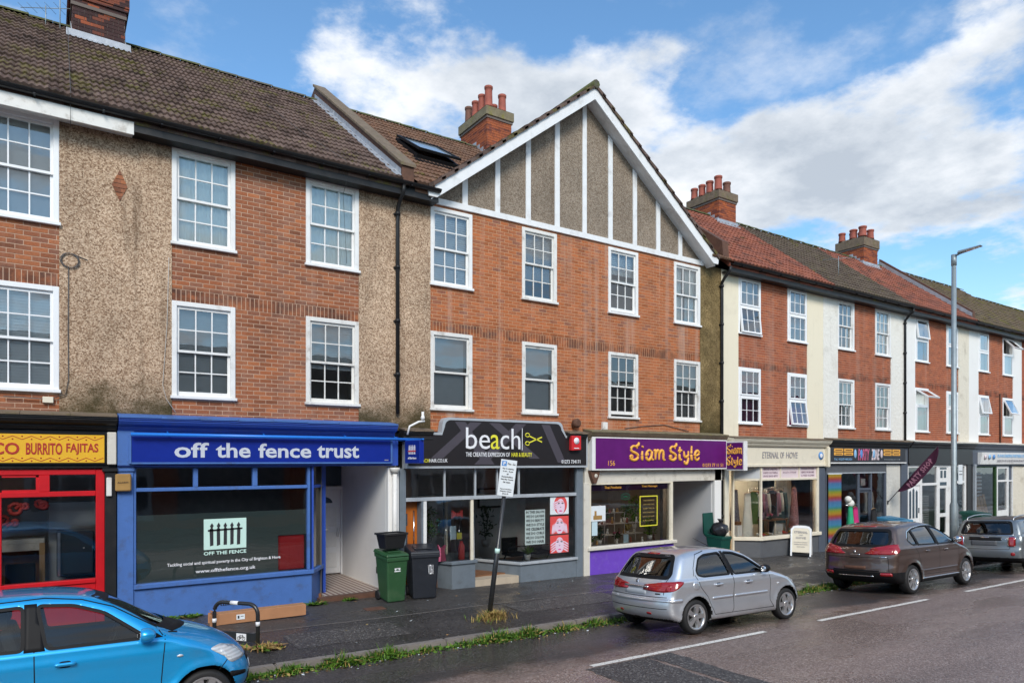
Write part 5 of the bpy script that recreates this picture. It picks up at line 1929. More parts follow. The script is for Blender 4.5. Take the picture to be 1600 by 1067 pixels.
# ---------------------------------------------------------------- hair salon
def salon():
 cornice(B2, 6.3, 7.0, 'black_paint', 'cement_dark', z=3.36, d=0.30)
 cornice(B2, 10.75, 11.35, 'black_paint', 'cement_dark', z=3.40, d=0.34)

 def outline(e):
  """fascia outline with a raised, round-shouldered middle"""
  pts = [(6.36 + e, 2.68 + e), (11.42 - e, 2.68 + e), (11.42 - e, 3.47 - e), (10.72 - e * 0.3, 3.47 - e)]
  pts += [(10.72 - e - 0.03 * k, 3.50 - e + 0.04 * k) for k in range(0)]
  for k in range(7):
   t = PI / 2 * k / 6
   pts.append((10.46 - e + 0.16 * math.cos(t), 3.66 - e + 0.15 * math.sin(t)))
  for k in range(7):
   t = PI / 2 * k / 6
   pts.append((7.40 + e - 0.15 * math.sin(t), 3.66 - e + 0.15 * math.cos(t)))
  pts += [(7.22 + e * 0.3, 3.47 - e), (6.55 + e, 3.47 - e)]
  for k in range(1, 5):
   t = PI / 2 * k / 4
   pts.append((6.52 + e - 0.16 * math.sin(t), 3.32 - e + 0.15 * math.cos(t)))
  return pts
 o = thing('shop_sign', 'black salon fascia with raised round-shouldered centre and a scissors emblem', 'sign', (8.9, -0.2, 2.7))
 mb = MB()
 mb.prism(outline(0.0), -0.24, -0.05, 'y')
 mb.build('frame', M['grey_pale'], o)
 mb = MB()
 mb.prism(outline(0.055), -0.252, -0.2405, 'y')
 mb.build('board', M['board_black'], o)
 st = MB()
 for q in ([(6.95, 2.9), (7.25, 2.9), (8.25, 3.72), (7.95, 3.72)], [(7.55, 3.72), (7.82, 3.72), (8.6, 2.76), (8.3, 2.76)], [(8.45, 3.72), (8.75, 3.72), (9.9, 2.9), (9.6, 2.9)],
   [(8.05, 2.76), (8.35, 2.76), (9.5, 3.72), (9.2, 3.72)], [(9.95, 3.72), (10.2, 3.72), (10.7, 2.8), (10.45, 2.8)]):
  k = len(st.v) // 8
  st.prism(q, -0.2532 - 0.0006 * k, -0.2522, 'y')
 st.build('stripe', M['board_stripe'], o)
 yb = -0.2575
 text('be', (7.83, 8.47, 3.115, 3.60), yb, M['white_print'], o, bold=-0.002)
 text('a', (8.49, 8.73, 3.115, 3.45), yb, M['yellow_print'], o, bold=0.0)
 text('ch', (8.76, 9.32, 3.115, 3.60), yb, M['white_print'], o, bold=-0.002)
 P_(o, 'divider', 'white_print', (9.37, 9.385, yb - 0.004, yb, 3.10, 3.62))
 sc = MB()
 for zc_, s in ((3.26, 1), (3.46, -1)):
  sc.tube([(9.53 + 0.06 * math.cos(t), yb, zc_ + 0.045 * math.sin(t)) for t in [2 * PI * q / 12 for q in range(12)]], 0.012, 6, closed=True)
  sc.bar((9.58, yb, zc_ + 0.02 * s), (9.96, yb, zc_ + 0.16 * s), 0.006, 0.028, (0, 0, 1))
 sc.build('scissors_emblem', M['yellow_print'], o)
 text('THE CREATIVE EXPRESSION OF', (7.83, 9.02, 2.94, 3.04), yb, M['white_print'], o, bold=0.004, res=2)
 text('HAIR & BEAUTY', (9.07, 9.66, 2.94, 3.04), yb, M['yellow_print'], o, bold=0.004, res=2)
 text('BEACH', (6.66, 6.90, 2.81, 2.89), yb, M['yellow_print'], o, bold=0.004, res=2)
 text('HAIR.CO.UK', (6.91, 7.36, 2.81, 2.89), yb, M['white_print'], o, bold=0.004, res=2)
 text('01273 734171', (10.56, 11.16, 2.78, 2.87), yb, M['white_print'], o, bold=0.004, res=2)
 o = thing('alarm_box', 'red alarm box with a white crest on the black salon fascia', 'alarm', (10.95, -0.3, 3.1))
 mb = MB()
 mb.hexa([(10.80, -0.37, 3.10), (11.10, -0.37, 3.12), (10.80, -0.255, 3.10), (11.10, -0.255, 3.12), (10.80, -0.37, 3.47), (11.10, -0.37, 3.47), (10.80, -0.255, 3.47), (11.10, -0.255, 3.47)])
 mb.build('case', M['red_box'], o, bevel=0.012)
 mb = MB()
 mb.lathe([(0.0, -0.376), (0.085, -0.376), (0.085, -0.368)], 12, (10.95, 0, 3.34), 'y')
 mb.box(10.87, 11.03, -0.376, -0.371, 3.15, 3.17)
 mb.build('crest', M['white_print'], o)

 P_(B2, 'pilaster', 'grey_paint', (6.27, 6.42, -0.12, 0.2, -0.3, 2.68), bevel=0.006)
 P_(B2, 'pilaster', 'grey_paint', (11.16, 11.37, -0.12, 0.2, -0.3, 2.68), bevel=0.006)
 fr = P_(B2, 'shopfront', 'grey_pale', (6.42, 11.16, -0.11, -0.02, 1.96, 2.04), (7.36, 7.40, -0.10, -0.03, 2.04, 2.68), (8.16, 8.20, -0.10, -0.03, 2.04, 2.68),
   (8.765, 8.80, -0.10, -0.03, 2.04, 2.68), (9.38, 9.42, -0.10, -0.03, 2.04, 2.68), bevel=0.004)
 for a, b in ((6.42, 7.36), (7.40, 8.16), (8.20, 8.765), (8.80, 9.38), (9.42, 11.16)):
  pane(fr, a, b, 2.04, 2.68, -0.06, 'glass_shop')
 # flat door with a long bar handle
 dr = P_(B2, 'door', 'orange_wood', (6.44, 6.80, 0.12, 0.18, 0.12, 1.96), bevel=0.004)
 for zz_ in (1.55, 1.15, 0.75):
  P_(dr, 'door_light', 'fridge_dark', (6.455, 6.56, 0.108, 0.121, zz_ - 0.13, zz_ + 0.13))
 mb = MB()
 mb.tube([(6.70, 0.08, 0.6), (6.70, 0.08, 1.75)], 0.014, 8)
 mb.build('handle', M['chrome'], dr)
 P_(B2, 'door_step', 'cream_old', (6.42, 6.84, -0.1, 0.2, -0.3, 0.10))
 P_(B2, 'shop_post', 'grey_paint', (6.80, 6.845, -0.1, 0.2, 0.1, 1.96))
 P_(B2, 'shop_post', 'white_paint', (6.85, 6.93, -0.1, 0.1, 0.1, 1.96), bevel=0.006)
 # left show window: riser set round the corner of the entrance lobby
 rs = MB()
 rs.prism([(6.93, 0.55), (7.30, 0.55), (7.56, -0.10), (8.17, -0.10), (8.17, 0.62), (8.0, 1.3), (6.93, 1.3)], -0.3, 0.50, 'z')
 rs.build('stall_riser', M['grey_paint'], B2)
 sl = MB()
 sl.prism([(6.93, 0.50), (7.27, 0.50), (7.53, -0.14), (8.21, -0.14), (8.21, 0.64), (8.04, 1.3), (6.93, 1.3)], 0.502, 0.57, 'z')
 sl.build('sill', M['grey_paint'], B2, bevel=0.006)
 for p, q in (((6.93, 0.5), (7.56, -0.06)), ((7.56, -0.06), (8.10, -0.06)), ((8.10, -0.06), (8.10, 1.2))):
  mesh_quad('pane', 'glass_shop', [(p[0], p[1], 0.57), (q[0], q[1], 0.57), (q[0], q[1], 1.96), (p[0], p[1], 1.96)], fr)
 P_(B2, 'shop_post', 'cream_paint', (8.06, 8.13, -0.09, -0.02, 0.57, 1.96), (8.07, 8.12, 1.15, 1.2, 0.3, 1.96))
 # right show window
 rs = MB()
 rs.prism([(8.85, 1.2), (9.44, -0.10), (11.16, -0.10), (11.16, 0.1), (9.6, 0.1), (9.1, 1.2)], -0.3, 0.34, 'z')
 rs.build('stall_riser', M['grey_paint'], B2)
 sl = MB()
 sl.prism([(8.80, 1.2), (9.41, -0.15), (11.18, -0.15), (11.18, 0.12), (9.6, 0.12), (9.1, 1.2)], 0.342, 0.40, 'z')
 sl.build('sill', M['grey_pale'], B2, bevel=0.006)
 mesh_quad('pane', 'glass_shop', [(8.88, 1.18, 0.40), (9.47, -0.05, 0.40), (9.47, -0.05, 1.96), (8.88, 1.18, 1.96)], fr)
 pane(fr, 9.47, 11.16, 0.40, 1.96, -0.05, 'glass_shop')
 P_(B2, 'shop_post', 'grey_pale', (8.84, 8.90, 1.15, 1.22, 0.3, 1.96))
 # recessed glazed door
 gd = P_(B2, 'door', 'grey_paint', (8.05, 8.13, 1.2, 1.25, 0.12, 2.0), (8.80, 8.88, 1.2, 1.25, 0.12, 2.0), (8.13, 8.80, 1.2, 1.25, 0.12, 0.40), (8.13, 8.80, 1.2, 1.25, 1.92, 2.0))
 pane(gd, 8.13, 8.80, 0.4, 1.92, 1.22, 'glass_shop')
 P_(gd, 'push_plate', 'black_gloss', (8.13, 8.80, 1.17, 1.2, 1.22, 1.40))
 text('beach', (8.36, 8.62, 1.27, 1.35), 1.168, M['white_print'], gd, res=2)
 P_(gd, 'letter_plate', 'grey_pale', (8.33, 8.60, 1.19, 1.2, 0.22, 0.28))
 P_(B2, 'lobby_floor', 'floor_beige', (8.10, 9.4, -0.08, 1.2, -0.3, 0.09))
 P_(B2, 'lobby_ceiling', 'room_dark', (7.0, 9.6, 0.0, 1.3, 1.99, 2.03))
 room(B2, 6.9, 11.4, 'room_grey', 4.6, 0.12)
 o = thing('notice', 'white slogan panel of black capitals on the salon window', 'sign', (9.9, -0.05, 0.8))
 P_(o, 'panel', 'sage_board', (9.60, 10.20, -0.060, -0.054, 0.80, 1.65))
 for k, w in enumerate(('IN THIS SALON', 'WE DO LAUGHS', 'WE DO BEAUTY', 'WE DO STYLE', 'WE CELEBRATE', 'WE DO CURLS', 'WE DO COLOUR', 'WE DO HAIR')):
  text(w, (9.625, 10.175, 1.56 - k * 0.104, 1.63 - k * 0.104), -0.061, M['dark_print'], o, bold=0.03, res=1, depth=0.002)
 faces = ('top poster of a red haired woman on the salon window, one hand by her eye', 'middle poster of a woman with both hands on her cheeks', 'bottom poster of a woman with striped fingers spread over her cheeks')
 for k, (zt, lab) in enumerate(zip((1.945, 1.46, 0.985), faces)):
  zb = zt - 0.44
  x0, x1 = 10.36, 10.94
  o = thing('poster', lab, 'poster', (10.65, -0.06, zb), 'salon window posters')
  P_(o, 'sheet', 'paper' if k == 0 else 'coral_print', (x0, x1, -0.064, -0.056, zb, zt))
  xc, zc_ = (x0 + x1) / 2 + (0.03 if k == 0 else 0), (zb + zt) / 2 + 0.0

  def ell(mat, name, cx, cz, a, b, y, rot=0.0, n=20):
   mb = MB()
   pts = []
   for q in range(n):
    t = 2 * PI * q / n
    u, v = a * math.cos(t), b * math.sin(t)
    pts.append((cx + u * math.cos(rot) - v * math.sin(rot), cz + u * math.sin(rot) + v * math.cos(rot)))
   pts = [(min(max(p[0], x0 + 0.004), x1 - 0.004), min(max(p[1], zb + 0.004), zt - 0.004)) for p in pts]
   mb.prism(pts, y, y + 0.001, 'y')
   return mb.build(name, M[mat], o)
  if k == 0:
   ell('coral_print', 'hair', xc, zc_ + 0.02, 0.21, 0.24, -0.0655)
  ell('skin_print', 'face', xc, zc_ - 0.03, 0.135, 0.20, -0.067)
  for s in (-1, 1):
   ell('dark_print', 'eye', xc + s * 0.062, zc_ + 0.055, 0.038, 0.014, -0.0685, -0.1 * s)
   ell('coral_print', 'brow', xc + s * 0.064, zc_ + 0.095, 0.045, 0.008, -0.0685, -0.2 * s)
  ell('pink_print', 'mouth', xc, zc_ - 0.135, 0.05, 0.018, -0.0685)
  ell('cloth_mauve', 'nose', xc, zc_ - 0.04, 0.022, 0.010, -0.0685)
  for s in ((-1,) if k == 0 else (-1, 1)):
   for q in range(4):
    if k == 2:
     ell('skin_print', 'finger', xc + s * (0.20 - 0.005 * q), zc_ + 0.02 - 0.06 * q, 0.10, 0.018, -0.0688, -s * 0.5)
    elif k == 1:
     ell('skin_print', 'finger', xc + s * (0.12 + 0.035 * q), zc_ - 0.05 - 0.02 * q, 0.016, 0.13, -0.0688, s * 0.12)
    else:
     ell('skin_print', 'finger', xc + s * 0.17, zc_ + 0.08 - 0.05 * q, 0.10, 0.017, -0.0688, 0.35)
 return fr

salon()

def plant(label, x, y, z, h, w, pot, fol='foliage', seed=1, n=60, name='potted_plant', group=None, spiky=False, potmat='ceramic', flowers=None):
 o = thing(name, label, 'plant', (x, y, z), group)
 mb = MB()
 if pot:
  mb.lathe([(pot * 0.7, 0), (pot, pot * 1.6), (pot * 0.85, pot * 1.6), (pot * 0.8, pot * 1.4)], 12, (x, y, z))
  mb.build('pot', M[potmat], o, recalc=False)
 r = random.Random(seed)
 lf = MB()
 z0 = z + (pot * 1.5 if pot else 0)
 for k in range(n):
  a = r.uniform(0, 2 * PI)
  if spiky:
   L = h * r.uniform(0.6, 1.0)
   e = r.uniform(0.5, 1.35)
   d = Vector((math.cos(a) * math.cos(e), math.sin(a) * math.cos(e), math.sin(e)))
   p0 = Vector((x, y, z0))
   p1 = p0 + d * L * 0.6
   p2 = p0 + d * L + Vector((0, 0, -0.18 * L))
   sdv = d.cross(Vector((0, 0, 1))).normalized() * 0.016
   lf.add([p0 - sdv, p0 + sdv, p1 + sdv, p1 - sdv, p2], [(0, 1, 2, 3), (3, 2, 4)])
  else:
   zz_ = z0 + h * r.uniform(0.1, 1.0)
   rr = w * r.uniform(0.1, 1.0) * (0.6 + 0.4 * math.sin(PI * (zz_ - z0) / h))
   c = Vector((x + rr * math.cos(a), y + rr * math.sin(a) * 0.6, zz_))
   L = 0.05 + 0.03 * r.random()
   u = Vector((r.uniform(-1, 1), r.uniform(-1, 1), r.uniform(-0.6, 0.9))).normalized()
   v = u.cross(Vector((r.uniform(-1, 1), r.uniform(-1, 1), 1))).normalized()
   lf.add([c - u * L, c + v * L * 0.45, c + u * L, c - v * L * 0.45], [(0, 1, 2, 3)])
 f = lf.build('leaves', M[fol], o, recalc=False)
 f['kind'] = 'stuff'
 if not spiky:
  sb = MB()
  for k in range(4):
   a = r.uniform(0, 2 * PI)
   sb.tube([(x, y, z0), (x + w * 0.4 * math.cos(a), y + w * 0.25 * math.sin(a), z0 + h * 0.85)], 0.006, 5)
  sb.build('stem', M['foliage_dark'], o, recalc=False)
 if flowers:
  fb = MB()
  for k in range(flowers[1]):
   a = r.uniform(0, 2 * PI)
   fb.lathe([(0.0, 0), (0.028, 0.012), (0.022, 0.03), (0.0, 0.034)], 7, (x + w * 0.7 * math.cos(a), y + w * 0.4 * math.sin(a), z0 + h * r.uniform(0.6, 1.05)))
  fb.build('flower', M[flowers[0]], o, recalc=False)
 return o

plant('tall bushy green plant hanging in the left salon window', 7.35, 0.5, 1.0, 0.75, 0.22, 0, 'foliage', 3, 130)
plant('spiky green plant in a white pot on the salon sill', 9.75, 0.05, 0.42, 0.42, 0.2, 0.085, 'leaf_bright', 4, 34, spiky=True)
plant('dark leafy plant further inside the salon', 9.5, 1.6, 0.6, 0.9, 0.3, 0.12, 'foliage_dark', 5, 120)
o = thing('display_stand', 'slim metal stand with a flyer in the left salon window', 'stand', (7.75, 0.2, 0.57))
mb = MB()
for xx in (7.62, 7.86):
 for yy in (0.1, 0.3):
  mb.tube([(xx, yy, 0.57), (xx, yy, 1.55)], 0.006, 6)
mb.build('upright', M['chrome'], o, recalc=False)
P_(o, 'shelf', 'glass_lamp', (7.6, 7.88, 0.08, 0.32, 1.05, 1.06), (7.6, 7.88, 0.08, 0.32, 1.5, 1.51))
P_(o, 'flyer', 'paper_blue', (7.60, 7.75, 0.05, 0.056, 1.05, 1.36))
P_(o, 'card', 'yellow_print', (7.77, 7.90, 0.05, 0.056, 1.05, 1.2))
for x_, z_, lab in ((7.93, 0.57, 'tall red product bottle on the sill of the left salon window'), (7.42, 0.57, 'pink gift package at the corner of the left salon window'), (7.82, 1.51, 'red bow on top of the salon display stand')):
 o = thing('salon_product', lab, 'product', (x_, 0.12, z_))
 mb = MB()
 if 'bottle' in lab:
  mb.lathe([(0.07, 0), (0.075, 0.02), (0.075, 0.3), (0.05, 0.36), (0.035, 0.37), (0.035, 0.42), (0.0, 0.42)], 12, (x_, 0.12, z_))
  mb.build('bottle', M['coral_print'], o, recalc=False)
 elif 'bow' in lab:
  for s in (-1, 1):
   mb.prism([(x_, z_ + 0.1), (x_ + s * 0.13, z_ + 0.2), (x_ + s * 0.14, z_ + 0.02)], 0.1, 0.16, 'y')
  mb.box(x_ - 0.03, x_ + 0.03, 0.09, 0.17, z_ + 0.06, z_ + 0.14)
  mb.build('ribbon', M['coral_print'], o)
 else:
  mb.prism([(x_ - 0.09, z_), (x_ + 0.1, z_), (x_ + 0.06, z_ + 0.24), (x_ + 0.1, z_ + 0.36), (x_ - 0.03, z_ + 0.28), (x_ - 0.1, z_ + 0.38), (x_ - 0.06, z_ + 0.22)], 0.1, 0.18, 'y')
  mb.build('wrapper', M['flower_pink'], o)
for x_, lab in ((9.95, 'black tub chair on the left inside the salon window'), (10.75, 'black tub chair on the right inside the salon window')):
 o = thing('salon_chair', lab, 'chair', (x_, 0.9, 0.12), 'chairs inside the salon')
 mb = MB()
 mb.tube([(x_ - 0.3, 1.1, 0.12), (x_ - 0.3, 0.75, 0.62), (x_ - 0.25, 0.65, 0.68), (x_ + 0.25, 0.65, 0.68), (x_ + 0.3, 0.75, 0.62), (x_ + 0.3, 1.1, 0.12)], 0.02, 8)
 mb.build('arm_frame', M['black_plastic'], o, recalc=False)
 P_(o, 'seat', 'cloth_black', (x_ - 0.25, x_ + 0.25, 0.7, 1.15, 0.42, 0.5), bevel=0.02)
 P_(o, 'backrest', 'cloth_black', (x_ - 0.25, x_ + 0.25, 1.12, 1.18, 0.5, 0.86), bevel=0.02)
o = thing('framed_picture', 'black framed picture on the salon back wall', 'picture', (10.0, 2.4, 1.5))
P_(o, 'frame', 'black_gloss', (9.75, 10.55, 2.4, 2.43, 1.55, 2.1), bevel=0.004)
P_(o, 'print', 'room_grey', (9.80, 10.50, 2.395, 2.399, 1.60, 2.05))

# ---------------------------------------------------------------- purple massage and gift shop
cornice(B2, 11.45, 16.75, 'cement_dark', 'cement_moss', z=3.46, d=0.36)
P_(B2, 'fascia', 'cream_old', (11.42, 16.75, -0.12, -0.02, 2.27, 3.36))
o = thing('shop_sign', 'long purple sign with ornate orange lettering', 'sign', (14.1, -0.3, 2.6))
P_(o, 'box', 'white_paint', (11.52, 16.74, -0.30, -0.122, 2.60, 3.46), bevel=0.004)
P_(o, 'board', 'purple_board', (11.63, 16.70, -0.312, -0.301, 2.645, 3.43))
# letters drawn with swelling strokes and curled terminals
LT = {
 'S': [[(.78, .80), (.62, .93), (.35, .93), (.18, .78), (.25, .60), (.55, .50), (.80, .36), (.80, .15), (.55, .02), (.25, .05), (.10, .20), (.20, .32), (.34, .26), (.30, .16)], [(.62, .93), (.85, 1.02), (.92, 1.2)]],
 'i': [[(.5, .62), (.42, .35), (.45, .08), (.62, .02)], [(.45, .86), (.62, .94)]],
 'a': [[(.78, .58), (.45, .68), (.15, .45), (.15, .15), (.40, .02), (.70, .22), (.80, .6), (.78, .1), (.98, .04)], [(.15, .45), (.4, .38)]],
 'm': [[(.02, .60), (.12, .66), (.14, .02)], [(.14, .35), (.28, .66), (.44, .58), (.45, .02)], [(.45, .35), (.62, .66), (.80, .58), (.82, .08), (.98, .02)]],
 't': [[(.45, .95), (.38, .3), (.48, .04), (.78, .06)], [(.12, .66), (.82, .70)]],
 'y': [[(.12, .64), (.2, .30), (.45, .22), (.72, .36)], [(.80, .66), (.76, .05), (.5, -.25), (.2, -.16), (.28, -.05)]],
 'l': [[(.5, 1.02), (.40, .4), (.48, .06), (.72, .04)]],
 'e': [[(.12, .34), (.55, .36), (.84, .50), (.62, .68), (.28, .58), (.14, .28), (.38, .03), (.68, .06), (.86, .20)]],
}

def fancy(word, a0, a1, z0, h, y, mat, parent, r, face='-y'):
 adv = {'S': 1.0, 'i': 0.5, 'a': 0.85, 'm': 1.15, 't': 0.7, 'y': 0.8, 'l': 0.5, 'e': 0.8}
 tot = sum(adv[c] for c in word)
 k = (a1 - a0) / tot
 x = a0
 for ci, c in enumerate(word):
  w = adv[c] * k
  mb = MB()
  for st in LT[c]:
   P = [Vector((x + p[0] * w, 0, z0 + p[1] * h)) for p in st]
   Q = []
   for i in range(len(P) - 1):      # Catmull-Rom
    p0, p1, p2, p3 = P[max(i - 1, 0)], P[i], P[i + 1], P[min(i + 2, len(P) - 1)]
    for s in range(5):
     t = s / 5
     Q.append(0.5 * ((2 * p1) + (-p0 + p2) * t + (2 * p0 - 5 * p1 + 4 * p2 - p3) * t * t + (-p0 + 3 * p1 - 3 * p2 + p3) * t ** 3))
   Q.append(P[-1])
   if face == '-y':
    Q = [Vector((q.x, y, q.z)) for q in Q]
   else:
    Q = [Vector((y, q.x, q.z)) for q in Q]
   m_ = len(Q) - 1
   mb.tube(Q, [r * (0.75 + 0.45 * math.sin(PI * i / max(m_, 1))) for i in range(m_ + 1)], 7)
  mb.build('lettering', M[mat], parent, recalc=False)
  x += w

fancy('Siam', 12.78, 14.14, 2.86, 0.40, -0.312, 'orange_print', o, 0.036)
fancy('Style', 14.27, 15.55, 2.86, 0.40, -0.312, 'orange_print', o, 0.036)
text('156', (12.05, 12.28, 2.72, 2.85), -0.313, M['orange_print'], o, bold=-0.005, wob=0.0)
text('01273 77 11 51', (15.66, 16.55, 2.67, 2.77), -0.313, M['orange_print'], o, bold=0.0, res=2)
o = thing('projecting_sign', 'purple projecting sign with orange lettering at the end of the long purple sign', 'sign', (16.8, -0.55, 2.6))
P_(o, 'box', 'white_paint', (16.76, 16.92, -0.90, -0.20, 2.56, 3.42), bevel=0.006)
P_(o, 'board', 'purple_board', (16.75, 16.759, -0.86, -0.22, 2.60, 3.38))
fancy('Siam', -0.29, -0.84, 3.05, 0.24, 16.749, 'orange_print', o, 0.018, '-x')
fancy('Style', -0.29, -0.84, 2.72, 0.24, 16.749, 'orange_print', o, 0.018, '-x')

P_(B2, 'pilaster', 'cream_old', (11.385, 11.585, -0.14, 0.2, -0.3, 2.27), bevel=0.008)
fr = P_(B2, 'shopfront', 'cream_paint', (11.585, 11.64, -0.12, 0.02, 0.62, 2.27), (14.56, 14.66, -0.12, 0.06, 0.62, 2.27), (11.64, 14.56, -0.12, 0.02, 2.22, 2.27), bevel=0.006)
P_(fr, 'sill', 'cream_old', (11.5, 14.76, -0.19, 0.05, 0.53, 0.62), bevel=0.01)
P_(B2, 'stall_riser', 'purple_wall', (11.585, 14.70, -0.10, 0.1, -0.5, 0.53))
pane(fr, 11.64, 14.56, 0.62, 2.22, -0.05, 'glass_shop')
mesh_quad('pane', 'glass_shop', [(14.61, -0.05, 0.62), (14.61, 1.3, 0.62), (14.61, 1.3, 2.22), (14.61, -0.05, 2.22)], fr)
P_(B2, 'shop_post', 'cream_paint', (14.58, 14.66, 1.3, 1.4, 0.0, 2.6))
P_(B2, 'stall_riser', 'purple_wall', (14.60, 14.70, 0.1, 1.4, -0.5, 0.62))
P_(fr, 'header_strip', 'purple_dark', (11.65, 14.55, -0.045, -0.035, 2.06, 2.215))
text('Thai Products', (12.15, 12.75, 2.11, 2.18), -0.047, M['orange_print'], fr, res=2)
text('Thai Massage', (13.5, 14.1, 2.11, 2.18), -0.047, M['orange_print'], fr, res=2)
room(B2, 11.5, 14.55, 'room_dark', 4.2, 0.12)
P_(B2, 'ceiling_lamp', 'lamp_lit_warm', (11.8, 12.5, 1.5, 1.62, 2.1, 2.14))
P_(B2, 'lobby_wall', 'plaster_pale', (16.40, 16.49, 0.0, 3.2, -0.6, 2.75), (14.7, 16.4, 3.2, 3.3, -0.6, 2.75))
P_(B2, 'lobby_ceiling', 'plaster_pale', (14.66, 16.5, -0.02, 3.3, 2.60, 2.66))
P_(B2, 'lobby_floor', 'lobby_tiles', (14.7, 16.4, 0.0, 3.2, -0.5, -0.10))
P_(B2, 'party_post', 'plaster_white', (16.42, 16.72, -0.12, 0.0, -0.6, 2.60), bevel=0.008)
pd = P_(B2, 'door', 'brown_wood', (15.1, 16.0, 3.14, 3.19, -0.1, 2.0))
P_(pd, 'handle', 'chrome', (15.16, 15.2, 3.09, 3.14, 0.9, 1.05))
o = thing('burglar_alarm', 'dark red wedge shaped alarm under the purple sign', 'alarm', (11.65, -0.25, 2.2))
mb = MB()
mb.prism([(11.52, 2.58), (11.84, 2.58), (11.80, 2.44), (11.72, 2.26), (11.64, 2.26), (11.56, 2.44)], -0.24, -0.122, 'y')
mb.build('case', M['rust'], o, bevel=0.01)
mb = MB()
mb.lathe([(0.0, -0.248), (0.05, -0.248), (0.055, -0.24)], 12, (11.70, 0, 2.46), 'y')
mb.build('lens', M['cream_old'], o)
o = thing('poster', 'white treatment poster at the left of the purple shop window', 'poster', (11.9, -0.06, 1.3))
P_(o, 'sheet', 'paper', (11.68, 12.18, -0.062, -0.056, 1.27, 1.67))
P_(o, 'picture', 'gold', (11.76, 12.06, -0.0635, -0.0625, 1.31, 1.42), (11.80, 11.87, -0.0635, -0.0625, 1.42, 1.54))
o = thing('price_list', 'pale blue price list below the treatment poster', 'notice', (11.8, -0.06, 0.9))
P_(o, 'sheet', 'paper_blue', (11.71, 11.90, -0.062, -0.056, 0.90, 1.26))
o = thing('open_sign', 'small green neon style open sign in the purple shop window', 'sign', (12.9, -0.04, 1.8))
mb = MB()
mb.tube([(12.92 + 0.16 * math.cos(t), -0.03, 1.88 + 0.085 * math.sin(t)) for t in [2 * PI * q / 18 for q in range(18)]], 0.01, 6, closed=True)
mb.build('ring', M['cloth_jade'], o, recalc=False)
text('OPEN', (12.82, 13.02, 1.85, 1.91), -0.03, M['cloth_jade'], o, bold=0.03, res=2)
o = thing('window_decal', 'yellow rectangular outline decal with a price list in the purple shop window', 'sign', (13.8, -0.06, 1.2))
P_(o, 'outline', 'yellow_print', (13.42, 14.10, -0.062, -0.056, 1.86, 1.885), (13.42, 14.10, -0.062, -0.056, 1.05, 1.075), (13.42, 13.445, -0.062, -0.056, 1.075, 1.86), (14.075, 14.10, -0.062, -0.056, 1.075, 1.86))
for k, w in enumerate(('THAI MASSAGE', 'AROMA OIL', 'DEEP TISSUE', 'FOOT MASSAGE', 'HOT STONE', 'FACIAL')):
 text(w, (13.55, 13.97, 1.74 - 0.11 * k, 1.775 - 0.11 * k), -0.06, M['straw'], o, res=1)
o = thing('display_shelf', 'thin wire shelf unit filled with small ornaments in the purple shop window', 'shelf', (12.9, 0.4, 0.62))
mb = MB()
for zz_ in (1.42, 1.12, 0.82):
 mb.box(12.2 if zz_ < 1.4 else 12.45, 13.9 if zz_ < 1.4 else 13.2, 0.3, 0.55, zz_, zz_ + 0.014)
for xx in (12.46, 12.82, 13.19, 13.6):
 mb.box(xx, xx + 0.014, 0.3, 0.314, 0.62, 1.42 if xx < 13.2 else 1.12)
mb.build('frame', M['cable_pale'], o, recalc=False)
r = random.Random(9)
ORD = ('first', 'second', 'third', 'fourth', 'fifth')
for row, (zz_, lo, hi, where) in enumerate(((0.62, 11.8, 14.35, 'along the sill of the purple shop window'), (0.834, 12.3, 13.75, 'on the lowest wire shelf of the purple shop'),
           (1.134, 12.3, 13.75, 'on the middle wire shelf of the purple shop'), (1.434, 12.5, 13.12, 'on the top wire shelf of the purple shop'))):
 for q in range(5):
  xx = lo + (hi - lo) * (q + 0.5 + r.uniform(-0.3, 0.3)) / 5
  yy = r.uniform(0.32, 0.5) if row else r.uniform(0.05, 0.25)
  hgt = r.uniform(0.10, 0.2)
  mt, cn = (('gold', 'gilt'), ('cream_old', 'cream'), ('terracotta', 'red clay'), ('ceramic', 'white'), ('rust', 'dark brown'))[(q + 2 * row) % 5]
  o = thing('ornament', f'{cn} figurine, {ORD[q]} from the left {where}', 'ornament', (xx, yy, zz_), 'ornaments in the purple shop window')
  mb = MB()
  mb.lathe([(0.035, 0), (0.04, hgt * 0.3), (0.02, hgt * 0.62), (0.03, hgt * 0.75), (0.024, hgt * 0.92), (0.0, hgt)], 9, (xx, yy, zz_))
  mb.build('body', M[mt], o, recalc=False)
for args in (('leafy plant at the left end of the purple shop shelf', 12.55, 0.42, 1.14, 0.3, 0.2, 0.05, 'foliage', 11, 60),
   ('pink flowering plant low on the left of the wire shelf', 12.9, 0.3, 0.62, 0.22, 0.14, 0.05, 'foliage_dark', 12, 40),
   ('large bushy fern at the right of the purple shop window', 14.1, 0.25, 0.62, 0.5, 0.32, 0.08, 'leaf_bright', 13, 110),
   ('white potted plant on the upper wire shelf', 13.35, 0.42, 1.14, 0.34, 0.2, 0.08, 'foliage', 14, 70),
   ('trailing green plant inside the yellow outline decal', 13.75, 0.5, 0.95, 0.8, 0.26, 0.07, 'leaf_bright', 15, 150),
   ('small yellow green plant mid way along the lower shelf', 13.35, 0.35, 0.83, 0.2, 0.15, 0.04, 'straw', 16, 50),
   ('low plant by the sill under the price list', 11.9, 0.2, 0.62, 0.2, 0.2, 0.05, 'foliage', 17, 50),
   ('dark plant in a white pot beside the price list', 12.2, 0.2, 0.62, 0.34, 0.15, 0.07, 'foliage_dark', 18, 60)):
 plant(*args, flowers=('flower_pink', 8) if 'pink' in args[0] else None)
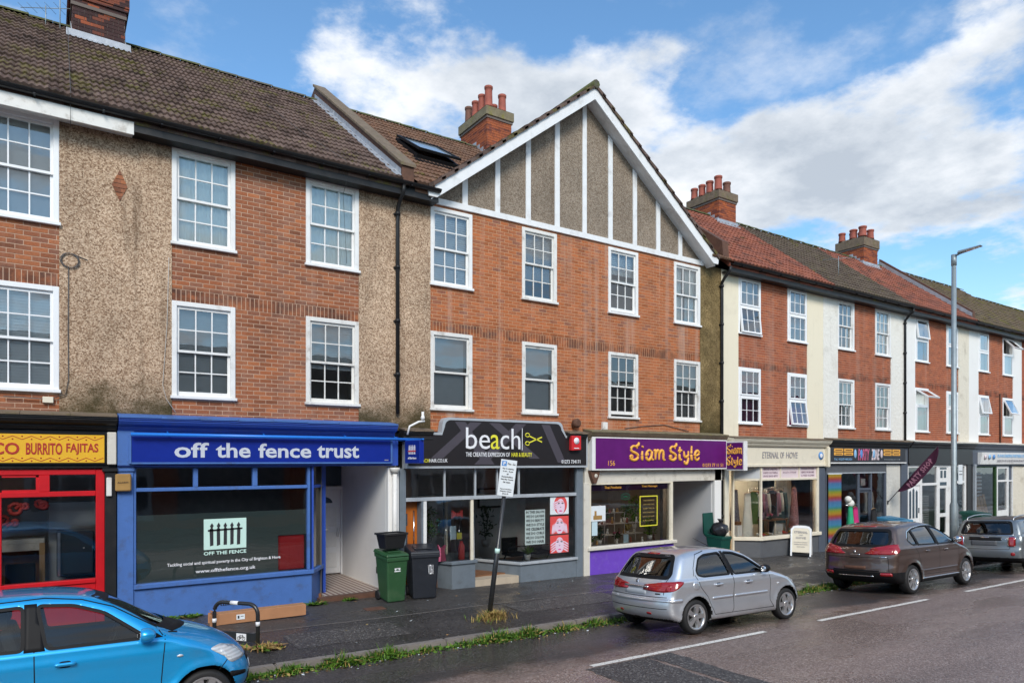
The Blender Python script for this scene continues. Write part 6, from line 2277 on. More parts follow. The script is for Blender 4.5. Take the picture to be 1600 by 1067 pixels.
o = thing('notice', 'small pale card leaning at the middle of the purple shop sill', 'notice', (13.0, -0.03, 0.62))
P_(o, 'card', 'paper_blue', (12.88, 13.06, 0.0, 0.006, 0.64, 0.86))

# ---------------------------------------------------------------- cream clothes shop
cornice(B3, 16.98, 22.1, 'cream_paint', 'cement_dark', z=3.40, d=0.38)
P_(B3, 'fascia', 'cream_paint', (16.95, 22.02, -0.16, -0.02, 2.72, 3.30), (16.95, 22.02, -0.20, -0.161, 2.66, 2.74), bevel=0.006)
P_(B3, 'bracket', 'cream_paint', (22.02, 22.13, -0.30, 0.0, 2.62, 3.32), bevel=0.03)
o = thing('shop_sign', 'cream fascia lettering in thin dark capitals over the clothes shop', 'sign', (19.6, -0.18, 2.9))
for w, a, b in (('ETERNAL', 18.6, 19.44), ('OF', 19.52, 19.72), ('HOVE', 19.82, 20.45)):
 text(w, (a, b, 2.93, 3.13), -0.168, M['grey_print'], o, bold=0.004, shear=0.12)
o = thing('round_plaque', 'small round blue plaque at the right end of the cream fascia', 'plaque', (21.76, -0.18, 3.0))
mb = MB()
mb.lathe([(0.0, -0.185), (0.13, -0.185), (0.135, -0.162)], 20, (21.76, 0, 3.02), 'y')
mb.build('disc', M['blue_print'], o)
mb = MB()
mb.lathe([(0.05, -0.190), (0.075, -0.190), (0.075, -0.186)], 16, (21.76, 0, 3.02), 'y')
mb.build('ring_print', M['white_print'], o)
P_(B3, 'pilaster', 'slate_paint', (21.72, 22.10, -0.12, 0.2, -0.6, 2.66), bevel=0.006)
SX0, SY0, SX1 = 17.95, 0.42, 18.62
fr = P_(B3, 'shopfront', 'cream_paint', (SX1 - 0.035, SX1 + 0.035, -0.13, -0.06, 0.45, 2.70), (21.62, 21.72, -0.13, 0.05, 0.45, 2.70), (SX1 + 0.035, 21.62, -0.12, 0.0, 2.22, 2.29),
  (19.62, 19.66, -0.11, -0.03, 2.29, 2.68), (20.62, 20.66, -0.11, -0.03, 2.29, 2.68), (SX0 - 0.05, SX0 + 0.02, SY0 - 0.03, SY0 + 0.05, -0.3, 2.70), bevel=0.005)
mb = MB()
mb.prism([(SX0, SY0), (SX1, -0.10), (SX1, 0.0), (SX0 + 0.08, SY0 + 0.06)], 2.22, 2.29, 'z')
mb.build('splay_rail', M['cream_paint'], B3)
mb = MB()
mb.prism([(SX0 - 0.03, SY0 - 0.04), (SX1 - 0.03, -0.18), (21.8, -0.18), (21.8, 0.1), (SX1 + 0.1, 0.1), (SX0 + 0.05, SY0 + 0.1)], 0.34, 0.45, 'z')
mb.build('sill', M['cream_paint'], B3, bevel=0.01)
mb = MB()
mb.prism([(SX0, SY0), (SX1 - 0.02, -0.10), (21.72, -0.10), (21.72, 0.1), (SX1 + 0.1, 0.1), (SX0 + 0.1, SY0 + 0.1)], -0.8, 0.338, 'z')
mb.build('stall_riser', M['grey_dark'], B3)
for k, (a, b) in enumerate(((SX1 + 0.035, 19.62), (19.66, 20.62), (20.66, 21.62))):
 P_(fr, 'header_panel', 'pink_board', (a, b, -0.075, -0.05, 2.29, 2.68))
 r = random.Random(k)
 tx = (('VINTAGE & PRELOVED', 'LADIES CLOTHING', 'SHOES BAGS GIFTS'), ('', '01273 777549', ''), ('WOMENS BOUTIQUE', 'GENTLY WORN AND', 'LOVED AGAIN'))[k]
 for q, w in enumerate(tx):
  if w:
   text(w, (a + 0.12, b - 0.12, 2.55 - 0.11 * q, 2.61 - 0.11 * q), -0.077, M['cloth_mauve'], fr, res=1)
mesh_quad('header_panel', 'blind_grey', [(SX0 + 0.02, SY0 - 0.02, 2.29), (SX1 - 0.03, -0.09, 2.29), (SX1 - 0.03, -0.09, 2.68), (SX0 + 0.02, SY0 - 0.02, 2.68)], fr)
pane(fr, SX1 + 0.035, 21.62, 0.45, 2.22, -0.06, 'glass_shop')
mesh_quad('pane', 'glass_shop', [(SX0 + 0.02, SY0 - 0.01, 0.45), (SX1 - 0.03, -0.08, 0.45), (SX1 - 0.03, -0.08, 2.22), (SX0 + 0.02, SY0 - 0.01, 2.22)], fr)
room(B3, 17.0, 22.0, 'room_pale', 3.6, 0.0, 2.74, 'pale_wood')
P_(B3, 'pilaster', 'cream_paint', (16.9, 17.1, -0.1, 0.2, -0.6, 2.66))
for a, b, y in ((18.7, 19.9, 1.3), (20.2, 21.5, 1.3)):
 P_(B3, 'ceiling_lamp', 'lamp_lit_warm', (a, b, y, y + 0.12, 2.60, 2.64))
dr = P_(B3, 'door', 'cream_old', (17.1, 17.95, 0.9, 0.95, 1.98, 2.66))
o = thing('backdrop_board', 'pale grey display board at the right of the clothes shop window', 'board', (21.2, 0.9, 0.4))
P_(o, 'board', 'room_pale', (20.7, 21.6, 0.85, 0.88, 0.3, 2.2))

def garment(label, x, y, ztop, length, w, mat, kind='jacket', seed=1, face='x', group=None):
 """hanging garment: shoulders on a wooden hanger, folds down to the hem"""
 o = thing('garment', label, 'garment', (x, y, ztop - length), group)
 mb = MB()
 n, rows = 16, 9
 r = random.Random(seed)
 ph = r.uniform(0, 6)
 dress = kind == 'dress'
 for i in range(rows + 1):
  t = i / rows
  z = ztop - length * t
  if dress:
   hw = w * (0.5 if t < .08 else 0.62 if t < .35 else 0.5 + 0.5 * t)
   dp = 0.06 + 0.10 * t
  else:
   hw = w * (0.45 + 0.5 * min(t * 5, 1)) * (1 - 0.06 * t)
   dp = 0.05 + 0.06 * min(t * 4, 1)
  for j in range(n):
   a = 2 * PI * j / n
   fold = 1 + 0.10 * t * math.sin(3 * a + ph) + 0.05 * t * math.sin(7 * a + ph * 2)
   u, v = hw * math.cos(a) * fold, dp * math.sin(a) * fold
   mb.v.append((x + (u if face == 'x' else v), y + (v if face == 'x' else u), z))
 for i in range(rows):
  for j in range(n):
   mb.f.append([i * n + j, i * n + (j + 1) % n, (i + 1) * n + (j + 1) % n, (i + 1) * n + j])
   mb.m.append(0)
   mb.sm.append(True)
 mb.f.append(list(range(n)))
 mb.m.append(0)
 mb.sm.append(True)
 mb.build('cloth', M[mat], o, recalc=False)
 if kind == 'jacket':
  for s in (-1, 1):
   sb = MB()
   a0 = Vector((x + (s * w * 0.85 if face == 'x' else 0), y + (s * w * 0.85 if face != 'x' else 0), ztop - 0.07))
   a1 = a0 + Vector((s * 0.05 if face == 'x' else 0.02, s * 0.05 if face != 'x' else -0.03, -length * 0.78))
   sb.tube([a0, (a0 + a1) / 2 + Vector((0.01, -0.02, 0)), a1], [0.06, 0.055, 0.045], 8)
   sb.build('sleeve', M[mat], o, recalc=False)
 hb = MB()
 d = Vector((1, 0, 0)) if face == 'x' else Vector((0, 1, 0))
 c = Vector((x, y, ztop + 0.03))
 hb.tube([c - d * w * 0.7 + Vector((0, 0, -0.05)), c, c + d * w * 0.7 + Vector((0, 0, -0.05))], 0.009, 6)
 hb.tube([c, c + Vector((0, 0, 0.07)), c + d * 0.02 + Vector((0, 0, 0.09))], 0.004, 5)
 hb.build('hanger', M['pale_wood'], o, recalc=False)
 return o

for label, x0, x1 in (('left clothes rail in the clothes shop window', 19.15, 20.0), ('right clothes rail in the clothes shop window', 20.1, 21.0)):
 o = thing('clothes_rail', label, 'clothes rail', ((x0 + x1) / 2, 0.75, 0.0), 'clothes rails')
 mb = MB()
 for xx in (x0, x1):
  mb.tube([(xx, 0.75, 0.02), (xx, 0.75, 1.93)], 0.012, 8)
  mb.tube([(xx, 0.5, 0.03), (xx, 1.0, 0.03)], 0.012, 8)
 mb.build('upright', M['chrome'], o, recalc=False)
 mb = MB()
 mb.tube([(x0, 0.75, 1.93), (x1, 0.75, 1.93)], 0.012, 8)
 mb.build('rail', M['chrome'], o, recalc=False)
gs = [('green jacket facing out at the left end of the left rail', 19.22, 1.83, 1.05, 'cloth_green'), ('second garment along the left rail, pale cream blouse', 19.42, 1.82, 0.8, 'cloth_white'),
 ('dusty pink top midway along the left rail', 19.57, 1.82, 0.75, 'cloth_pink'), ('mauve cardigan near the right of the left rail', 19.72, 1.82, 0.95, 'cloth_mauve'),
 ('white shirt ending the left rail', 19.88, 1.82, 0.85, 'cloth_white'), ('black coat facing out at the left of the right rail', 20.2, 1.86, 1.0, 'cloth_black'),
 ('pale pink blouse behind the black coat', 20.42, 1.84, 0.85, 'cloth_pink'), ('white cardigan along the right rail', 20.57, 1.84, 0.8, 'cloth_white'),
 ('dark teal dress ending the right rail', 20.80, 1.84, 1.1, 'cloth_teal')]
for k, (lab, x, zt, ln_, mt) in enumerate(gs):
 garment(lab, x, 0.75 - (0.12 if 'facing out' in lab else 0), zt, ln_, 0.24, mt, 'jacket', k, 'x' if 'facing out' in lab else 'y', 'garments on the clothes rails')
garment('pink floral dress hung alone at the right of the shop window', 21.18, 0.45, 1.92, 1.35, 0.2, 'cloth_floral', 'dress', 21)
garment('long cream dress on a stand beside the window corner', 18.75, 0.5, 1.80, 1.45, 0.24, 'cloth_white', 'dress', 22)
garment('dark speckled dress in the splayed side window', 18.28, 0.62, 1.92, 1.3, 0.2, 'cloth_speckle', 'dress', 23)
o = thing('display_table', 'low dark table with pink flowers and shoes in the clothes shop window', 'table', (19.8, 0.3, 0.45))
P_(o, 'top', 'brown_wood', (19.25, 20.35, 0.1, 0.5, 0.90, 0.93), bevel=0.005)
for xx in (19.3, 20.28):
 P_(o, 'leg', 'brown_wood', (xx, xx + 0.03, 0.12, 0.15, 0.3, 0.90))
plant('pink flower bunch on the low table in the clothes shop', 19.6, 0.28, 0.93, 0.16, 0.16, 0, 'foliage_dark', 31, 30, name='flower_bunch', flowers=('flower_pink', 16))
r = random.Random(12)
for k in range(8):
 xx = (18.85, 19.0, 19.2, 19.4, 19.9, 20.2, 20.5, 20.75)[k]
 o = thing('shoe', ('white', 'coral', 'straw coloured', 'ivory')[k % 4] + (' shoe', ' shoe further right')[k // 4] + ' on the sill of the clothes shop window', 'shoe', (xx, 0.15, 0.45), 'shoes in the clothes shop window')
 mb = MB()
 mb.tube([(xx - 0.09, 0.15, 0.53), (xx - 0.04, 0.14, 0.50), (xx + 0.05, 0.12, 0.48), (xx + 0.11, 0.10, 0.475)], [0.035, 0.04, 0.038, 0.02], 8)
 mb.box(xx - 0.1, xx - 0.07, 0.13, 0.16, 0.45, 0.53)
 mb.build('upper', M[('cloth_white', 'coral_print', 'straw', 'ceramic')[k % 4]], o)
o = thing('storage_box', 'white box with a brown basket on top in the splayed side window', 'box', (18.2, 0.5, 0.45))
P_(o, 'box', 'white_print', (18.12, 18.34, 0.38, 0.6, 0.45, 0.80), bevel=0.01)
P_(o, 'basket', 'brown_wood', (18.13, 18.33, 0.40, 0.58, 0.802, 0.92), bevel=0.02)

# ---------------------------------------------------------------- party shop
cornice(B4, 22.16, 27.5, 'black_paint', 'cement_dark', z=3.44, d=0.36)
P_(B4, 'fascia', 'grey_dark', (22.16, 27.5, -0.14, -0.02, 2.72, 3.36), (22.16, 26.1, -0.10, 0.0, 2.44, 2.72), bevel=0.004)
o = thing('shop_sign', 'black party shop sign with balloons and yellow panels', 'sign', (24.8, -0.2, 2.7))
P_(o, 'board', 'dark_print', (22.3, 27.3, -0.19, -0.142, 2.80, 3.36), bevel=0.004)
P_(o, 'edge_strip', 'white_paint', (22.28, 27.32, -0.22, -0.142, 2.755, 2.795))
for x0 in (22.5, 25.72):
 for i in range(2):
  for j in range(2):
   P_(o, 'panel', 'orange_print', (x0 + i * 0.62, x0 + i * 0.62 + 0.56, -0.196, -0.1905, 3.04 + j * 0.13, 3.145 + j * 0.13), bevel=0.002)
   P_(o, 'panel_print', 'rust', (x0 + i * 0.62 + 0.08, x0 + i * 0.62 + 0.48, -0.198, -0.1965, 3.075 + j * 0.13, 3.105 + j * 0.13))
text('PARTY', (24.0, 24.75, 2.87, 3.28), -0.193, M['flower_pink'], o, bold=0.03, shear=0.15)
text('ZONE', (24.88, 25.42, 2.87, 3.28), -0.193, M['pink_board'], o, bold=0.03, shear=0.15)
for xx, mt in ((23.83, 'sky_print'), (25.58, 'pink_board'), (24.22, 'blue_print'), (25.05, 'sky_print')):
 mb = MB()
 mb.lathe([(0.0, -0.20), (0.075, -0.199), (0.08, -0.192)], 16, (0, 0, 0), 'y')
 mb.v = [(xx + v[0], v[1], 3.1 + v[2] * 2.0) for v in mb.v]
 mb.build('balloon_print', M[mt], o)
text('Tel. 01273 881321', (22.5, 23.6, 2.87, 2.94), -0.193, M['sky_print'], o, res=1)
text('www.partyzone.co.uk', (25.75, 26.9, 2.87, 2.92), -0.193, M['grey_pale'], o, res=1)
fr = P_(B4, 'shopfront', 'slate_paint', (22.16, 22.24, -0.10, 0.05, -0.5, 2.44), (24.18, 24.28, -0.10, 0.02, -0.5, 2.44), (25.02, 25.10, -0.10, 0.02, -0.5, 2.44), (25.98, 26.1, -0.10, 0.05, -0.5, 2.44),
  (24.28, 25.02, -0.10, 0.02, 1.78, 1.86), (22.24, 24.18, -0.10, 0.05, -0.5, 0.22), bevel=0.006)
P_(fr, 'head_strip', 'grey_pale', (22.24, 26.0, -0.12, -0.101, 2.40, 2.44))
for a, b, c, d in ((22.24, 24.18, 0.22, 2.4), (24.28, 25.02, 1.86, 2.4), (25.10, 25.98, 0.22, 2.4)):
 pane(fr, a, b, c, d, -0.05, 'glass_shop')
gd = P_(B4, 'door', 'slate_paint', (24.28, 24.34, -0.05, 0.0, -0.2, 1.78), (24.96, 25.02, -0.05, 0.0, -0.2, 1.78), (24.34, 24.96, -0.05, 0.0, -0.2, 0.1), (24.34, 24.96, -0.05, 0.0, 1.70, 1.78))
pane(gd, 24.34, 24.96, 0.1, 1.70, -0.03, 'glass_shop')
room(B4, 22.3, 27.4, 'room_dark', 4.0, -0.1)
P_(B4, 'party_post', 'plaster_peeling', (26.1, 27.12, -0.08, 0.2, -0.6, 2.72))
P_(B4, 'pilaster', 'slate_paint', (27.12, 27.5, -0.14, 0.2, -0.6, 2.72), bevel=0.006)
o = thing('foil_curtain', 'rainbow striped foil curtain at the left of the party shop window', 'curtain', (22.6, -0.15, -0.2))
mb = MB()
n = 40
pts = [(22.20 + 0.80 * i / n, -0.17 + 0.02 * math.sin(i * 1.6) + 0.01 * math.sin(i * 0.5)) for i in range(n + 1)]
vs = [(p[0], p[1], -0.05) for p in pts] + [(p[0], p[1], 2.38) for p in pts]
mb.add(vs, [(i, i + 1, n + 2 + i, n + 1 + i) for i in range(n)], 0, True)
mb.build('foil', M['rainbow_cloth'], o, recalc=False)
P_(o, 'rail', 'white_paint', (22.18, 23.02, -0.18, -0.15, 2.38, 2.40))
o = thing('costume_rail', 'jade and magenta costumes hung outside the party shop window', 'costumes', (23.4, -0.25, 0.2))
mb = MB()
mb.tube([(23.08, -0.28, 1.3), (23.95, -0.28, 1.3)], 0.012, 6)
mb.build('rail', M['chrome'], o, recalc=False)
garment('jade green party dress hung on the rail outside', 23.32, -0.3, 1.28, 1.0, 0.17, 'cloth_jade', 'dress', 41)
garment('magenta party dress behind the jade one', 23.66, -0.28, 1.22, 1.15, 0.2, 'cloth_magenta', 'dress', 42)
garment('white jersey shown in the right hand party shop window', 25.5, 0.3, 1.75, 0.85, 0.3, 'cloth_white', 'jacket', 43)
garment('black hooded cloak by the party shop door', 24.75, -0.35, 1.12, 1.2, 0.22, 'cloth_black', 'dress', 44)
o = thing('toy_head', 'white and black round plush heads above the party costumes', 'toy', (23.4, -0.25, 1.4))
for dx_, dz_, rr_, mt in ((-0.1, 0.0, 0.12, 'cloth_white'), (0.14, 0.03, 0.12, 'cloth_black'), (0.02, -0.14, 0.14, 'cloth_white'), (0.05, 0.16, 0.1, 'cloth_black')):
 mb = MB()
 mb.lathe([(max(1e-5, rr_ * math.sin(PI * k / 8)), -rr_ * math.cos(PI * k / 8)) for k in range(9)], 12, (23.32 + dx_, -0.28, 1.5 + dz_))
 mb.build('plush', M[mt], o, recalc=False)
o = thing('notice', 'small square notice inside the glass over the party shop door', 'notice', (24.6, 0.0, 2.0))
P_(o, 'card', 'room_pale', (24.52, 24.82, 0.0, 0.01, 1.95, 2.2))

# ---------------------------------------------------------------- black fascia shop
cornice(B5, 27.62, 33.0, 'board_black', 'cream_old', z=3.46, d=0.36)
P_(B5, 'fascia', 'board_black', (27.62, 33.0, -0.16, -0.02, 2.72, 3.36), (27.62, 33.0, -0.19, -0.161, 2.70, 2.75))
P_(B5, 'pilaster', 'board_black', (32.55, 32.95, -0.14, 0.2, -0.7, 2.72), bevel=0.006)
P_(B5, 'pilaster', 'slate_paint', (27.53, 27.62, -0.12, 0.2, -0.7, 3.36))
fr = P_(B5, 'shopfront', 'white_paint', (27.62, 27.72, -0.10, 0.02, -0.7, 2.70), (28.62, 28.78, -0.10, 0.02, -0.7, 2.70), (30.0, 30.12, -0.10, 0.02, -0.7, 2.70), (30.95, 31.25, -0.10, 0.02, -0.7, 2.70), (32.40, 32.54, -0.10, 0.02, -0.7, 2.70),
  (27.72, 28.62, -0.10, 0.02, 1.88, 2.0), (28.78, 30.0, -0.10, 0.02, 1.86, 1.96), (31.25, 32.40, -0.10, 0.02, 1.9, 2.0), (27.72, 28.62, -0.10, 0.02, 2.58, 2.70), (28.78, 30.0, -0.10, 0.02, 2.60, 2.70), (30.12, 30.95, -0.10, 0.02, 2.60, 2.70), (31.25, 32.40, -0.10, 0.02, 2.60, 2.70),
  (28.78, 30.0, -0.10, 0.02, -0.7, 0.1), (31.25, 32.40, -0.10, 0.02, -0.7, 0.1), bevel=0.006)
for a, b, c, d in ((27.72, 28.62, 2.0, 2.58), (28.78, 30.0, 1.96, 2.60), (28.78, 30.0, 0.1, 1.86), (31.25, 32.40, 2.0, 2.60), (31.25, 32.40, 0.1, 1.9)):
 pane(fr, a, b, c, d, -0.05, 'glass_shop')
dr = P_(B5, 'door', 'white_upvc', (27.72, 28.62, -0.06, 0.0, -0.4, 1.88), bevel=0.006)
for k in range(3):
 mb = MB()
 a = 27.84 + 0.25 * k
 top = 1.70 if k == 1 else 1.62
 mb.prism([(a, 0.6), (a + 0.15, 0.6), (a + 0.15, top), (a + 0.075, top + 0.08), (a, top)], -0.068, -0.061, 'y')
 mb.build('door_light', M['fridge_dark'], dr)
P_(dr, 'letter_plate', 'dark_print', (28.02, 28.32, -0.068, -0.061, 0.42, 0.47))
P_(dr, 'handle', 'chrome', (28.52, 28.56, -0.10, -0.061, 0.8, 1.0))
dr = P_(B5, 'door', 'white_paint', (30.12, 30.95, -0.08, 0.0, 1.72, 2.60), (30.12, 30.26, -0.08, 0.0, -0.4, 1.72), (30.81, 30.95, -0.08, 0.0, -0.4, 1.72), (30.26, 30.81, -0.08, 0.0, 0.55, 0.7), (30.26, 30.81, -0.08, 0.0, -0.4, -0.1), bevel=0.006)
for b in ((30.3, 30.48, 2.15, 2.45), (30.6, 30.78, 2.15, 2.45), (30.26, 30.82, 1.84, 1.98), (30.26, 30.82, 2.50, 2.57)):
 P_(dr, 'door_light', 'fridge_dark', (b[0], b[1], -0.088, -0.081, b[2], b[3]))
pane(dr, 30.26, 30.81, 0.7, 1.72, -0.05, 'glass_shop')
pane(dr, 30.26, 30.81, -0.1, 0.55, -0.05, 'glass_shop')
room(B5, 27.7, 32.9, 'room_dark', 3.6, -0.2)
mb = MB()
for k in range(14):
 mb.box(28.85, 29.9, 0.18, 0.2, 0.2 + k * 0.09, 0.26 + k * 0.09)
mb.build('blind', M['room_grey'], B5)

# ---------------------------------------------------------------- floor shop
cornice(B6, 33.0, 40.9, 'slate_paint', 'cream_old', z=3.46, d=0.36)
P_(B6, 'fascia', 'slate_paint', (33.0, 40.9, -0.16, -0.02, 2.62, 3.36))
o = thing('shop_sign', 'tilted white signboard with pale blue lettering on the far floor shop', 'sign', (35.8, -0.3, 2.7))
mb = MB()
mb.hexa([(33.45, -0.26, 2.70), (38.2, -0.26, 2.70), (33.45, -0.165, 2.70), (38.2, -0.165, 2.70), (33.45, -0.34, 3.22), (38.2, -0.34, 3.22), (33.45, -0.165, 3.22), (38.2, -0.165, 3.22)])
mb.build('board', M['white_paint'], o)
text('FLOOR SANDING PARTNERS LTD', (35.0, 37.9, 3.0, 3.14), -0.335, M['sky_print'], o, bold=0.02, res=1)
text('SANDED WOOD FLOOR RESTORATION SPECIALISTS', (35.0, 37.9, 2.80, 2.90), -0.305, M['grey_print'], o, bold=0.01, res=1)
for xx, mt in ((33.8, 'pink_board'), (34.2, 'sky_print'), (34.62, 'blue_print')):
 mb = MB()
 mb.lathe([(0.0, -0.35), (0.10, -0.35), (0.10, -0.33)], 14, (xx, 0, 3.02), 'y')
 mb.build('roundel', M[mt], o)
P_(B6, 'pilaster', 'black_paint', (33.0, 33.3, -0.12, 0.2, -0.8, 2.62))
P_(B6, 'rainwater_pipe', 'grey_pale', (33.1, 33.2, -0.22, -0.12, 0.2, 2.7))
fr = P_(B6, 'shopfront', 'foliage_dark', (33.3, 33.38, -0.1, 0.02, -0.8, 2.62), (35.35, 35.5, -0.1, 0.02, -0.8, 2.62), (33.38, 35.35, -0.1, 0.02, -0.8, 0.2), (33.38, 35.35, -0.1, 0.02, 2.55, 2.62), bevel=0.005)
P_(fr, 'frame', 'white_paint', (35.5, 35.62, -0.1, 0.02, -0.8, 2.62), (36.6, 36.75, -0.1, 0.02, -0.8, 2.62), (35.62, 36.6, -0.1, 0.02, 1.9, 1.98), (35.62, 36.6, -0.1, 0.02, 2.5, 2.62), (35.62, 36.6, -0.1, 0.02, 0.35, 0.6),
(37.15, 37.22, -0.1, 0.02, -0.8, 2.62), (36.75, 37.15, -0.1, 0.02, 1.9, 1.96))
P_(B6, 'shop_post', 'slate_paint', (36.75, 37.15, -0.06, 0.02, 1.96, 2.62))
P_(B6, 'party_post', 'render_offwhite', (37.22, 37.8, -0.1, 0.2, -0.8, 2.62), (37.8, 41.0, -0.08, 0.2, -0.8, 2.62))
for a, b, c, d in ((33.38, 35.35, 0.2, 2.55), (35.62, 36.6, 1.98, 2.5), (35.62, 36.6, 0.6, 1.9), (36.75, 37.15, -0.5, 1.9)):
 pane(fr, a, b, c, d, -0.05, 'glass_shop')
room(B6, 33.2, 37.2, 'room_dark', 3.6, -0.3)
o = thing('sample_rack', 'rack of pale horizontal floor samples in the far shop window', 'rack', (34.3, 0.5, -0.2))
r = random.Random(4)
for k in range(11):
 P_(o, 'sample_board', 'slat_grey', (33.5, 34.05 + r.uniform(-0.1, 0.25), 0.4, 0.45, 0.75 + k * 0.165, 0.83 + k * 0.165))
 P_(o, 'sample_board', 'slat_grey', (34.75 - r.uniform(-0.1, 0.2), 35.25, 0.4, 0.45, 0.75 + k * 0.165, 0.83 + k * 0.165))
P_(o, 'back_panel', 'brown_wood', (33.45, 35.3, 0.46, 0.5, 0.6, 2.5))
for k in range(6):
 o = thing('floor_plank', 'pale wooden plank sample leaning in the far shop window', 'plank', (33.6 + 0.27 * k, 0.15, 0.2), 'plank samples leaning in the window')
 mb = MB()
 a = 33.5 + 0.27 * k
 mb.hexa([(a, 0.02, 0.2), (a + 0.22, 0.02, 0.2), (a, 0.05, 0.2), (a + 0.22, 0.05, 0.2), (a + 0.06, 0.25, 1.25 + 0.05 * (k % 3)), (a + 0.28, 0.25, 1.25 + 0.05 * (k % 3)), (a + 0.06, 0.28, 1.25), (a + 0.28, 0.28, 1.25)])
 mb.build('plank', M['pale_wood'], o)

# ================================================================== CARS
def sdf_poly(pts, X, Z):
 d = np.full(X.shape, 1e9)
 s = np.ones(X.shape)
 n = len(pts)
 for i in range(n):
  ax, az_ = pts[i]
  bx, bz = pts[i - 1]
  ex, ez = bx - ax, bz - az_
  wx, wz = X - ax, Z - az_
  t = np.clip((wx * ex + wz * ez) / (ex * ex + ez * ez + 1e-12), 0, 1)
  d = np.minimum(d, (wx - ex * t) ** 2 + (wz - ez * t) ** 2)
  c1, c2, c3 = Z >= az_, Z < bz, ex * wz > ez * wx
  s = np.where((c1 & c2 & c3) | (~c1 & ~c2 & ~c3), -s, s)
 return s * np.sqrt(d)

def smoothpts(pts, it=2):
 for _ in range(it):
  q = []
  n = len(pts)
  for i in range(n):
   a, b = pts[i], pts[(i + 1) % n]
   q += [(a[0] * .75 + b[0] * .25, a[1] * .75 + b[1] * .25), (a[0] * .25 + b[0] * .75, a[1] * .25 + b[1] * .75)]
  pts = q
 return pts

def sstep(a, b, x):
 t = np.clip((x - a) / (b - a), 0, 1)
 return t * t * (3 - 2 * t)

def roundpoly(pts, r=0.05, k=4):
 """round each corner by at most r"""
 out = []
 n = len(pts)
 for i in range(n):
  p, a, b = Vector(pts[i]), Vector(pts[i - 1]), Vector(pts[(i + 1) % n])
  d1, d2 = a - p, b - p
  e = min(r, d1.length * 0.45, d2.length * 0.45)
  q0, q1 = p + d1.normalized() * e, p + d2.normalized() * e
  for j in range(k + 1):
   t = j / k
   v = q0 * (1 - t) ** 2 + p * 2 * t * (1 - t) + q1 * t * t
   if not out or (Vector(out[-1]) - v).length > 1e-4:
    out.append((v.x, v.y))
 return out

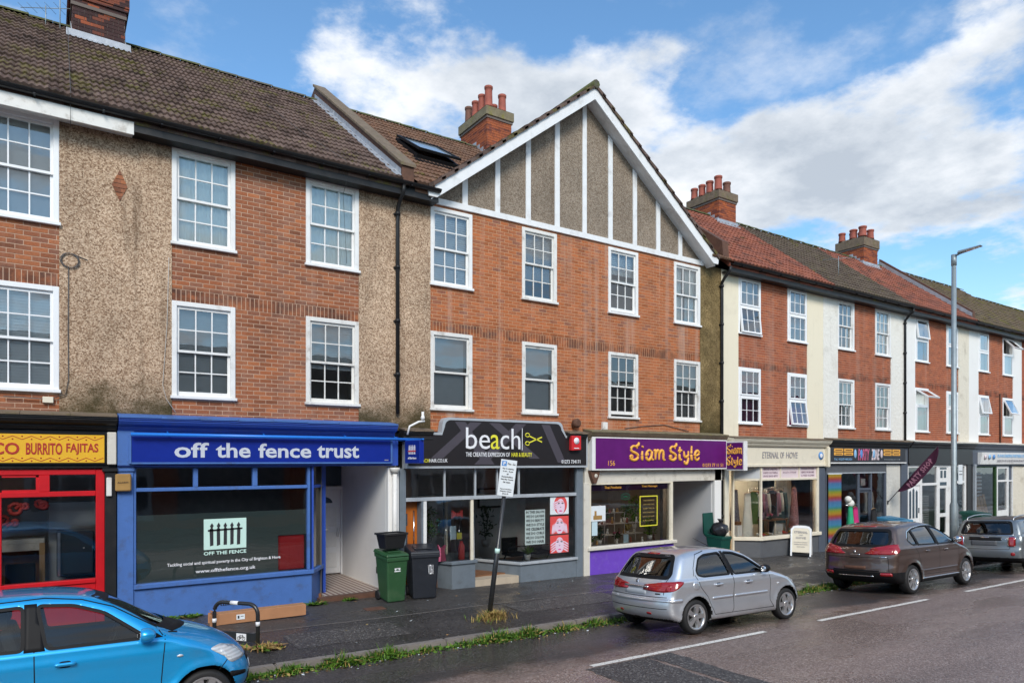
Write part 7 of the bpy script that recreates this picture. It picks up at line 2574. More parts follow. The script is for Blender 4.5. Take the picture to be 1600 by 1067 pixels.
class Car:
 def __init__(s, sp):
  s.__dict__.update(sp)
  s.windows = [roundpoly(p) for p in s.windows]
  s.rearwin = roundpoly(s.rearwin, 0.08)
  s.screen = roundpoly(s.screen, 0.08)
  s.step = 0.01
  s.gx = np.arange(-0.6, s.L + 0.6, s.step)
  s.gz = np.arange(-0.2, s.Hh + 0.5, s.step)
  X, Z = np.meshgrid(s.gx, s.gz, indexing='ij')
  s.side = sdf_poly(smoothpts(s.profile, 2), X, Z)

 def look(s, x, z):
  u = np.clip((x - s.gx[0]) / s.step, 0, len(s.gx) - 1.001)
  v = np.clip((z - s.gz[0]) / s.step, 0, len(s.gz) - 1.001)
  i, j = u.astype(int), v.astype(int)
  u, v = u - i, v - j
  g = s.side
  return g[i, j] * (1 - u) * (1 - v) + g[i + 1, j] * u * (1 - v) + g[i, j + 1] * (1 - u) * v + g[i + 1, j + 1] * u * v

 def f0(s, x, y, z):
  w = s.Wd / 2
  t = np.clip(np.abs(y) / w, 0, 1.25)
  b = 0.55 * t ** 2 + 0.45 * t ** 5
  xp = x + sstep(s.L * .52, s.L * .95, x) * s.cf * b - (1 - sstep(s.L * .03, s.L * .40, x)) * s.cr * b
  zp = z + s.crown * t ** 2.2 * sstep(.7, 1.1, z)
  s1 = s.look(xp, zp)
  zb = s.belt
  hw = w * (1 - 0.10 * np.clip((0.5 - z) / 0.5, 0, 1) ** 1.7)
  hw = hw - s.tum * np.clip(z - zb, 0, 1) - 0.30 * np.clip(z - zb, 0, 1) ** 2 - 0.022 * sstep(zb - 0.03, zb + 0.05, z)
  hw = hw + 0.016 * np.exp(-((z - s.shoulder) / 0.07) ** 2) - 0.012 * np.exp(-((z - 0.52) / 0.10) ** 2)
  hw = hw - 0.05 * sstep(s.L * .75, s.L, x) - 0.04 * (1 - sstep(0, s.L * .22, x))
  for xw in (s.xr, s.xf):
   d = np.sqrt((x - xw) ** 2 + (z - s.r) ** 2)
   hw = hw + 0.022 * np.exp(-((d - s.ra) / 0.07) ** 2) * (z > 0)
  s2 = np.abs(y) - hw
  k = 0.075
  h = np.maximum(k - np.abs(s1 - s2), 0)
  return np.maximum(s1, s2) + h * h / (4 * k)

 def full(s, x, y, z):
  f = s.f0(x, y, z)
  w = s.Wd / 2
  cav = np.maximum(f + 0.045, s.belt - 0.34 - z)
  cav = np.maximum(cav, np.abs(x - s.cab[0]) - s.cab[1])
  out = np.maximum(f, -cav)
  X, Z = x[:, 0, :], z[:, 0, :]
  for poly in s.windows:
   p = sdf_poly(poly, X, Z)[:, None, :]
   out = np.maximum(out, -np.maximum(p + 0.006, 0.30 - np.abs(y)))
  Y2, Z2 = y[0], z[0]
  for poly, front in ((s.rearwin, False), (s.screen, True)):
   p = sdf_poly(poly, Y2, Z2)[None, :, :]
   half = (s.cab[0] - x) if front else (x - s.cab[0])
   out = np.maximum(out, -np.maximum(p + 0.006, half))
  for xw in (s.xr, s.xf):
   c = np.maximum(np.sqrt((x - xw) ** 2 + (z - s.r) ** 2) - s.ra, (w - 0.30) - np.abs(y))
   out = np.maximum(out, -c)
  return out

 def body(s, h):
  xs = np.arange(-0.08, s.L + 0.09, h)
  ys = np.arange(-s.Wd / 2 - 0.09, s.Wd / 2 + 0.09, h)
  zs = np.arange(0.10, s.Hh + 0.10, h)
  X, Y, Z = np.meshgrid(xs, ys, zs, indexing='ij')
  v = s.full(X, Y, Z)
  ins = v < 0
  nx, ny, nz = v.shape
  cnt = np.zeros((nx - 1, ny - 1, nz - 1))
  acc = np.zeros((nx - 1, ny - 1, nz - 1, 3))
  sl = [slice(0, -1), slice(1, None)]
  edges = []
  for ax in range(3):
   for p in range(2):
    for q in range(2):
     a, b = [None] * 3, [None] * 3
     o = [i for i in range(3) if i != ax]
     a[ax], b[ax] = sl[0], sl[1]
     a[o[0]] = b[o[0]] = sl[p]
     a[o[1]] = b[o[1]] = sl[q]
     va, vb = v[tuple(a)], v[tuple(b)]
     cr = (va < 0) != (vb < 0)
     t = np.where(cr, va / np.where(cr, va - vb, 1), 0)
     base = [0, 0, 0]
     base[o[0]], base[o[1]] = p, q
     for k in range(3):
      acc[..., k] += np.where(cr, (t if k == ax else base[k]), 0)
     cnt += cr
  act = cnt > 0
  idx = -np.ones(act.shape, dtype=int)
  idx[act] = np.arange(act.sum())
  I = np.argwhere(act)
  P = (I + acc[act] / cnt[act][:, None]) * h + np.array([xs[0], ys[0], zs[0]])
  quads = []
  for ax in range(3):
   o = [i for i in range(3) if i != ax]
   a = [slice(1, -1)] * 3
   b = [slice(1, -1)] * 3
   a[ax], b[ax] = slice(0, -1), slice(1, None)
   ia, ib = ins[tuple(a)], ins[tuple(b)]
   for flag, flip in ((ia & ~ib, False), (~ia & ib, True)):
    E = np.argwhere(flag)
    if not len(E):
     continue
    E = E + np.array([0 if i == ax else 1 for i in range(3)])
    def cell(d0, d1):
     c = E.copy()
     c[:, o[0]] += d0
     c[:, o[1]] += d1
     return idx[c[:, 0], c[:, 1], c[:, 2]]
    q = np.stack([cell(-1, -1), cell(0, -1), cell(0, 0), cell(-1, 0)], 1)
    fl = flip != (ax == 1)
    quads.append(q[:, ::-1] if fl else q)
  Q = np.concatenate(quads)
  Q = Q[(Q >= 0).all(1)]
  return P, Q

 def ray(s, A, B, axis, side):
  """first hit of the skin for rows of two coordinates; axis 'y' from the side, 'x' from rear (side<0) or front, 'z' from above"""
  A, B = np.asarray(A, float), np.asarray(B, float)
  n = 160
  if axis == 'y':
   t0, t1 = side * (s.Wd / 2 + 0.15), side * 0.2
  elif axis == 'x':
   t0, t1 = (-0.15, s.L * .5) if side < 0 else (s.L + 0.15, s.L * .5)
  else:
   t0, t1 = s.Hh + 0.2, 0.5

  def F(t):
   if axis == 'y':
    return s.f0(A, t, B)
   if axis == 'x':
    return s.f0(t, A, B)
   return s.f0(A, B, t)
  lo = np.full(A.shape, t0)
  hi = np.full(A.shape, t1)
  found = np.zeros(A.shape, bool)
  prev = np.full(A.shape, t0)
  for k in range(1, n + 1):
   t = np.full(A.shape, t0 + (t1 - t0) * k / n)
   neg = (F(t) < 0) & ~found
   lo = np.where(neg, prev, lo)
   hi = np.where(neg, t, hi)
   found |= neg
   prev = t
  for _ in range(14):
   m = (lo + hi) / 2
   neg = F(m) < 0
   hi = np.where(neg, m, hi)
   lo = np.where(neg, lo, m)
  t = (lo + hi) / 2
  if axis == 'y':
   return np.stack([A, t, B], -1)
  if axis == 'x':
   return np.stack([t, A, B], -1)
  return np.stack([A, B, t], -1)

 def lift(s, P, off):
  e = 0.004
  g = np.stack([s.f0(P[:, 0] + e, P[:, 1], P[:, 2]) - s.f0(P[:, 0] - e, P[:, 1], P[:, 2]),
     s.f0(P[:, 0], P[:, 1] + e, P[:, 2]) - s.f0(P[:, 0], P[:, 1] - e, P[:, 2]),
     s.f0(P[:, 0], P[:, 1], P[:, 2] + e) - s.f0(P[:, 0], P[:, 1], P[:, 2] - e)], -1)
  g /= np.linalg.norm(g, axis=1)[:, None] + 1e-9
  return P + g * off, g

 def patch(s, name, mat, poly, axis, side, parent, off=0.004, cell=0.045, thick=0.012, rnd=0):
  """a piece of trim, lamp or glass cut to an outline and laid on the skin"""
  if rnd:
   poly = roundpoly(poly, 0.045 * rnd)
  a0, a1 = min(p[0] for p in poly), max(p[0] for p in poly)
  b0, b1 = min(p[1] for p in poly), max(p[1] for p in poly)
  key, vs, fs = {}, [], []

  def clip(P, k, lim, keep_less):
   out = []
   for i in range(len(P)):
    p, q = P[i - 1], P[i]
    ip, iq = (p[k] <= lim) == keep_less or p[k] == lim, (q[k] <= lim) == keep_less or q[k] == lim
    if ip != iq:
     t = (lim - p[k]) / (q[k] - p[k])
     out.append((p[0] + (q[0] - p[0]) * t, p[1] + (q[1] - p[1]) * t))
    if iq:
     out.append(q)
   return out
  na, nb = max(1, int(math.ceil((a1 - a0) / cell))), max(1, int(math.ceil((b1 - b0) / cell)))
  for i in range(na):
   P1 = clip(clip(poly, 0, a0 + (a1 - a0) * i / na, False), 0, a0 + (a1 - a0) * (i + 1) / na, True)
   if len(P1) < 3:
    continue
   for j in range(nb):
    P = clip(clip(P1, 1, b0 + (b1 - b0) * j / nb, False), 1, b0 + (b1 - b0) * (j + 1) / nb, True)
    f = []
    for p in P:
     q = (round(p[0], 4), round(p[1], 4))
     if q not in key:
      key[q] = len(vs)
      vs.append(q)
     if not f or (f[-1] != key[q] and f[0] != key[q]):
      f.append(key[q])
    if len(f) >= 3:
     fs.append(f)
  V = np.array(vs)
  P3 = s.ray(V[:, 0], V[:, 1], axis, side)
  P3, g = s.lift(P3, off)
  return s.emit(name, mat, P3, g, fs, parent, thick)

 def emit(s, name, mat, P3, g, fs, parent, thick):
  mb = MB()
  mb.add(P3.tolist(), fs, 0, True)
  me = mb.mesh(name, M[mat], True)
  # face outwards
  bm = bmesh.new()
  bm.from_mesh(me)
  bm.verts.ensure_lookup_table()
  sgn = sum(v.normal.dot(Vector(g[v.index])) for v in bm.verts)
  if sgn < 0:
   bmesh.ops.reverse_faces(bm, faces=bm.faces)
  if thick:
   bd = [e for e in bm.edges if e.is_boundary]
   n0 = {v.index: Vector(g[v.index]) for v in bm.verts}
   r = bmesh.ops.extrude_edge_only(bm, edges=bd)
   bm.verts.index_update()
   kd = {}
   for v in r['geom']:
    if isinstance(v, bmesh.types.BMVert):
     best = min((e.other_vert(v) for e in v.link_edges if not e.is_boundary or True), key=lambda q: (q.co - v.co).length)
     v.co -= Vector(s.lift(np.array([list(v.co)]), 0)[1][0]) * thick
   for f in bm.faces:
    f.smooth = True
  bm.to_mesh(me)
  bm.free()
  o = bpy.data.objects.new(name, me)
  return link(o, parent)

 def strip(s, name, mat, line, width, axis, side, parent, off=0.003, closed=False, seg=0.04, thick=0.004):
  pts = []
  L_ = list(line) + ([line[0]] if closed else [])
  for a, b in zip(L_, L_[1:]):
   n = max(1, int(math.hypot(b[0] - a[0], b[1] - a[1]) / seg))
   pts += [(a[0] + (b[0] - a[0]) * k / n, a[1] + (b[1] - a[1]) * k / n) for k in range(n)]
  if not closed:
   pts.append(L_[-1])
  n = len(pts)
  V = []
  for i, p in enumerate(pts):
   a = pts[i - 1] if (closed or i) else p
   b = pts[(i + 1) % n] if (closed or i < n - 1) else p
   dx_, dz_ = b[0] - a[0], b[1] - a[1]
   l = math.hypot(dx_, dz_) + 1e-9
   nx_, nz_ = -dz_ / l * width / 2, dx_ / l * width / 2
   V += [(p[0] + nx_, p[1] + nz_), (p[0] - nx_, p[1] - nz_)]
  V = np.array(V)
  P3 = s.ray(V[:, 0], V[:, 1], axis, side)
  P3, g = s.lift(P3, off)
  fs = [(2 * i, 2 * i + 1, (2 * i + 3) % (2 * n), (2 * i + 2) % (2 * n)) for i in range(n if closed else n - 1)]
  return s.emit(name, mat, P3, g, fs, parent, 0)

WH = {}

def wheel_meshes(r, w, style):
 k = (r, style)
 if k in WH:
  return WH[k]
 t = MB()
 ri = r * 0.70
 t.lathe([(ri, -w / 2 + 0.01), (r * 0.86, -w / 2 - 0.006), (r * 0.955, -w / 2 + 0.012), (r, -w / 2 + 0.04), (r, w / 2 - 0.04), (r * 0.955, w / 2 - 0.012), (r * 0.86, w / 2 + 0.006), (ri, w / 2 - 0.01), (ri, -w / 2 + 0.01)], 40, axis='y', cap=False)
 tm = t.mesh('tyre', M['tyre'])
 b = MB()
 b.lathe([(ri + 0.012, -w / 2 + 0.002), (ri - 0.004, -w / 2 - 0.002), (ri - 0.022, -w / 2 + 0.02), (ri - 0.035, -w / 2 + 0.07)], 40, axis='y', cap=False)
 ns, wo, wi, dbl = {'five': (5, 0.052, 0.036, 0), 'seven': (7, 0.028, 0.022, 0), 'twin': (5, 0.026, 0.02, 1), 'plain': (8, 0.05, 0.03, 0)}[style]
 for i in range(ns):
  for dd in ((-0.13, 0.13) if dbl else (0,)):
   a = 2 * PI * i / ns + 0.3 + dd
   ca, sa = math.cos(a), math.sin(a)
   r0, r1 = 0.03, ri - 0.012
   y0 = -w / 2 + 0.022

   def q(rr, tt, yy):
    return (rr * ca - tt * sa, yy, rr * sa + tt * ca)
   b.hexa([q(r0, -wi, y0 + 0.03), q(r0, wi, y0 + 0.03), q(r1, -wo, y0 + 0.03), q(r1, wo, y0 + 0.03), q(r0, -wi * .8, y0 - 0.012), q(r0, wi * .8, y0 - 0.012), q(r1, -wo * .8, y0 - 0.012), q(r1, wo * .8, y0 - 0.012)])
 b.lathe([(0.062, -w / 2 + 0.05), (0.062, -w / 2 + 0.012), (0.045, -w / 2 + 0.004), (0.0, -w / 2 + 0.002)], 16, axis='y')
 rm = b.mesh('rim', M['alloy'])
 d = MB()
 d.lathe([(ri - 0.02, -w / 2 + 0.07), (0.0, -w / 2 + 0.075)], 24, axis='y', cap=False)
 d.lathe([(ri * 0.72, -w / 2 + 0.052), (ri * 0.72, -w / 2 + 0.068)], 24, axis='y', cap=False)
 dm = d.mesh('brake_disc', M['alloy_dark'])
 WH[k] = (tm, rm, dm)
 return WH[k]

def add_wheel(root, x, y, r, w, style, right, steer=0.0):
 e = bpy.data.objects.new('wheel', None)
 COL.objects.link(e)
 e.parent = root
 e.location = (x, y, r)
 e.rotation_euler = (0, random.uniform(0, 1), steer if right else PI + steer)
 for me, n in zip(wheel_meshes(r, w, style), ('tyre', 'rim', 'brake_disc')):
  o = bpy.data.objects.new(n, me)
  COL.objects.link(o)
  o.parent = e
 return e

def build_car(sp, label, loc, yaw, res):
 c = Car(sp)
 root = thing('parked_car', label, 'car', (0, 0, 0), 'cars parked along the kerb', local=True)
 P, Q = c.body(res)
 me = bpy.data.meshes.new('body')
 me.from_pydata(P.tolist(), [], Q.tolist())
 for m in (sp['paint'], 'trim_black', sp.get('clad', 'trim_black'), sp.get('roofmat', sp['paint'])):
  me.materials.append(M[m])
 ctr = P[Q].mean(1)
 e1, e2 = P[Q[:, 2]] - P[Q[:, 0]], P[Q[:, 3]] - P[Q[:, 1]]
 nr = np.cross(e1, e2)
 nr /= np.linalg.norm(nr, axis=1)[:, None] + 1e-12
 f = c.f0(ctr[:, 0], ctr[:, 1], ctr[:, 2])
 mi = np.zeros(len(Q), int)
 mi[ctr[:, 2] < sp['cladz'](ctr[:, 0])] = 2
 if sp.get('roofz'):
  mi[(ctr[:, 2] > sp['roofz'])] = 3
 if sp.get('archclad'):
  for xw in (c.xr, c.xf):
   d = np.hypot(ctr[:, 0] - xw, ctr[:, 2] - c.r)
   mi[(d < c.ra + sp['archclad']) & (np.abs(ctr[:, 1]) > c.Wd * .36)] = 2
 mi[f < -0.014] = 1
 mi[(nr[:, 2] < -0.75) & (ctr[:, 2] < 0.35)] = 1
 me.polygons.foreach_set('material_index', mi.tolist())
 me.polygons.foreach_set('use_smooth', [True] * len(Q))
 bm = bmesh.new()
 bm.from_mesh(me)
 bmesh.ops.smooth_vert(bm, verts=bm.verts, factor=0.5, use_axis_x=True, use_axis_y=True, use_axis_z=True)
 bmesh.ops.recalc_face_normals(bm, faces=bm.faces)
 bm.to_mesh(me)
 bm.free()
 # settle the outer skin exactly on the modelled surface and take its true normals
 co = np.zeros(len(P) * 3)
 me.vertices.foreach_get('co', co)
 co = co.reshape(-1, 3)
 ft = c.f0(co[:, 0], co[:, 1], co[:, 2])
 msk = np.abs(ft) < 0.5 * res
 for _ in range(2):
  ft = c.f0(co[:, 0], co[:, 1], co[:, 2])
  _q, gr = c.lift(co, 0.0)
  co[msk] -= (ft[:, None] * gr)[msk] * 0.9
 me.vertices.foreach_set('co', co.reshape(-1))
 me.update()
 vn = np.zeros(len(P) * 3)
 me.vertices.foreach_get('normal', vn)
 vn = vn.reshape(-1, 3)
 _q, gr = c.lift(co, 0.0)
 use = msk & ((gr * vn).sum(1) > 0.75)
 vn[use] = gr[use]
 me.normals_split_custom_set_from_vertices(vn.tolist())
 body = bpy.data.objects.new('body', me)
 link(body, root)
 for sd_ in (-1, 1):
  for i, poly in enumerate(c.windows):
   w_ = c.patch('side_window', sp.get('glass', 'glass_car'), poly, 'y', sd_, root, off=-0.012, thick=0)
   c.strip('window_seal', 'trim_black', poly, 0.032, 'y', sd_, w_, off=0.003, closed=True)
  for poly in sp.get('pillars', []):
   c.patch('pillar_trim', 'trim_black', poly, 'y', sd_, root, off=0.002, thick=0.006)
  for ln_ in sp['seams']:
   c.strip('door_seam', 'trim_black', ln_, 0.010, 'y', sd_, root, off=0.0015)
  for x, z in sp['handles']:
   h = c.patch('door_handle', sp.get('handlemat', sp['paint']), [(x - 0.09, z - 0.016), (x + 0.09, z - 0.016), (x + 0.09, z + 0.016), (x - 0.09, z + 0.016)], 'y', sd_, root, off=0.03, thick=0.03, rnd=1)
   c.patch('handle_cup', 'trim_black', [(x - 0.055, z - 0.035), (x + 0.05, z - 0.035), (x + 0.05, z + 0.03), (x - 0.055, z + 0.03)], 'y', sd_, h, off=0.003, thick=0, rnd=2)
  for nm, mt, poly, off, th in sp.get('side', []):
   c.patch(nm, mt, poly, 'y', sd_, root, off=off, thick=th, rnd=1)
  for nm, mt, poly, off, th in sp.get('rear_pair', []):
   c.patch(nm, mt, [(p[0] * sd_, p[1]) for p in poly], 'x', -1, root, off=off, thick=th, rnd=1)
  for nm, mt, poly, off, th in sp.get('front_pair', []):
   c.patch(nm, mt, [(p[0] * sd_, p[1]) for p in poly], 'x', 1, root, off=off, thick=th, rnd=1)
  # door mirror
  mx, mz = sp['mirror']
  p = c.ray([mx], [mz], 'y', sd_)[0]
  mb = MB()
  k0 = 14
  for i, (dx_, a, b_) in enumerate(((-0.07, 0.075, 0.055), (-0.055, 0.09, 0.07), (0.0, 0.095, 0.075), (0.05, 0.075, 0.058), (0.075, 0.03, 0.025))):
   mb.v += [(p[0] + dx_, p[1] + sd_ * 0.11 + a * math.cos(2 * PI * q / k0), p[2] + 0.03 + b_ * math.sin(2 * PI * q / k0)) for q in range(k0)]
  for i in range(4):
   for q in range(k0):
    mb.f.append([i * k0 + q, i * k0 + (q + 1) % k0, (i + 1) * k0 + (q + 1) % k0, (i + 1) * k0 + q])
    mb.m.append(0)
    mb.sm.append(True)
  mb.f += [list(range(k0)), list(range(4 * k0, 5 * k0))]
  mb.m += [0, 0]
  mb.sm += [False, False]
  mo = mb.build('wing_mirror', M[sp.get('mirrormat', sp['paint'])], root)
  mb = MB()
  mb.lathe([(0.0, -0.072), (0.068, -0.072), (0.07, -0.068)], 14, (p[0], 0, 0), 'x')
  mb.v = [(v[0], p[1] + sd_ * 0.11 + v[1], p[2] + 0.03 + v[2] * 0.75) for v in mb.v]
  mb.build('mirror_glass', M['glass_lamp' if False else 'chrome'], mo)
  mb = MB()
  mb.bar((p[0], p[1] - sd_ * 0.02, p[2] - 0.01), (p[0], p[1] + sd_ * 0.08, p[2] + 0.005), 0.05, 0.03)
  mb.build('mirror_arm', M['trim_black'], mo)
  for xw in (c.xr, c.xf):
   add_wheel(root, xw, sd_ * (c.Wd / 2 - 0.115), c.r, sp.get('tw', 0.19), sp['wheel'], sd_ < 0)
 rw = c.patch('rear_window', sp.get('glass', 'glass_car'), c.rearwin, 'x', -1, root, off=-0.012, thick=0)
 c.strip('window_seal', 'trim_black', c.rearwin, 0.06, 'x', -1, rw, off=0.003, closed=True)
 ws = c.patch('windscreen', 'glass_car_clear', c.screen, 'x', 1, root, off=-0.012, thick=0)
 c.strip('window_seal', 'trim_black', c.screen, 0.05, 'x', 1, ws, off=0.003, closed=True)
 for nm, mt, poly, off, th in sp.get('rear', []):
  c.patch(nm, mt, poly, 'x', -1, root, off=off, thick=th, rnd=0)
 for ln_ in sp.get('rear_seams', []):
  c.strip('panel_seam', 'trim_black', ln_, 0.011, 'x', -1, root, off=0.0015)
 for nm, mt, poly, off, th in sp.get('front', []):
  c.patch(nm, mt, poly, 'x', 1, root, off=off, thick=th)
 # rear wiper
 z0, zt = sp['rearwin'][0][1] + 0.02, sp['rearwin'][0][1] + 0.10
 a = c.ray([0.0, -0.1, -0.34], [z0 - 0.01, z0 + 0.035, z0 + 0.06], 'x', -1)
 a, _ = c.lift(a, 0.022)
 mb = MB()
 mb.tube(a.tolist(), 0.009, 6)
 mb.build('rear_wiper', M['trim_black'], root, recalc=False)
 # cabin: seats, dashboard, wheel
 b = c.belt
 cx0, chw = sp['cab']
 for x, n in ((cx0 + sp.get('seatf', 0.1), 'front'), (cx0 - sp.get('seatr', 0.75), 'rear')):
  for y in (-0.36, 0.36):
   mb = MB()
   mb.box(x - 0.25, x + 0.28, y - 0.24, y + 0.24, b - 0.42, b - 0.26)
   mb.hexa([(x - 0.30, y - 0.24, b - 0.3), (x - 0.14, y - 0.24, b - 0.3), (x - 0.30, y + 0.24, b - 0.3), (x - 0.14, y + 0.24, b - 0.3),
     (x - 0.42, y - 0.20, b + 0.20), (x - 0.32, y - 0.20, b + 0.20), (x - 0.42, y + 0.20, b + 0.20), (x - 0.32, y + 0.20, b + 0.20)])
   mb.box(x - 0.45, x - 0.35, y - 0.13, y + 0.13, b + 0.22, b + 0.38)
   mb.build('seat', M['cloth_black'], root, bevel=0.03)
 mb = MB()
 xd = cx0 + chw - 0.42
 mb.box(xd, xd + 0.40, -c.Wd / 2 + 0.14, c.Wd / 2 - 0.14, b - 0.3, b - 0.02)
 mb.build('dashboard', M['trim_black'], root, bevel=0.04)
 mb = MB()
 mb.tube([(xd - 0.10 + 0.06 * math.sin(t), -0.36 + 0.18 * math.cos(t), b + 0.0 + 0.17 * math.sin(t)) for t in [2 * PI * q / 20 for q in range(20)]], 0.015, 6, closed=True)
 mb.bar((xd - 0.10, -0.53, b), (xd - 0.10, -0.19, b), 0.03, 0.04)
 mb.build('steering_wheel', M['trim_black'], root, recalc=False)
 if sp.get('extra'):
  sp['extra'](c, root)
 x, y = loc
 yc = y
 root.location = (x, y, zr(x + sp['L'] / 2, y) + 0.0129 * sp['L'] / 2 + 0.002)
 root.rotation_euler = (-0.066, 0.0129, yaw)
 return root

def roof_aerial(c, root, x=0.75, h=0.42, back=0.35):
 p = c.ray([x], [0.0], 'z', 1)[0]
 mb = MB()
 mb.tube([tuple(p), (p[0] - 0.02, 0, p[2] + 0.03), (p[0] - back, 0, p[2] + h)], [0.016, 0.008, 0.003], 6)
 mb.build('aerial', M['trim_black'], root, recalc=False)

def rect(a, b, c, d):
 return [(a, c), (b, c), (b, d), (a, d)]

# silver five-door hatchback
silver = dict(
 L=3.84, Wd=1.66, Hh=1.44, r=0.295, ra=0.345, xr=0.71, xf=3.12, belt=0.915, shoulder=0.80, tum=0.30, cf=0.42, cr=0.20, crown=0.06,
 profile=[(0.16, 0.24), (0.04, 0.32), (0.0, 0.44), (0.0, 0.60), (0.045, 0.655), (0.07, 0.80), (0.13, 0.93), (0.30, 1.13), (0.49, 1.345), (0.62, 1.395), (1.05, 1.435), (1.5, 1.44), (1.9, 1.405), (2.2, 1.31),
   (2.62, 1.07), (2.82, 0.985), (3.15, 0.915), (3.5, 0.80), (3.72, 0.665), (3.82, 0.52), (3.83, 0.38), (3.76, 0.26), (3.6, 0.20), (2.7, 0.19), (1.2, 0.19), (0.3, 0.21)],
 paint='paint_silver', glass='glass_car', cladz=lambda x: 0 * x + 0.0, seatr=0.42, cab=(1.35, 1.25), wheel='five', tw=0.18,
 windows=[[(0.80, 1.00), (0.79, 1.07), (0.93, 1.26), (1.10, 1.325), (1.50, 1.345), (1.60, 0.965), (0.92, 0.965)],
   [(1.70, 0.96), (1.605, 1.345), (1.85, 1.325), (2.12, 1.235), (2.52, 0.985), (2.50, 0.96)]],
 pillars=[[(1.615, 0.945), (1.685, 0.945), (1.595, 1.365), (1.52, 1.365)]],
 rearwin=[(-0.60, 0.975), (0.60, 0.975), (0.62, 1.02), (0.50, 1.32), (-0.50, 1.32), (-0.62, 1.02)],
 screen=[(-0.66, 1.01), (0.66, 1.01), (0.53, 1.35), (-0.53, 1.35)],
 seams=[[(1.64, 0.945), (1.64, 0.70), (1.63, 0.36), (1.60, 0.30)], [(0.74, 1.0), (0.80, 0.80), (0.98, 0.62), (1.06, 0.44), (1.16, 0.30), (2.72, 0.29)], [(2.60, 0.96), (2.64, 0.70), (2.62, 0.42), (2.72, 0.29)],
  [(0.70, 0.99), (0.74, 1.12), (0.90, 1.34), (1.15, 1.39)]],
 handles=[(1.24, 0.815), (2.02, 0.805)], mirror=(2.44, 0.985), mirrormat='trim_black',
 side=[('side_moulding', 'paint_silver', rect(1.10, 1.61, 0.565, 0.605), 0.014, 0.02), ('side_moulding', 'paint_silver', rect(1.67, 2.56, 0.565, 0.605), 0.014, 0.02),
  ('tail_lamp', 'lamp_red', [(0.06, 0.76), (0.12, 0.735), (0.22, 0.76), (0.40, 0.87), (0.44, 0.91), (0.34, 0.925), (0.18, 0.905), (0.09, 0.85)], 0.008, 0.02),
  ('fuel_flap', 'paint_silver', [(0.70 + 0.075 * math.cos(t), 0.83 + 0.075 * math.sin(t)) for t in [2 * PI * q / 14 for q in range(14)]], 0.004, 0.006),
  ('indicator', 'lamp_clear', rect(2.82, 2.88, 0.70, 0.725), 0.006, 0.008),
  ('bumper_strip', 'paint_silver', [(0.06, 0.585), (0.38, 0.575), (0.40, 0.60), (0.38, 0.63), (0.05, 0.63)], 0.012, 0.02)],
 rear_pair=[('tail_lamp', 'lamp_red', [(0.63, 0.76), (0.72, 0.745), (0.735, 0.88), (0.66, 0.85)], 0.008, 0.02), ('reflector', 'lamp_red', rect(0.30, 0.40, 0.36, 0.40), 0.004, 0.01)],
 rear=[('bumper_strip', 'paint_silver', rect(-0.74, 0.74, 0.585, 0.63), 0.012, 0.02), ('number_plate', 'grey_pale', rect(-0.26, 0.26, 0.685, 0.775), 0.003, 0.005), ('boot_strip', 'chrome', rect(-0.30, 0.30, 0.80, 0.83), 0.016, 0.02),
  ('badge', 'chrome', [(-0.03, 0.875), (0.02, 0.875), (0.035, 0.92), (0.0, 0.94), (-0.03, 0.91)], 0.006, 0.008), ('model_badge', 'alloy_dark', rect(-0.56, -0.46, 0.70, 0.725), 0.004, 0.004), ('high_brake_lamp', 'lamp_red', rect(-0.16, 0.16, 1.345, 1.37), 0.004, 0.008)],
 rear_seams=[[(-0.68, 0.66), (0.68, 0.66)], [(-0.62, 0.70), (-0.61, 0.92), (-0.64, 1.0)], [(0.62, 0.70), (0.61, 0.92), (0.64, 1.0)], [(-0.7, 0.47), (0.7, 0.47)]],
 front_pair=[('headlamp', 'lamp_clear', [(0.34, 0.62), (0.74, 0.66), (0.76, 0.80), (0.56, 0.78)], 0.006, 0.02)],
 extra=lambda c, r: roof_aerial(c, r, 1.95, 0.20, 0.42))
build_car(silver, 'silver five-door hatchback parked in front of the purple fronted shop', (8.53, -4.93), -0.035, 0.024)

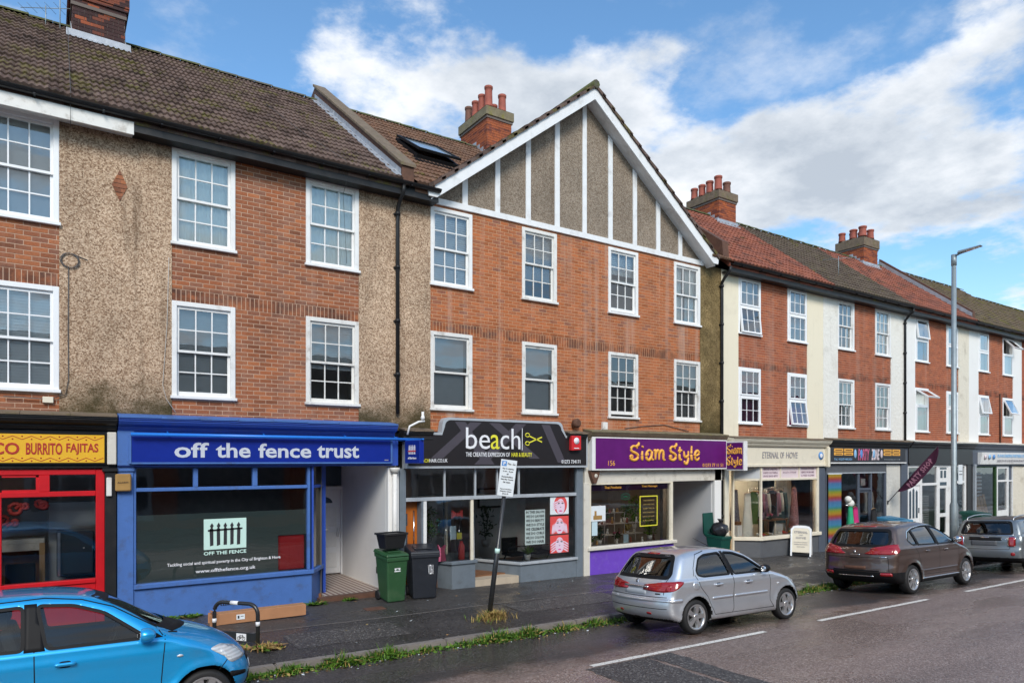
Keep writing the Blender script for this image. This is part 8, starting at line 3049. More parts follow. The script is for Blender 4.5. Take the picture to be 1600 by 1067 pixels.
# brown crossover
brown = dict(
 L=4.37, Wd=1.84, Hh=1.65, r=0.335, ra=0.385, xr=0.86, xf=3.47, belt=1.06, shoulder=0.92, tum=0.30, cf=0.45, cr=0.24, crown=0.07,
 profile=[(0.20, 0.28), (0.06, 0.36), (0.0, 0.46), (0.0, 0.60), (0.03, 0.72), (0.03, 0.86), (0.06, 1.02), (0.13, 1.13), (0.30, 1.33), (0.46, 1.53), (0.60, 1.58), (1.0, 1.63), (1.6, 1.65), (2.1, 1.615), (2.5, 1.50),
   (3.0, 1.26), (3.32, 1.11), (3.7, 1.03), (4.05, 0.91), (4.28, 0.74), (4.36, 0.56), (4.36, 0.40), (4.26, 0.28), (4.1, 0.23), (3.0, 0.23), (1.3, 0.23), (0.4, 0.25)],
 paint='paint_brown', cladz=lambda x: np.where(x < 0.55, 0.52, np.where((x > 1.2) & (x < 3.1), 0.31, 0.30)), seatr=0.55, cab=(1.6, 1.45), wheel='seven', tw=0.21,
 windows=[[(0.80, 1.23), (0.98, 1.40), (1.12, 1.45), (1.18, 1.115), (0.95, 1.12)], [(1.24, 1.11), (1.17, 1.46), (1.60, 1.52), (2.0, 1.525), (2.07, 1.095)], [(2.16, 1.09), (2.09, 1.52), (2.35, 1.48), (2.62, 1.38), (3.05, 1.12), (3.03, 1.09)]],
 pillars=[[(1.185, 1.09), (1.235, 1.09), (1.165, 1.48), (1.125, 1.47)], [(2.075, 1.07), (2.155, 1.07), (2.085, 1.54), (2.005, 1.54)]],
 rearwin=[(-0.66, 1.12), (0.66, 1.12), (0.70, 1.20), (0.62, 1.47), (-0.62, 1.47), (-0.70, 1.20)],
 screen=[(-0.70, 1.15), (0.70, 1.15), (0.56, 1.54), (-0.56, 1.54)],
 seams=[[(2.11, 1.07), (2.13, 0.75), (2.10, 0.40)], [(0.98, 1.12), (1.12, 0.90), (1.22, 0.70), (1.28, 0.42), (3.06, 0.40)], [(3.08, 1.08), (3.10, 0.75), (3.06, 0.40)]],
 handles=[(1.50, 0.96), (2.38, 0.95)], mirror=(2.95, 1.13), mirrormat='chrome', handlemat='paint_brown',
 side=[('tail_lamp', 'lamp_red', [(0.04, 0.92), (0.20, 0.93), (0.34, 0.98), (0.42, 1.16), (0.30, 1.15), (0.12, 1.08)], 0.010, 0.02), ('window_chrome', 'chrome', [(0.80, 1.27), (0.95, 1.43), (1.25, 1.505), (1.7, 1.55), (2.1, 1.56), (2.4, 1.515), (2.7, 1.40), (2.72, 1.375), (2.4, 1.495), (2.1, 1.54), (1.7, 1.53), (1.25, 1.485), (0.97, 1.41), (0.83, 1.27)], 0.005, 0.006),
  ('door_crease', 'paint_brown', rect(1.30, 3.02, 0.50, 0.53), 0.010, 0.016), ('sill_trim', 'chrome', rect(1.28, 3.04, 0.315, 0.345), 0.006, 0.01)],
 rear_pair=[('tail_lamp', 'lamp_red', [(0.46, 0.93), (0.80, 0.925), (0.83, 1.06), (0.72, 1.08)], 0.010, 0.02), ('reflector', 'lamp_red', rect(0.56, 0.80, 0.44, 0.52), 0.006, 0.012)],
 rear=[('number_plate', 'rust', rect(-0.26, 0.26, 0.585, 0.66), 0.004, 0.006), ('bumper_insert', 'trim_black', rect(-0.55, 0.55, 0.545, 0.575), 0.004, 0.006), ('bumper_trim', 'chrome', rect(-0.42, 0.42, 0.425, 0.445), 0.008, 0.01), ('badge', 'chrome', [(-0.03, 0.955), (0.03, 0.955), (0.03, 1.01), (-0.01, 1.03)], 0.006, 0.01),
  ('badge_strip', 'chrome', rect(-0.13, 0.13, 0.915, 0.93), 0.004, 0.005), ('model_badge', 'chrome', rect(-0.70, -0.55, 0.86, 0.885), 0.004, 0.005), ('boot_grip', 'trim_black', rect(-0.10, 0.10, 0.845, 0.865), 0.002, 0.004), ('high_brake_lamp', 'lamp_red', rect(-0.28, 0.28, 1.545, 1.575), 0.004, 0.008)],
 rear_seams=[[(-0.72, 0.86), (0.72, 0.86)], [(-0.72, 0.86), (-0.74, 0.54)], [(0.72, 0.86), (0.74, 0.54)], [(-0.80, 0.53), (0.80, 0.53)]],
 front_pair=[('headlamp', 'lamp_clear', [(0.40, 0.80), (0.80, 0.84), (0.80, 0.98), (0.6, 0.95)], 0.006, 0.02)],
 extra=lambda c, r: None)
build_car(brown, 'brown crossover parked in front of the party shop', (15.67, -4.86), 0.0, 0.026)

# grey crossover at the edge of the view
def rails(c, root):
 for s_ in (-1, 1):
  xs_ = [0.45, 0.55, 1.0, 1.6, 2.1, 2.25]
  p = c.ray(xs_, [s_ * 0.60] * 6, 'z', 1)
  up = [0.0, 0.055, 0.07, 0.07, 0.055, 0.0]
  mb = MB()
  mb.tube([(q[0], q[1], q[2] + u) for q, u in zip(p, up)], 0.017, 8)
  mb.build('roof_rail', M['alloy'], root, recalc=False)

grey = dict(
 L=4.30, Wd=1.83, Hh=1.56, r=0.335, ra=0.39, xr=0.84, xf=3.5, belt=1.03, shoulder=0.88, tum=0.22, cf=0.40, cr=0.17, crown=0.05,
 profile=[(0.20, 0.28), (0.06, 0.34), (0.0, 0.46), (0.0, 0.64), (0.04, 0.72), (0.05, 0.92), (0.09, 1.04), (0.22, 1.28), (0.34, 1.46), (0.48, 1.51), (1.0, 1.55), (1.6, 1.56), (2.2, 1.535), (2.55, 1.44), (2.9, 1.22), (3.12, 1.09),
   (3.6, 1.03), (4.0, 0.95), (4.22, 0.80), (4.29, 0.6), (4.29, 0.42), (4.2, 0.28), (4.0, 0.23), (2.9, 0.23), (1.3, 0.23), (0.4, 0.25)],
 paint='paint_grey', cladz=lambda x: np.where(x < 0.5, 0.43, 0.36), seatr=0.55, cab=(1.55, 1.42), wheel='twin', tw=0.21, archclad=0.05, roofz=1.475, roofmat='black_gloss',
 windows=[[(0.62, 1.09), (0.74, 1.42), (1.10, 1.45), (1.12, 1.07)], [(1.18, 1.07), (1.16, 1.45), (1.95, 1.46), (1.98, 1.06)], [(2.06, 1.06), (2.03, 1.455), (2.35, 1.42), (2.62, 1.27), (2.86, 1.06)]],
 pillars=[[(1.12, 1.05), (1.18, 1.05), (1.16, 1.47), (1.10, 1.47)], [(1.98, 1.04), (2.06, 1.04), (2.03, 1.475), (1.95, 1.475)]],
 rearwin=[(-0.66, 1.08), (0.66, 1.08), (0.58, 1.42), (-0.58, 1.42)],
 screen=[(-0.72, 1.13), (0.72, 1.13), (0.60, 1.48), (-0.60, 1.48)],
 seams=[[(2.02, 1.04), (2.02, 0.4)], [(1.16, 1.05), (1.22, 0.8), (1.30, 0.42), (3.0, 0.4)], [(2.98, 1.05), (3.02, 0.42)]],
 handles=[(1.45, 0.93), (2.3, 0.92)], mirror=(2.72, 1.1), mirrormat='black_gloss', handlemat='chrome',
 side=[('belt_chrome', 'chrome', rect(0.5, 2.95, 1.035, 1.05), 0.004, 0.006)],
 rear_pair=[('tail_lamp', 'lamp_red', [(0.575, 0.745), (0.735, 0.745), (0.735, 1.0), (0.585, 1.0)], 0.016, 0.025), ('lamp_surround', 'chrome', [(0.555, 0.725), (0.752, 0.725), (0.752, 1.02), (0.565, 1.02)], 0.008, 0.012), ('reflector', 'lamp_red', rect(0.63, 0.73, 0.48, 0.58), 0.006, 0.012)],
 rear=[('plate_recess', 'black_gloss', rect(-0.42, 0.42, 0.90, 1.00), 0.004, 0.006), ('number_plate', 'grey_dark', rect(-0.30, 0.36, 0.76, 0.895), 0.003, 0.005), ('badge', 'chrome', [(-0.12, 0.985), (-0.04, 0.965), (0.04, 0.965), (0.12, 0.985), (0.04, 1.01), (-0.04, 1.01)], 0.008, 0.01),
  ('model_badge', 'chrome', rect(-0.54, -0.40, 0.94, 0.955), 0.004, 0.005), ('belt_chrome', 'chrome', rect(-0.70, 0.70, 1.045, 1.06), 0.006, 0.008)],
 rear_seams=[[(-0.60, 0.66), (0.60, 0.66)], [(-0.60, 0.66), (-0.66, 1.04)], [(0.60, 0.66), (0.66, 1.04)]],
 front_pair=[('headlamp', 'lamp_clear', [(0.5, 0.74), (0.76, 0.74), (0.76, 0.98), (0.52, 0.98)], 0.006, 0.02)],
 extra=rails)
build_car(grey, 'grey compact crossover with a black roof parked at the right edge', (22.45, -4.86), 0.0, 0.028)

# bright blue hatchback, nose only in view
blue = dict(
 L=3.60, Wd=1.62, Hh=1.53, r=0.285, ra=0.335, xr=0.60, xf=2.98, belt=0.965, shoulder=0.83, tum=0.26, cf=0.44, cr=0.16, crown=0.06,
 profile=[(0.14, 0.24), (0.03, 0.32), (0.0, 0.46), (0.0, 0.68), (0.05, 0.92), (0.14, 1.16), (0.26, 1.40), (0.42, 1.48), (1.0, 1.525), (1.45, 1.53), (1.85, 1.495), (2.10, 1.41), (2.50, 1.18), (2.74, 1.045),
   (3.02, 0.98), (3.30, 0.86), (3.49, 0.70), (3.58, 0.54), (3.59, 0.38), (3.52, 0.25), (3.35, 0.19), (2.5, 0.19), (1.2, 0.19), (0.3, 0.21)],
 paint='paint_blue', glass='glass_car_clear', cladz=lambda x: 0 * x + 0.0, cab=(1.35, 1.28), wheel='plain', tw=0.17,
 windows=[[(0.62, 1.06), (0.70, 1.26), (0.90, 1.385), (1.32, 1.405), (1.33, 1.0), (0.75, 1.01)], [(1.52, 0.995), (1.44, 1.41), (1.75, 1.385), (2.02, 1.29), (2.34, 1.05), (2.34, 0.995)]],
 pillars=[[(1.335, 0.98), (1.51, 0.98), (1.435, 1.43), (1.33, 1.43)], [(2.35, 0.985), (2.56, 0.985), (2.50, 1.03), (2.36, 1.07)]],
 rearwin=[(-0.58, 1.02), (0.58, 1.02), (0.50, 1.38), (-0.50, 1.38)],
 screen=[(-0.66, 1.075), (0.66, 1.075), (0.55, 1.43), (-0.55, 1.43)],
 seams=[[(1.42, 0.98), (1.43, 0.60), (1.40, 0.28)], [(2.58, 1.0), (2.56, 0.80), (2.54, 0.50), (2.62, 0.28), (1.0, 0.27)], [(2.62, 1.02), (2.72, 1.0)], [(3.12, 0.56), (3.30, 0.72)], [(1.0, 1.455), (1.5, 1.475), (1.82, 1.435), (2.1, 1.34), (2.5, 1.09), (2.56, 1.0)]],
 handles=[(1.68, 0.835), (0.98, 0.85)], mirror=(2.40, 1.01),
 side=[('indicator', 'lamp_clear', [(2.68, 0.77), (2.72, 0.755), (2.76, 0.77), (2.72, 0.79)], 0.008, 0.012), ('headlamp', 'lamp_clear', [(3.02, 0.80), (3.16, 0.815), (3.36, 0.745), (3.45, 0.62), (3.32, 0.62), (3.18, 0.69)], 0.008, 0.02), ('corner_grille', 'trim_black', [(3.24, 0.52), (3.46, 0.47), (3.46, 0.43), (3.26, 0.45)], 0.004, 0.008)],
 rear_pair=[('tail_lamp', 'lamp_red', rect(0.55, 0.72, 0.72, 0.98), 0.008, 0.02)],
 front_pair=[('headlamp', 'lamp_clear', [(0.42, 0.62), (0.72, 0.60), (0.74, 0.76), (0.58, 0.80)], 0.008, 0.02)],
 front=[('grille', 'trim_black', rect(-0.40, 0.40, 0.55, 0.62), 0.004, 0.01), ('grille', 'trim_black', rect(-0.45, 0.45, 0.30, 0.42), 0.004, 0.01), ('number_plate', 'paper', rect(-0.26, 0.26, 0.44, 0.53), 0.006, 0.008), ('wiper_cowl', 'trim_black', rect(-0.62, 0.62, 1.015, 1.07), 0.003, 0.006)],
 seatf=0.2, seatr=0.5)
build_car(blue, 'bright blue hatchback with its nose to the cycle stand at lower left', (-1.55, -4.85), 0.0, 0.018)

# ================================================================== STREET THINGS
def wheelie(label, mat, loc, rz, wd=0.56, dp=0.66, ht=0.98, lid_open=0.0, emblem=None, marks=None):
 """two-wheeled bin: tapered tub, rim, hinged lid, handle bar, axle and wheels"""
 o = thing('wheelie_bin', label, 'bin', (0, 0, 0), 'wheeled bins on the pavement', local=True)
 b, t = wd / 2 * 0.80, wd / 2 * 0.97
 mb = MB()
 mb.hexa([(-b, -dp * .40, 0.0), (b, -dp * .40, 0.0), (-b, dp * .30, 0.06), (b, dp * .30, 0.06), (-t, -dp * .5, ht - .10), (t, -dp * .5, ht - .10), (-t, dp * .5, ht - .04), (t, dp * .5, ht - .04)])
 mb.build('tub', M[mat], o, bevel=0.035, seg=3)
 mb = MB()
 t2 = wd / 2
 mb.hexa([(-t2, -dp * .53, ht - .16), (t2, -dp * .53, ht - .16), (-t2, dp * .52, ht - .10), (t2, dp * .52, ht - .10), (-t2, -dp * .53, ht - .08), (t2, -dp * .53, ht - .08), (-t2, dp * .52, ht - .02), (t2, dp * .52, ht - .02)])
 mb.build('rim', M[mat], o, bevel=0.012)
 mb = MB()
 L = dp * 1.06
 mb.hexa([(-t2 - .01, -L, 0), (t2 + .01, -L, 0), (-t2 - .01, 0.03, 0), (t2 + .01, 0.03, 0), (-t2 + .01, -L + .02, 0.045), (t2 - .01, -L + .02, 0.045), (-t2 + .01, 0, 0.07), (t2 - .01, 0, 0.07)])
 mb.box(-t2 * .6, t2 * .6, -L * .75, -L * .3, 0.06, 0.078)
 lid = mb.build('lid', M[mat], o, bevel=0.014)
 lid.location = (0, dp * .53, ht - 0.012)
 lid.rotation_euler = (0.085 - lid_open, 0, 0)
 mb = MB()
 mb.tube([(-t2 * .8, dp * .62, ht - .02), (t2 * .8, dp * .62, ht - .02)], 0.018, 8)
 for s_ in (-1, 1):
  mb.box(s_ * t2 * .8 - .02, s_ * t2 * .8 + .02, dp * .48, dp * .62, ht - .07, ht - .0)
 mb.build('handle', M[mat], o)
 for s_ in (-1, 1):
  mb = MB()
  mb.lathe([(0.06, -0.03), (0.1, -0.028), (0.105, 0), (0.1, 0.028), (0.06, 0.03)], 16, (s_ * (b + 0.0), dp * .36, 0.105), 'x')
  mb.build('wheel', M['tyre'], o)
 if emblem:
  mb = MB()
  for k in range(5):
   a = PI * (0.15 + 0.175 * k)
   c = (0.05 * math.cos(a), 0.05 * math.sin(a))
   mb.prism([(c[0] + 0.022 * math.cos(q), 0.66 + c[1] + 0.028 * math.sin(q)) for q in [2 * PI * j / 8 for j in range(8)]], -dp * .478, -dp * .465, 'y')
  mb.box(-0.07, 0.07, -dp * .474, -dp * .46, 0.625, 0.645)
  mb.build('emblem', M['white_print'], o)
 if marks:
  text(marks, (0.06, 0.17, 0.52, 0.72), -dp * .472, M['white_print'], o, name='number_paint', bold=0.0)
 x, y = loc
 place(o, (x, y, zp(x, y)), rz)
 return o

wheelie('green wheelie bin by the white post with a black crate on its lid', 'green_bin', (5.90, -0.52), 0.05, 0.49, 0.58, 1.0, emblem=True)
wheelie('black wheelie bin beside the salon door with white painted marks', 'dark_bin', (6.62, -0.46), -0.22, 0.62, 0.70, 1.03, marks='VZ61')
wheelie('dark green wheelie bin overflowing with black bags by the clothes shop door', 'teal_bin', (16.12, -0.50), 0.1, 0.48, 0.56, 0.92, lid_open=1.75, emblem=True)
wheelie('dark green wheelie bin in front of the far floor shop window', 'teal_bin', (31.75, -0.8), 0.0, 1.0, 0.75, 1.1)
o = wheelie('wide bin with a sky blue lid behind the brown car', 'skyblue_plastic', (25.45, -0.75), 0.0, 0.9, 0.8, 1.06)
o = thing('recycling_crate', 'black open crate resting on the lid of the green bin', 'crate', (0, 0, 0), local=True)
mb = MB()
mb.hexa([(-.21, -.15, 0), (.21, -.15, 0), (-.21, .15, 0), (.21, .15, 0), (-.26, -.19, .30), (.26, -.19, .30), (-.26, .19, .30), (.26, .19, .30)])
mb.build('tub', M['black_plastic'], o, bevel=0.02)
mb = MB()
for a, b_, c, d in ((-.28, .28, -.21, -.185), (-.28, .28, .185, .21), (-.28, -.255, -.185, .185), (.255, .28, -.185, .185)):
 mb.box(a, b_, c, d, 0.285, 0.325)
mb.build('rim', M['black_plastic'], o)
place(o, (5.90, -0.52, zp(5.9, -.5) + 1.075), 0.12)
o = thing('bin_bag', 'shiny black rubbish bag bulging out of the open dark green bin', 'bag', (16.12, -0.6, 0.7))
mb = MB()
r = random.Random(8)
for (cx_, cy_, cz_, rr_) in ((16.10, -0.55, 0.86, 0.24),):
 n, mm = 18, 12
 for i in range(mm + 1):
  ph = PI * i / mm
  for j in range(n):
   a = 2 * PI * j / n
   q = rr_ * (1 + 0.13 * math.sin(5 * a + 3 * ph) * math.sin(ph) + r.uniform(-0.05, 0.05))
   mb.v.append((cx_ + q * math.sin(ph) * math.cos(a), cy_ + q * 1.05 * math.sin(ph) * math.sin(a), cz_ - q * 0.9 * math.cos(ph)))
 for i in range(mm):
  for j in range(n):
   mb.f.append([i * n + j, i * n + (j + 1) % n, (i + 1) * n + (j + 1) % n, (i + 1) * n + j])
   mb.m.append(0)
   mb.sm.append(True)
mb.build('bag', M['bag_black'], o, recalc=True)
mb = MB()
mb.lathe([(0.02, 0), (0.05, 0.05), (0.09, 0.11), (0.0, 0.07)], 9, (16.12, -0.57, 1.06))
mb.build('knot', M['bag_black'], o)

# cardboard carton lying along the shop base
o = thing('cardboard_box', 'long brown cardboard box lying on the pavement with an open end flap', 'box', (0, 0, 0), local=True)
mb = MB()
mb.box(0, 1.5, 0, 0.22, 0, 0.195)
mb.build('carton', M['cardboard'], o, bevel=0.006)
for pts, nm in ((((-0.0, 0.0, 0.0), (-0.16, -0.05, 0.0), (-0.17, -0.06, 0.19), (0.0, 0.0, 0.19)), 'flap'), (((0.0, 0.0, 0.19), (0.0, 0.22, 0.19), (-0.13, 0.22, 0.235), (-0.13, 0.0, 0.235)), 'flap'), (((0.0, 0.22, 0.0), (-0.14, 0.26, 0.0), (-0.14, 0.26, 0.18), (0.0, 0.22, 0.19)), 'flap')):
 mb = MB()
 mb.add(list(pts) + [(p[0], p[1] + 0.006, p[2] + 0.004) for p in pts], [(0, 1, 2, 3), (4, 5, 6, 7), (0, 1, 5, 4), (1, 2, 6, 5), (2, 3, 7, 6), (3, 0, 4, 7)])
 mb.build(nm, M['cardboard'], o)
P_(o, 'label', 'paper', (0.28, 0.42, -0.005, -0.001, 0.06, 0.15))
P_(o, 'label_print', 'dark_print', (0.30, 0.33, -0.007, -0.0055, 0.08, 0.13), (0.35, 0.40, -0.007, -0.0055, 0.11, 0.12))
P_(o, 'tape', 'gold', (0.0, 1.5, 0.09, 0.13, 0.1955, 0.197))
place(o, (2.46, -1.03, zp(2.5, -1.0) + 0.003), -0.02)

# cycle stand
o = thing('cycle_stand', 'black hooped cycle stand with white bands and a cycle symbol plate', 'bike stand', (0, 0, 0), local=True)
mb = MB()
R_ = 0.16
L = 0.80
path = [(0, 0, -0.1), (0, 0, 0.50)] + [(R_ - R_ * math.cos(t), 0, 0.50 + R_ * math.sin(t)) for t in [PI / 2 * k / 6 for k in range(1, 7)]] + \
 [(L - R_ + R_ * math.sin(t), 0, 0.50 + R_ * math.cos(t)) for t in [PI / 2 * k / 6 for k in range(0, 7)]] + [(L, 0, -0.1)]
mb.tube(path, 0.031, 12)
mb.build('hoop', M['pole_black'], o, recalc=False)
for x, z in ((0, 0.33), (L, 0.33)):
 mb = MB()
 mb.lathe([(0.0325, 0), (0.0325, 0.065)], 12, (x, 0, z))
 mb.build('reflective_band', M['white_print'], o)
mb = MB()
mb.tube([(0.31, 0, 0.66), (0.45, 0, 0.66)], 0.0325, 12)
mb.build('reflective_band', M['white_print'], o)
P_(o, 'plate', 'pole_black', (0.03, L - 0.03, -0.012, 0.012, 0.07, 0.21))
P_(o, 'symbol_plate', 'white_print', (0.42, 0.60, -0.016, -0.013, 0.085, 0.195))
P_(o, 'symbol_plate', 'white_print', (0.42, 0.60, 0.013, 0.016, 0.085, 0.195))
mb = MB()
for sgn in (-1, 1):
 yy = sgn * 0.018
 for cx_ in (0.465, 0.555):
  mb.tube([(cx_ + 0.026 * math.cos(t), yy, 0.122 + 0.026 * math.sin(t)) for t in [2 * PI * q / 14 for q in range(14)]], 0.0045, 5, closed=True)
 for p, q in (((0.465, 0.122), (0.49, 0.165)), ((0.49, 0.165), (0.54, 0.165)), ((0.465, 0.122), (0.505, 0.122)), ((0.505, 0.122), (0.54, 0.165)), ((0.555, 0.122), (0.535, 0.178)), ((0.505, 0.122), (0.485, 0.175))):
  mb.tube([(p[0], yy, p[1]), (q[0], yy, q[1])], 0.004, 5)
mb.build('cycle_symbol', M['dark_print'], o, recalc=False)
place(o, (2.17, -2.16, zp(2.2, -2.2)), math.atan2(-2.85 + 2.16, 2.74 - 2.17))

# leaning parking sign
o = thing('parking_sign', 'white parking sign on a leaning black pole at the kerb', 'sign', (0, 0, 0), local=True)
mb = MB()
mb.tube([(0, 0, -0.1), (0, 0, 1.35), (0, 0, 1.36), (0, 0, 2.98)], [0.047, 0.047, 0.038, 0.038], 14)
mb.build('pole', M['pole_black'], o, recalc=False)
P_(o, 'plate', 'paper', (-0.155, 0.155, -0.062, -0.056, 2.30, 2.98), bevel=0.002)
P_(o, 'plate_edge', 'grey_print', (-0.16, 0.16, -0.0555, -0.050, 2.295, 2.985))
for z in (2.42, 2.86):
 mb = MB()
 mb.lathe([(0.046, -0.014), (0.046, 0.014)], 12, (0, 0, z))
 mb.box(-0.05, 0.05, -0.05, -0.03, z - 0.014, z + 0.014)
 mb.build('clip', M['galv'], o)
P_(o, 'parking_symbol', 'blue_print', (-0.135, -0.04, -0.0645, -0.063, 2.86, 2.955))
text('P', (-0.108, -0.065, 2.875, 2.94), -0.065, M['white_print'], o, bold=0.03)
text('Mon - Sun', (-0.02, 0.13, 2.89, 2.93), -0.063, M['dark_print'], o, res=1)
for k, (w, a) in enumerate((('Pay & display', 0.11), ('9 am - 8 pm', 0.10), ('or', 0.02), ('Permit holders', 0.11), ('Max stay 4 hours', 0.12), ('No return', 0.07))):
 text(w, (-a, a, 2.80 - 0.05 * k, 2.828 - 0.05 * k), -0.063, M['dark_print'], o, bold=0.02, res=1)
for k, (w, a) in enumerate((('Pay at machine', 0.11), ('Display ticket', 0.11), ('Zone R', 0.06))):
 text(w, (-a, a, 2.42 - 0.042 * k, 2.445 - 0.042 * k), -0.063, M['dark_print'], o, bold=0.02, res=1)
mb = MB()
mb.lathe([(0.0485, 0), (0.0485, 0.09)], 14, (0, 0, 1.22))
mb.build('sticker', M['mint_print'], o)
lean = Vector((0.33, -0.16, 2.95)).normalized()
place(o, (6.86, -2.80, zp(6.86, -2.8)))
o.rotation_euler = (Matrix.Rotation(-0.42, 3, 'Z').to_4x4() @ Matrix.Identity(4)).to_euler()
qz = Vector((0, 0, 1)).rotation_difference(lean)
o.rotation_euler = (qz.to_matrix() @ Matrix.Rotation(-0.30, 3, 'Z')).to_euler()

# lamp column
o = thing('street_lamp', 'tall galvanised street lamp column with a flat lantern at the kerb', 'street lamp', (0, 0, 0), local=True)
mb = MB()
mb.tube([(0, 0, -0.3), (0, 0, 1.75), (0, 0, 1.85), (0, 0, 9.75)], [0.125, 0.12, 0.086, 0.068], 16)
mb.build('column', M['galv'], o, recalc=False)
P_(o, 'access_door', 'galv', (-0.05, 0.05, -0.127, -0.10, 0.6, 1.25))
mb = MB()
mb.lathe([(0.08, 0), (0.08, 0.35)], 14, (0, 0, 9.45))
mb.tube([(0, 0, 9.74), (0.0, -0.2, 9.82)], 0.035, 8)
mb.build('bracket', M['galv'], o)
mb = MB()
mb.hexa([(-.11, -.78, 9.90), (.11, -.78, 9.90), (-.13, -.12, 9.80), (.13, -.12, 9.80), (-.08, -.76, 9.93), (.08, -.76, 9.93), (-.10, -.14, 9.88), (.10, -.14, 9.88)])
mb.build('lantern', M['galv'], o, bevel=0.015)
mb = MB()
mb.hexa([(-.08, -.72, 9.884), (.08, -.72, 9.884), (-.09, -.35, 9.828), (.09, -.35, 9.828), (-.08, -.72, 9.89), (.08, -.72, 9.89), (-.09, -.35, 9.834), (.09, -.35, 9.834)])
mb.build('lamp_glass', M['lamp_clear'], o)
place(o, (24.2, -3.25, zp(24.2, -3.25)), 0.1)
o = thing('parking_sign', 'small white parking plate fixed to the street lamp column', 'sign', (24.2, -3.35, 2.4))
P_(o, 'plate', 'paper', (24.17, 24.45, -3.40, -3.39, 2.10, 2.72), bevel=0.002)
text('Mon - Sun 9 am - 8 pm', (24.2, 24.42, 2.5, 2.53), -3.401, M['dark_print'], o, res=1)
text('Permit holders', (24.2, 24.42, 2.4, 2.43), -3.401, M['dark_print'], o, res=1)
for z in (2.2, 2.6):
 P_(o, 'clip', 'galv', (24.18, 24.32, -3.388, -3.33, z, z + 0.03))

# pavement board of the clothes shop
o = thing('pavement_board', 'white framed pavement board with a cream poster outside the clothes shop', 'sign', (0, 0, 0), local=True)
for s_ in (-1, 1):
 mb = MB()

 def ab(yv, zv, off):
  t = zv / 0.98
  return (s_ * (0.22 * (1 - t) + 0.03) + s_ * off, yv, zv)
 prof = [(-0.31, 0.02), (-0.31, 0.86), (-0.24, 0.95), (-0.12, 0.98), (0.12, 0.98), (0.24, 0.95), (0.31, 0.86), (0.31, 0.02), (0.26, 0.02), (0.26, 0.82), (0.20, 0.90), (-0.20, 0.90), (-0.26, 0.82), (-0.26, 0.02)]
 n = len(prof)
 vs = [ab(p[0], p[1], 0.012) for p in prof] + [ab(p[0], p[1], -0.012) for p in prof]
 quads = [(0, 1, 12, 13), (1, 2, 11, 12), (2, 3, 11), (3, 4, 10, 11), (4, 5, 10), (5, 6, 9, 10), (6, 7, 8, 9)]
 mb.add(vs, quads + [tuple(i + n for i in q) for q in quads] + [(i, (i + 1) % n, (i + 1) % n + n, i + n) for i in range(n)])
 mb.build('frame', M['white_upvc'], o)
 mb = MB()
 pan = [(-0.26, 0.14), (-0.26, 0.82), (-0.20, 0.90), (0.20, 0.90), (0.26, 0.82), (0.26, 0.14)]
 vs = [ab(p[0], p[1], 0.006) for p in pan] + [ab(p[0], p[1], -0.006) for p in pan]
 mb.add(vs, [tuple(range(6)), tuple(range(6, 12))] + [(i, (i + 1) % 6, (i + 1) % 6 + 6, i + 6) for i in range(6)])
 mb.build('poster', M['cream_paint'], o)
P_(o, 'foot_weight', 'black_plastic', (-0.2, 0.2, -0.25, 0.25, 0.015, 0.10), bevel=0.01)
mb = MB()
mb.box(-0.256, -0.247, -0.25, 0.25, 0.15, 0.20)
st_ = mb.build('poster_strip', M['dark_print'], o)
st_.rotation_euler = (0, 0.22, 0)
st_.location = (0.028, 0, -0.055)
for w, z0, z1, a, b in (('ETERNAL', 0.74, 0.81, 0.2, -0.2), ('OF', 0.66, 0.70, 0.05, -0.05), ('HOVE', 0.56, 0.63, 0.15, -0.15), ('pre loved vintage', 0.44, 0.475, 0.2, -0.2), ('clothes and shoes', 0.38, 0.415, 0.2, -0.2), ('open today', 0.30, 0.335, 0.12, -0.12)):
 tx = text(w, (a, b, z0, z1), 0.0, M['grey_print'], o, face='-x', res=1, bold=0.01)
 for v in tx.data.vertices:
  v.co.x += -(0.22 * (1 - v.co.z / 0.98) + 0.03) - 0.012
place(o, (20.22, -0.45, zp(20.2, -0.45)), 0.5)

# feather flag on the pier by the party shop
o = thing('feather_flag', 'maroon feather flag with pale lettering slanting out from the pier', 'flag', (26.2, -0.1, 1.28))
A, B_ = Vector((26.2, -0.09, 1.28)), Vector((26.2, -1.86, 3.38))
mb = MB()
mb.tube([A, A + (B_ - A) * 0.5, B_], [0.016, 0.012, 0.006], 8)
mb.build('pole', M['pole_black'], o, recalc=False)
mb = MB()
mb.lathe([(0.03, 0), (0.03, 0.14)], 10, (26.2, -0.09, 1.22))
mb.build('bracket', M['pole_black'], o)
d = (B_ - A).normalized()
nrm = Vector((0, d.z, -d.y)) * -1.0
Lf = (B_ - A).length
mb = MB()
n = 22
for i in range(n + 1):
 t = 0.20 + 0.80 * i / n
 u = i / n
 pass
 wv = 0.34 * min(1, u / 0.25) ** 0.7 * min(1, (1.0 - u) / 0.22) ** 0.6
 p = A + d * Lf * t
 for k in range(4):
  q = p + nrm * wv * k / 3
  mb.v.append((q.x + 0.03 * math.sin(u * 9 + k), q.y, q.z))
for i in range(n):
 for k in range(3):
  mb.f.append([i * 4 + k, i * 4 + k + 1, i * 4 + k + 5, i * 4 + k + 4])
  mb.m.append(0)
  mb.sm.append(True)
pm('flag_cloth', (0.075, 0.012, 0.04), 0.7, var=0.15)
mb.build('cloth', M['flag_cloth'], o, recalc=False)
tm = text_mesh('PARTY SHOP', 0.03, 0, 0, 1.1, 1)
co = np.zeros(len(tm.vertices) * 3)
tm.vertices.foreach_get('co', co)
co = co.reshape(-1, 3)
mn, mx = co.min(0), co.max(0)
u = (co[:, 0] - mn[0]) / (mx[0] - mn[0])
v = (co[:, 1] - mn[1]) / (mx[1] - mn[1])
out = []
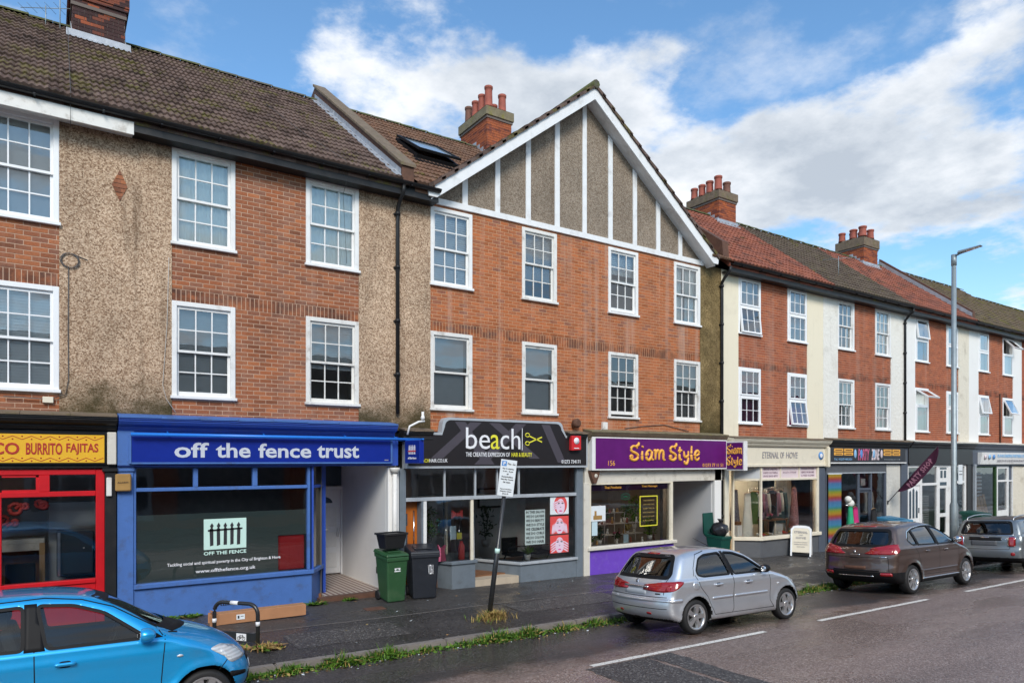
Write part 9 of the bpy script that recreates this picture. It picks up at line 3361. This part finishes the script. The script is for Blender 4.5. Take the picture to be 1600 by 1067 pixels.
for a, b in zip(u, v):
 p = A + d * Lf * (0.36 + 0.46 * a) + nrm * (0.275 - 0.20 * b)
 out += [p.x - 0.045, p.y, p.z]
tm.vertices.foreach_set('co', out)
tm.materials.clear()
tm.materials.append(M['cloth_pink'])
for p in tm.polygons:
 p.material_index = 0
link(bpy.data.objects.new('lettering', tm), o)

# small things on the walls and roofs
def wire(name, label, path, rad, mat, cat='cable'):
 mb = MB()
 mb.tube(path, rad, 6)
 o_ = mb.build(name, M[mat], None, recalc=False)
 return tag(o_, label, cat)

coil = [(0.30 + 0.13 * math.cos(t) + 0.012 * math.sin(t * 2.3), -0.045 - 0.004 * (t % 1), 6.20 + 0.12 * math.sin(t)) for t in [2 * PI * q / 16 for q in range(52)]]
wire('cable', 'coil of grey cable hung on the pebbledash pier', coil + [(0.48, -0.03, 6.27), (0.55, -0.03, 6.25)], 0.007, 'cable_grey')
wire('cable', 'dark cable running down the left edge of the pebbledash pier', [(0.28, -0.035, 6.1), (0.275, -0.035, 5.0), (0.28, -0.035, 4.2), (0.24, -0.05, 3.95), (0.0, -0.06, 3.86), (-0.6, -0.06, 3.88)], 0.009, 'cable_grey')
wire('cable', 'thin pale cable wandering down the pebbledash beside the first window', [(1.80, -0.035, 6.5), (1.77, -0.035, 5.3), (1.70, -0.035, 4.2), (1.76, -0.04, 3.95), (1.9, -0.1, 3.72)], 0.006, 'cable_pale')
wire('cable', 'thin wire across the tiles and down past the second window', [(4.25, 2.9, 11.22), (4.55, 1.0, 9.86), (4.95, -0.45, 8.86), (4.99, -0.42, 8.5), (5.02, -0.1, 8.3), (5.10, -0.09, 6.9)], 0.004, 'cable_grey')
wire('cable', 'aerial lead hanging down the mossy roof from the chimney', [(0.36, 4.5, 12.5), (0.33, 2.0, 10.62), (0.30, -0.42, 8.86), (0.3, -0.4, 8.3)], 0.005, 'cable_grey')
wire('cable', 'black cable sagging across the brick between the right hand windows', [(12.9, -0.03, 3.72), (13.6, -0.03, 3.80), (14.4, -0.03, 3.86), (14.9, -0.03, 3.78), (15.4, -0.03, 3.70)], 0.010, 'cable_grey')
o = thing('junction_box', 'small white cable box above the purple sign', 'junction box', (12.15, -0.06, 3.65))
P_(o, 'case', 'white_old', (12.08, 12.24, -0.09, -0.006, 3.66, 3.86), bevel=0.008)
mb = MB()
mb.tube([(12.1, -0.08, 3.70), (11.9, -0.12, 3.62), (11.5, -0.2, 3.60)], 0.012, 6)
mb.build('lead_in', M['cable_pale'], o, recalc=False)
o = thing('wall_lamp', 'rusty round wall lamp on the brick above the salon fascia', 'lamp', (11.2, -0.1, 3.75))
mb = MB()
mb.lathe([(0.05, 0.0), (0.11, -0.06), (0.12, -0.16), (0.07, -0.2)], 12, (11.15, -0.0, 3.80), 'y')
mb.build('bowl', M['rust'], o)
o = thing('junction_box', 'small cream cable box on the brick under the far left window', 'junction box', (0.02, -0.06, 3.85))
P_(o, 'case', 'cream_paint', (-0.08, 0.07, -0.07, -0.006, 3.80, 3.90), bevel=0.006)
o = thing('security_camera', 'white camera on a bent bracket at the left end of the salon fascia', 'camera', (6.5, -0.3, 3.6))
mb = MB()
mb.tube([(6.36, -0.32, 3.40), (6.40, -0.34, 3.58), (6.60, -0.36, 3.68), (6.74, -0.36, 3.70)], 0.024, 8)
mb.tube([(6.70, -0.36, 3.72), (6.70, -0.36, 3.90)], 0.03, 8)
mb.lathe([(0.03, 0), (0.05, 0.05), (0.03, 0.1)], 10, (6.70, -0.36, 3.72))
mb.build('bracket', M['white_paint'], o, recalc=False)

def aerial(label, x, y, z, h, n, ang):
 o_ = thing('tv_aerial', label, 'aerial', (x, y, z))
 mb = MB()
 mb.tube([(x, y, z), (x, y, z + h)], 0.012, 6)
 mb.build('mast', M['galv'], o_, recalc=False)
 mb = MB()
 d_ = Vector((math.cos(ang), math.sin(ang), 0))
 e_ = Vector((-d_.y, d_.x, 0))
 c_ = Vector((x, y, z + h * 0.9))
 mb.tube([c_ - d_ * 0.55, c_ + d_ * 0.55], 0.008, 6)
 for k in range(n):
  p_ = c_ + d_ * (-0.5 + k / (n - 1))
  l_ = 0.24 - 0.012 * k
  mb.tube([p_ - e_ * l_, p_ + e_ * l_], 0.004, 5)
 mb.build('yagi', M['galv'], o_, recalc=False)
 return o_

aerial('thin television aerial standing beside the left chimney', 0.22, 4.9, 12.3, 1.6, 8, 0.4)
aerial('second television aerial lower on the ridge left of the chimney', -0.05, 5.1, 12.6, 0.55, 6, 2.6)
aerial('small television aerial on the dark tiled roof', 24.1, 0.6, 9.5, 0.85, 6, 2.2)

# ---------------- weeds, grass and leaves
def blades(name, label, mats, pts, kind='stuff', cat='grass', h=(0.06, 0.2), w=0.006, lean=0.6, seed=1, broad=0.0):
 r = random.Random(seed)
 mb = MB()
 for (x, y, z, s_) in pts:
  hh = r.uniform(*h) * s_
  a = r.uniform(0, 2 * PI)
  ln_ = hh * lean * r.uniform(0.3, 1.3)
  d_ = Vector((math.cos(a), math.sin(a), 0))
  e_ = Vector((-d_.y, d_.x, 0))
  bw_ = w * r.uniform(0.7, 1.5)
  mi = r.choices(range(len(mats)), [m[1] for m in mats])[0]
  p0 = Vector((x, y, z))
  if r.random() < broad:
   bw_ *= 3.2
   p1 = p0 + d_ * ln_ * 0.8 + Vector((0, 0, hh * 0.45))
   p2 = p0 + d_ * ln_ * 1.6 + Vector((0, 0, hh * 0.5))
  else:
   p1 = p0 + d_ * ln_ * 0.4 + Vector((0, 0, hh * 0.6))
   p2 = p0 + d_ * ln_ + Vector((0, 0, hh))
  mb.add([p0 - e_ * bw_ * .6, p0 + e_ * bw_ * .6, p1 + e_ * bw_, p1 - e_ * bw_, p2], [(0, 1, 2, 3), (3, 2, 4)], mi)
 o_ = mb.build(name, [M[m[0]] for m in mats], None, recalc=False)
 return tag(o_, label, cat, kind=kind)

r = random.Random(77)
pts = []
for k in range(15000):
 x = r.uniform(1.6, 22)
 cl = 0.5 + 0.5 * math.sin(x * 2.1 + math.sin(x * 5.3)) + 0.3 * math.sin(x * 9.1)
 if x > 9 and not 12.6 < x < 17.5:
  cl *= 0.35
 if r.random() > 0.45 + 0.55 * cl:
  continue
 y = KY - 0.015 - abs(r.gauss(0, 0.13)) - (0.02 if cl > .8 else 0)
 pts.append((x, y, zr(x, y) - 0.005, (0.55 + 0.7 * max(cl, 0)) * (1.1 - min(0.8, (KY - y) * 2.2))))
blades('gutter_grass', 'green grass and weeds growing along the gutter at the kerb', [('leaf_bright', 5), ('foliage', 4), ('straw', 1.2), ('foliage_dark', 1)], pts, h=(0.05, 0.17), w=0.007, lean=0.8, seed=5, broad=0.35)
pts = []
for k in range(620):
 a, q = r.uniform(0, 2 * PI), abs(r.gauss(0, 0.17))
 x, y = 6.86 + q * 1.35 * math.cos(a), -2.92 + q * 0.8 * math.sin(a)
 pts.append((x, y, zp(x, y) - 0.004, 1.0 - q * 0.8))
blades('grass_tuft', 'straw coloured grass tuft round the foot of the leaning sign pole', [('straw', 6), ('dead_leaf', 2), ('leaf_bright', 1)], pts, h=(0.08, 0.2), w=0.005, lean=1.0, seed=6)
for k, (x, y, n, s_, lab) in enumerate(((2.80, -2.90, 150, 1.1, 'green and brown weeds at the right foot of the cycle stand'), (1.75, -0.20, 70, 1.0, 'green weed growing at the foot of the blue shop wall on the left'), (2.15, -0.17, 70, 0.8, 'low weed against the blue wall left of the carton'),
         (4.42, -0.22, 80, 0.9, 'weeds at the right hand corner of the blue shop base'), (5.15, -0.12, 70, 0.8, 'weeds along the tiled lobby step of the blue shop'), (1.35, -0.22, 40, 0.7, 'small weed by the blue pilaster foot'), (2.45, -2.75, 60, 0.8, 'brown withered weeds left of the cycle stand foot'))):
 pts = []
 for q in range(n):
  a, rr_ = r.uniform(0, 2 * PI), abs(r.gauss(0, 0.085)) * s_
  px, py = x + rr_ * 1.4 * math.cos(a), y + rr_ * 0.7 * math.sin(a)
  pts.append((px, py, zp(px, py) - 0.004, s_))
 blades('weed_clump', lab, [('leaf_bright', 4), ('foliage', 3), ('straw', 1)] if 'brown' not in lab else [('straw', 3), ('dead_leaf', 3), ('leaf_bright', 2)], pts, cat='weed', h=(0.04, 0.13), w=0.009, lean=1.1, seed=20 + k, broad=0.6, kind='thing')
mb = MB()
for k in range(900):
 x = r.uniform(1.0, 20.0)
 if r.random() < 0.86:
  y = KY - abs(r.gauss(0.14, 0.16)) - 0.02
  z = zr(x, y) + 0.006
 else:
  y = r.uniform(-3.5, -0.1)
  z = zp(x, y) + 0.005
 s_ = r.uniform(0.012, 0.035)
 a = r.uniform(0, 2 * PI)
 u = Vector((math.cos(a), math.sin(a), r.uniform(-0.1, 0.3))) * s_
 v = Vector((-math.sin(a), math.cos(a), r.uniform(-0.1, 0.3))) * s_ * 0.55
 c = Vector((x, y, z))
 mb.add([c - u, c + v, c + u, c - v], [(0, 1, 2, 3)], r.choice([0, 0, 1, 2]))
o = mb.build('fallen_leaves', [M['dead_leaf'], M['straw'], M['paper']], None, recalc=False)
tag(o, 'dead leaves and litter scattered over the damp gutter and pavement', 'leaves', kind='stuff')

# iron cover and long seam in the pavement
o = thing('inspection_cover', 'small rusty inspection cover in the pavement by the green bin', 'cover', (5.3, -1.05, 0))
mb = MB()
mb.hexa([(5.1, -1.2, zp(5.1, -1.2) - .02), (5.5, -1.2, zp(5.5, -1.2) - .02), (5.1, -0.95, zp(5.1, -.95) - .02), (5.5, -0.95, zp(5.5, -.95) - .02), (5.1, -1.2, zp(5.1, -1.2) + .004), (5.5, -1.2, zp(5.5, -1.2) + .004), (5.1, -0.95, zp(5.1, -.95) + .004), (5.5, -0.95, zp(5.5, -.95) + .004)])
mb.build('plate', M['rust'], o)
sm_ = MB()
rows = []
for k in range(60):
 x = -3 + 0.7 * k
 yy = -1.83 + 0.02 * math.sin(k * 0.9) + r.uniform(-0.008, 0.008)
 rows.append([(x, yy - 0.015, zp(x, yy) + 0.003), (x, yy + 0.015, zp(x, yy) + 0.003)])
sheet('pavement_seam', rows, M['kerb_stone'])
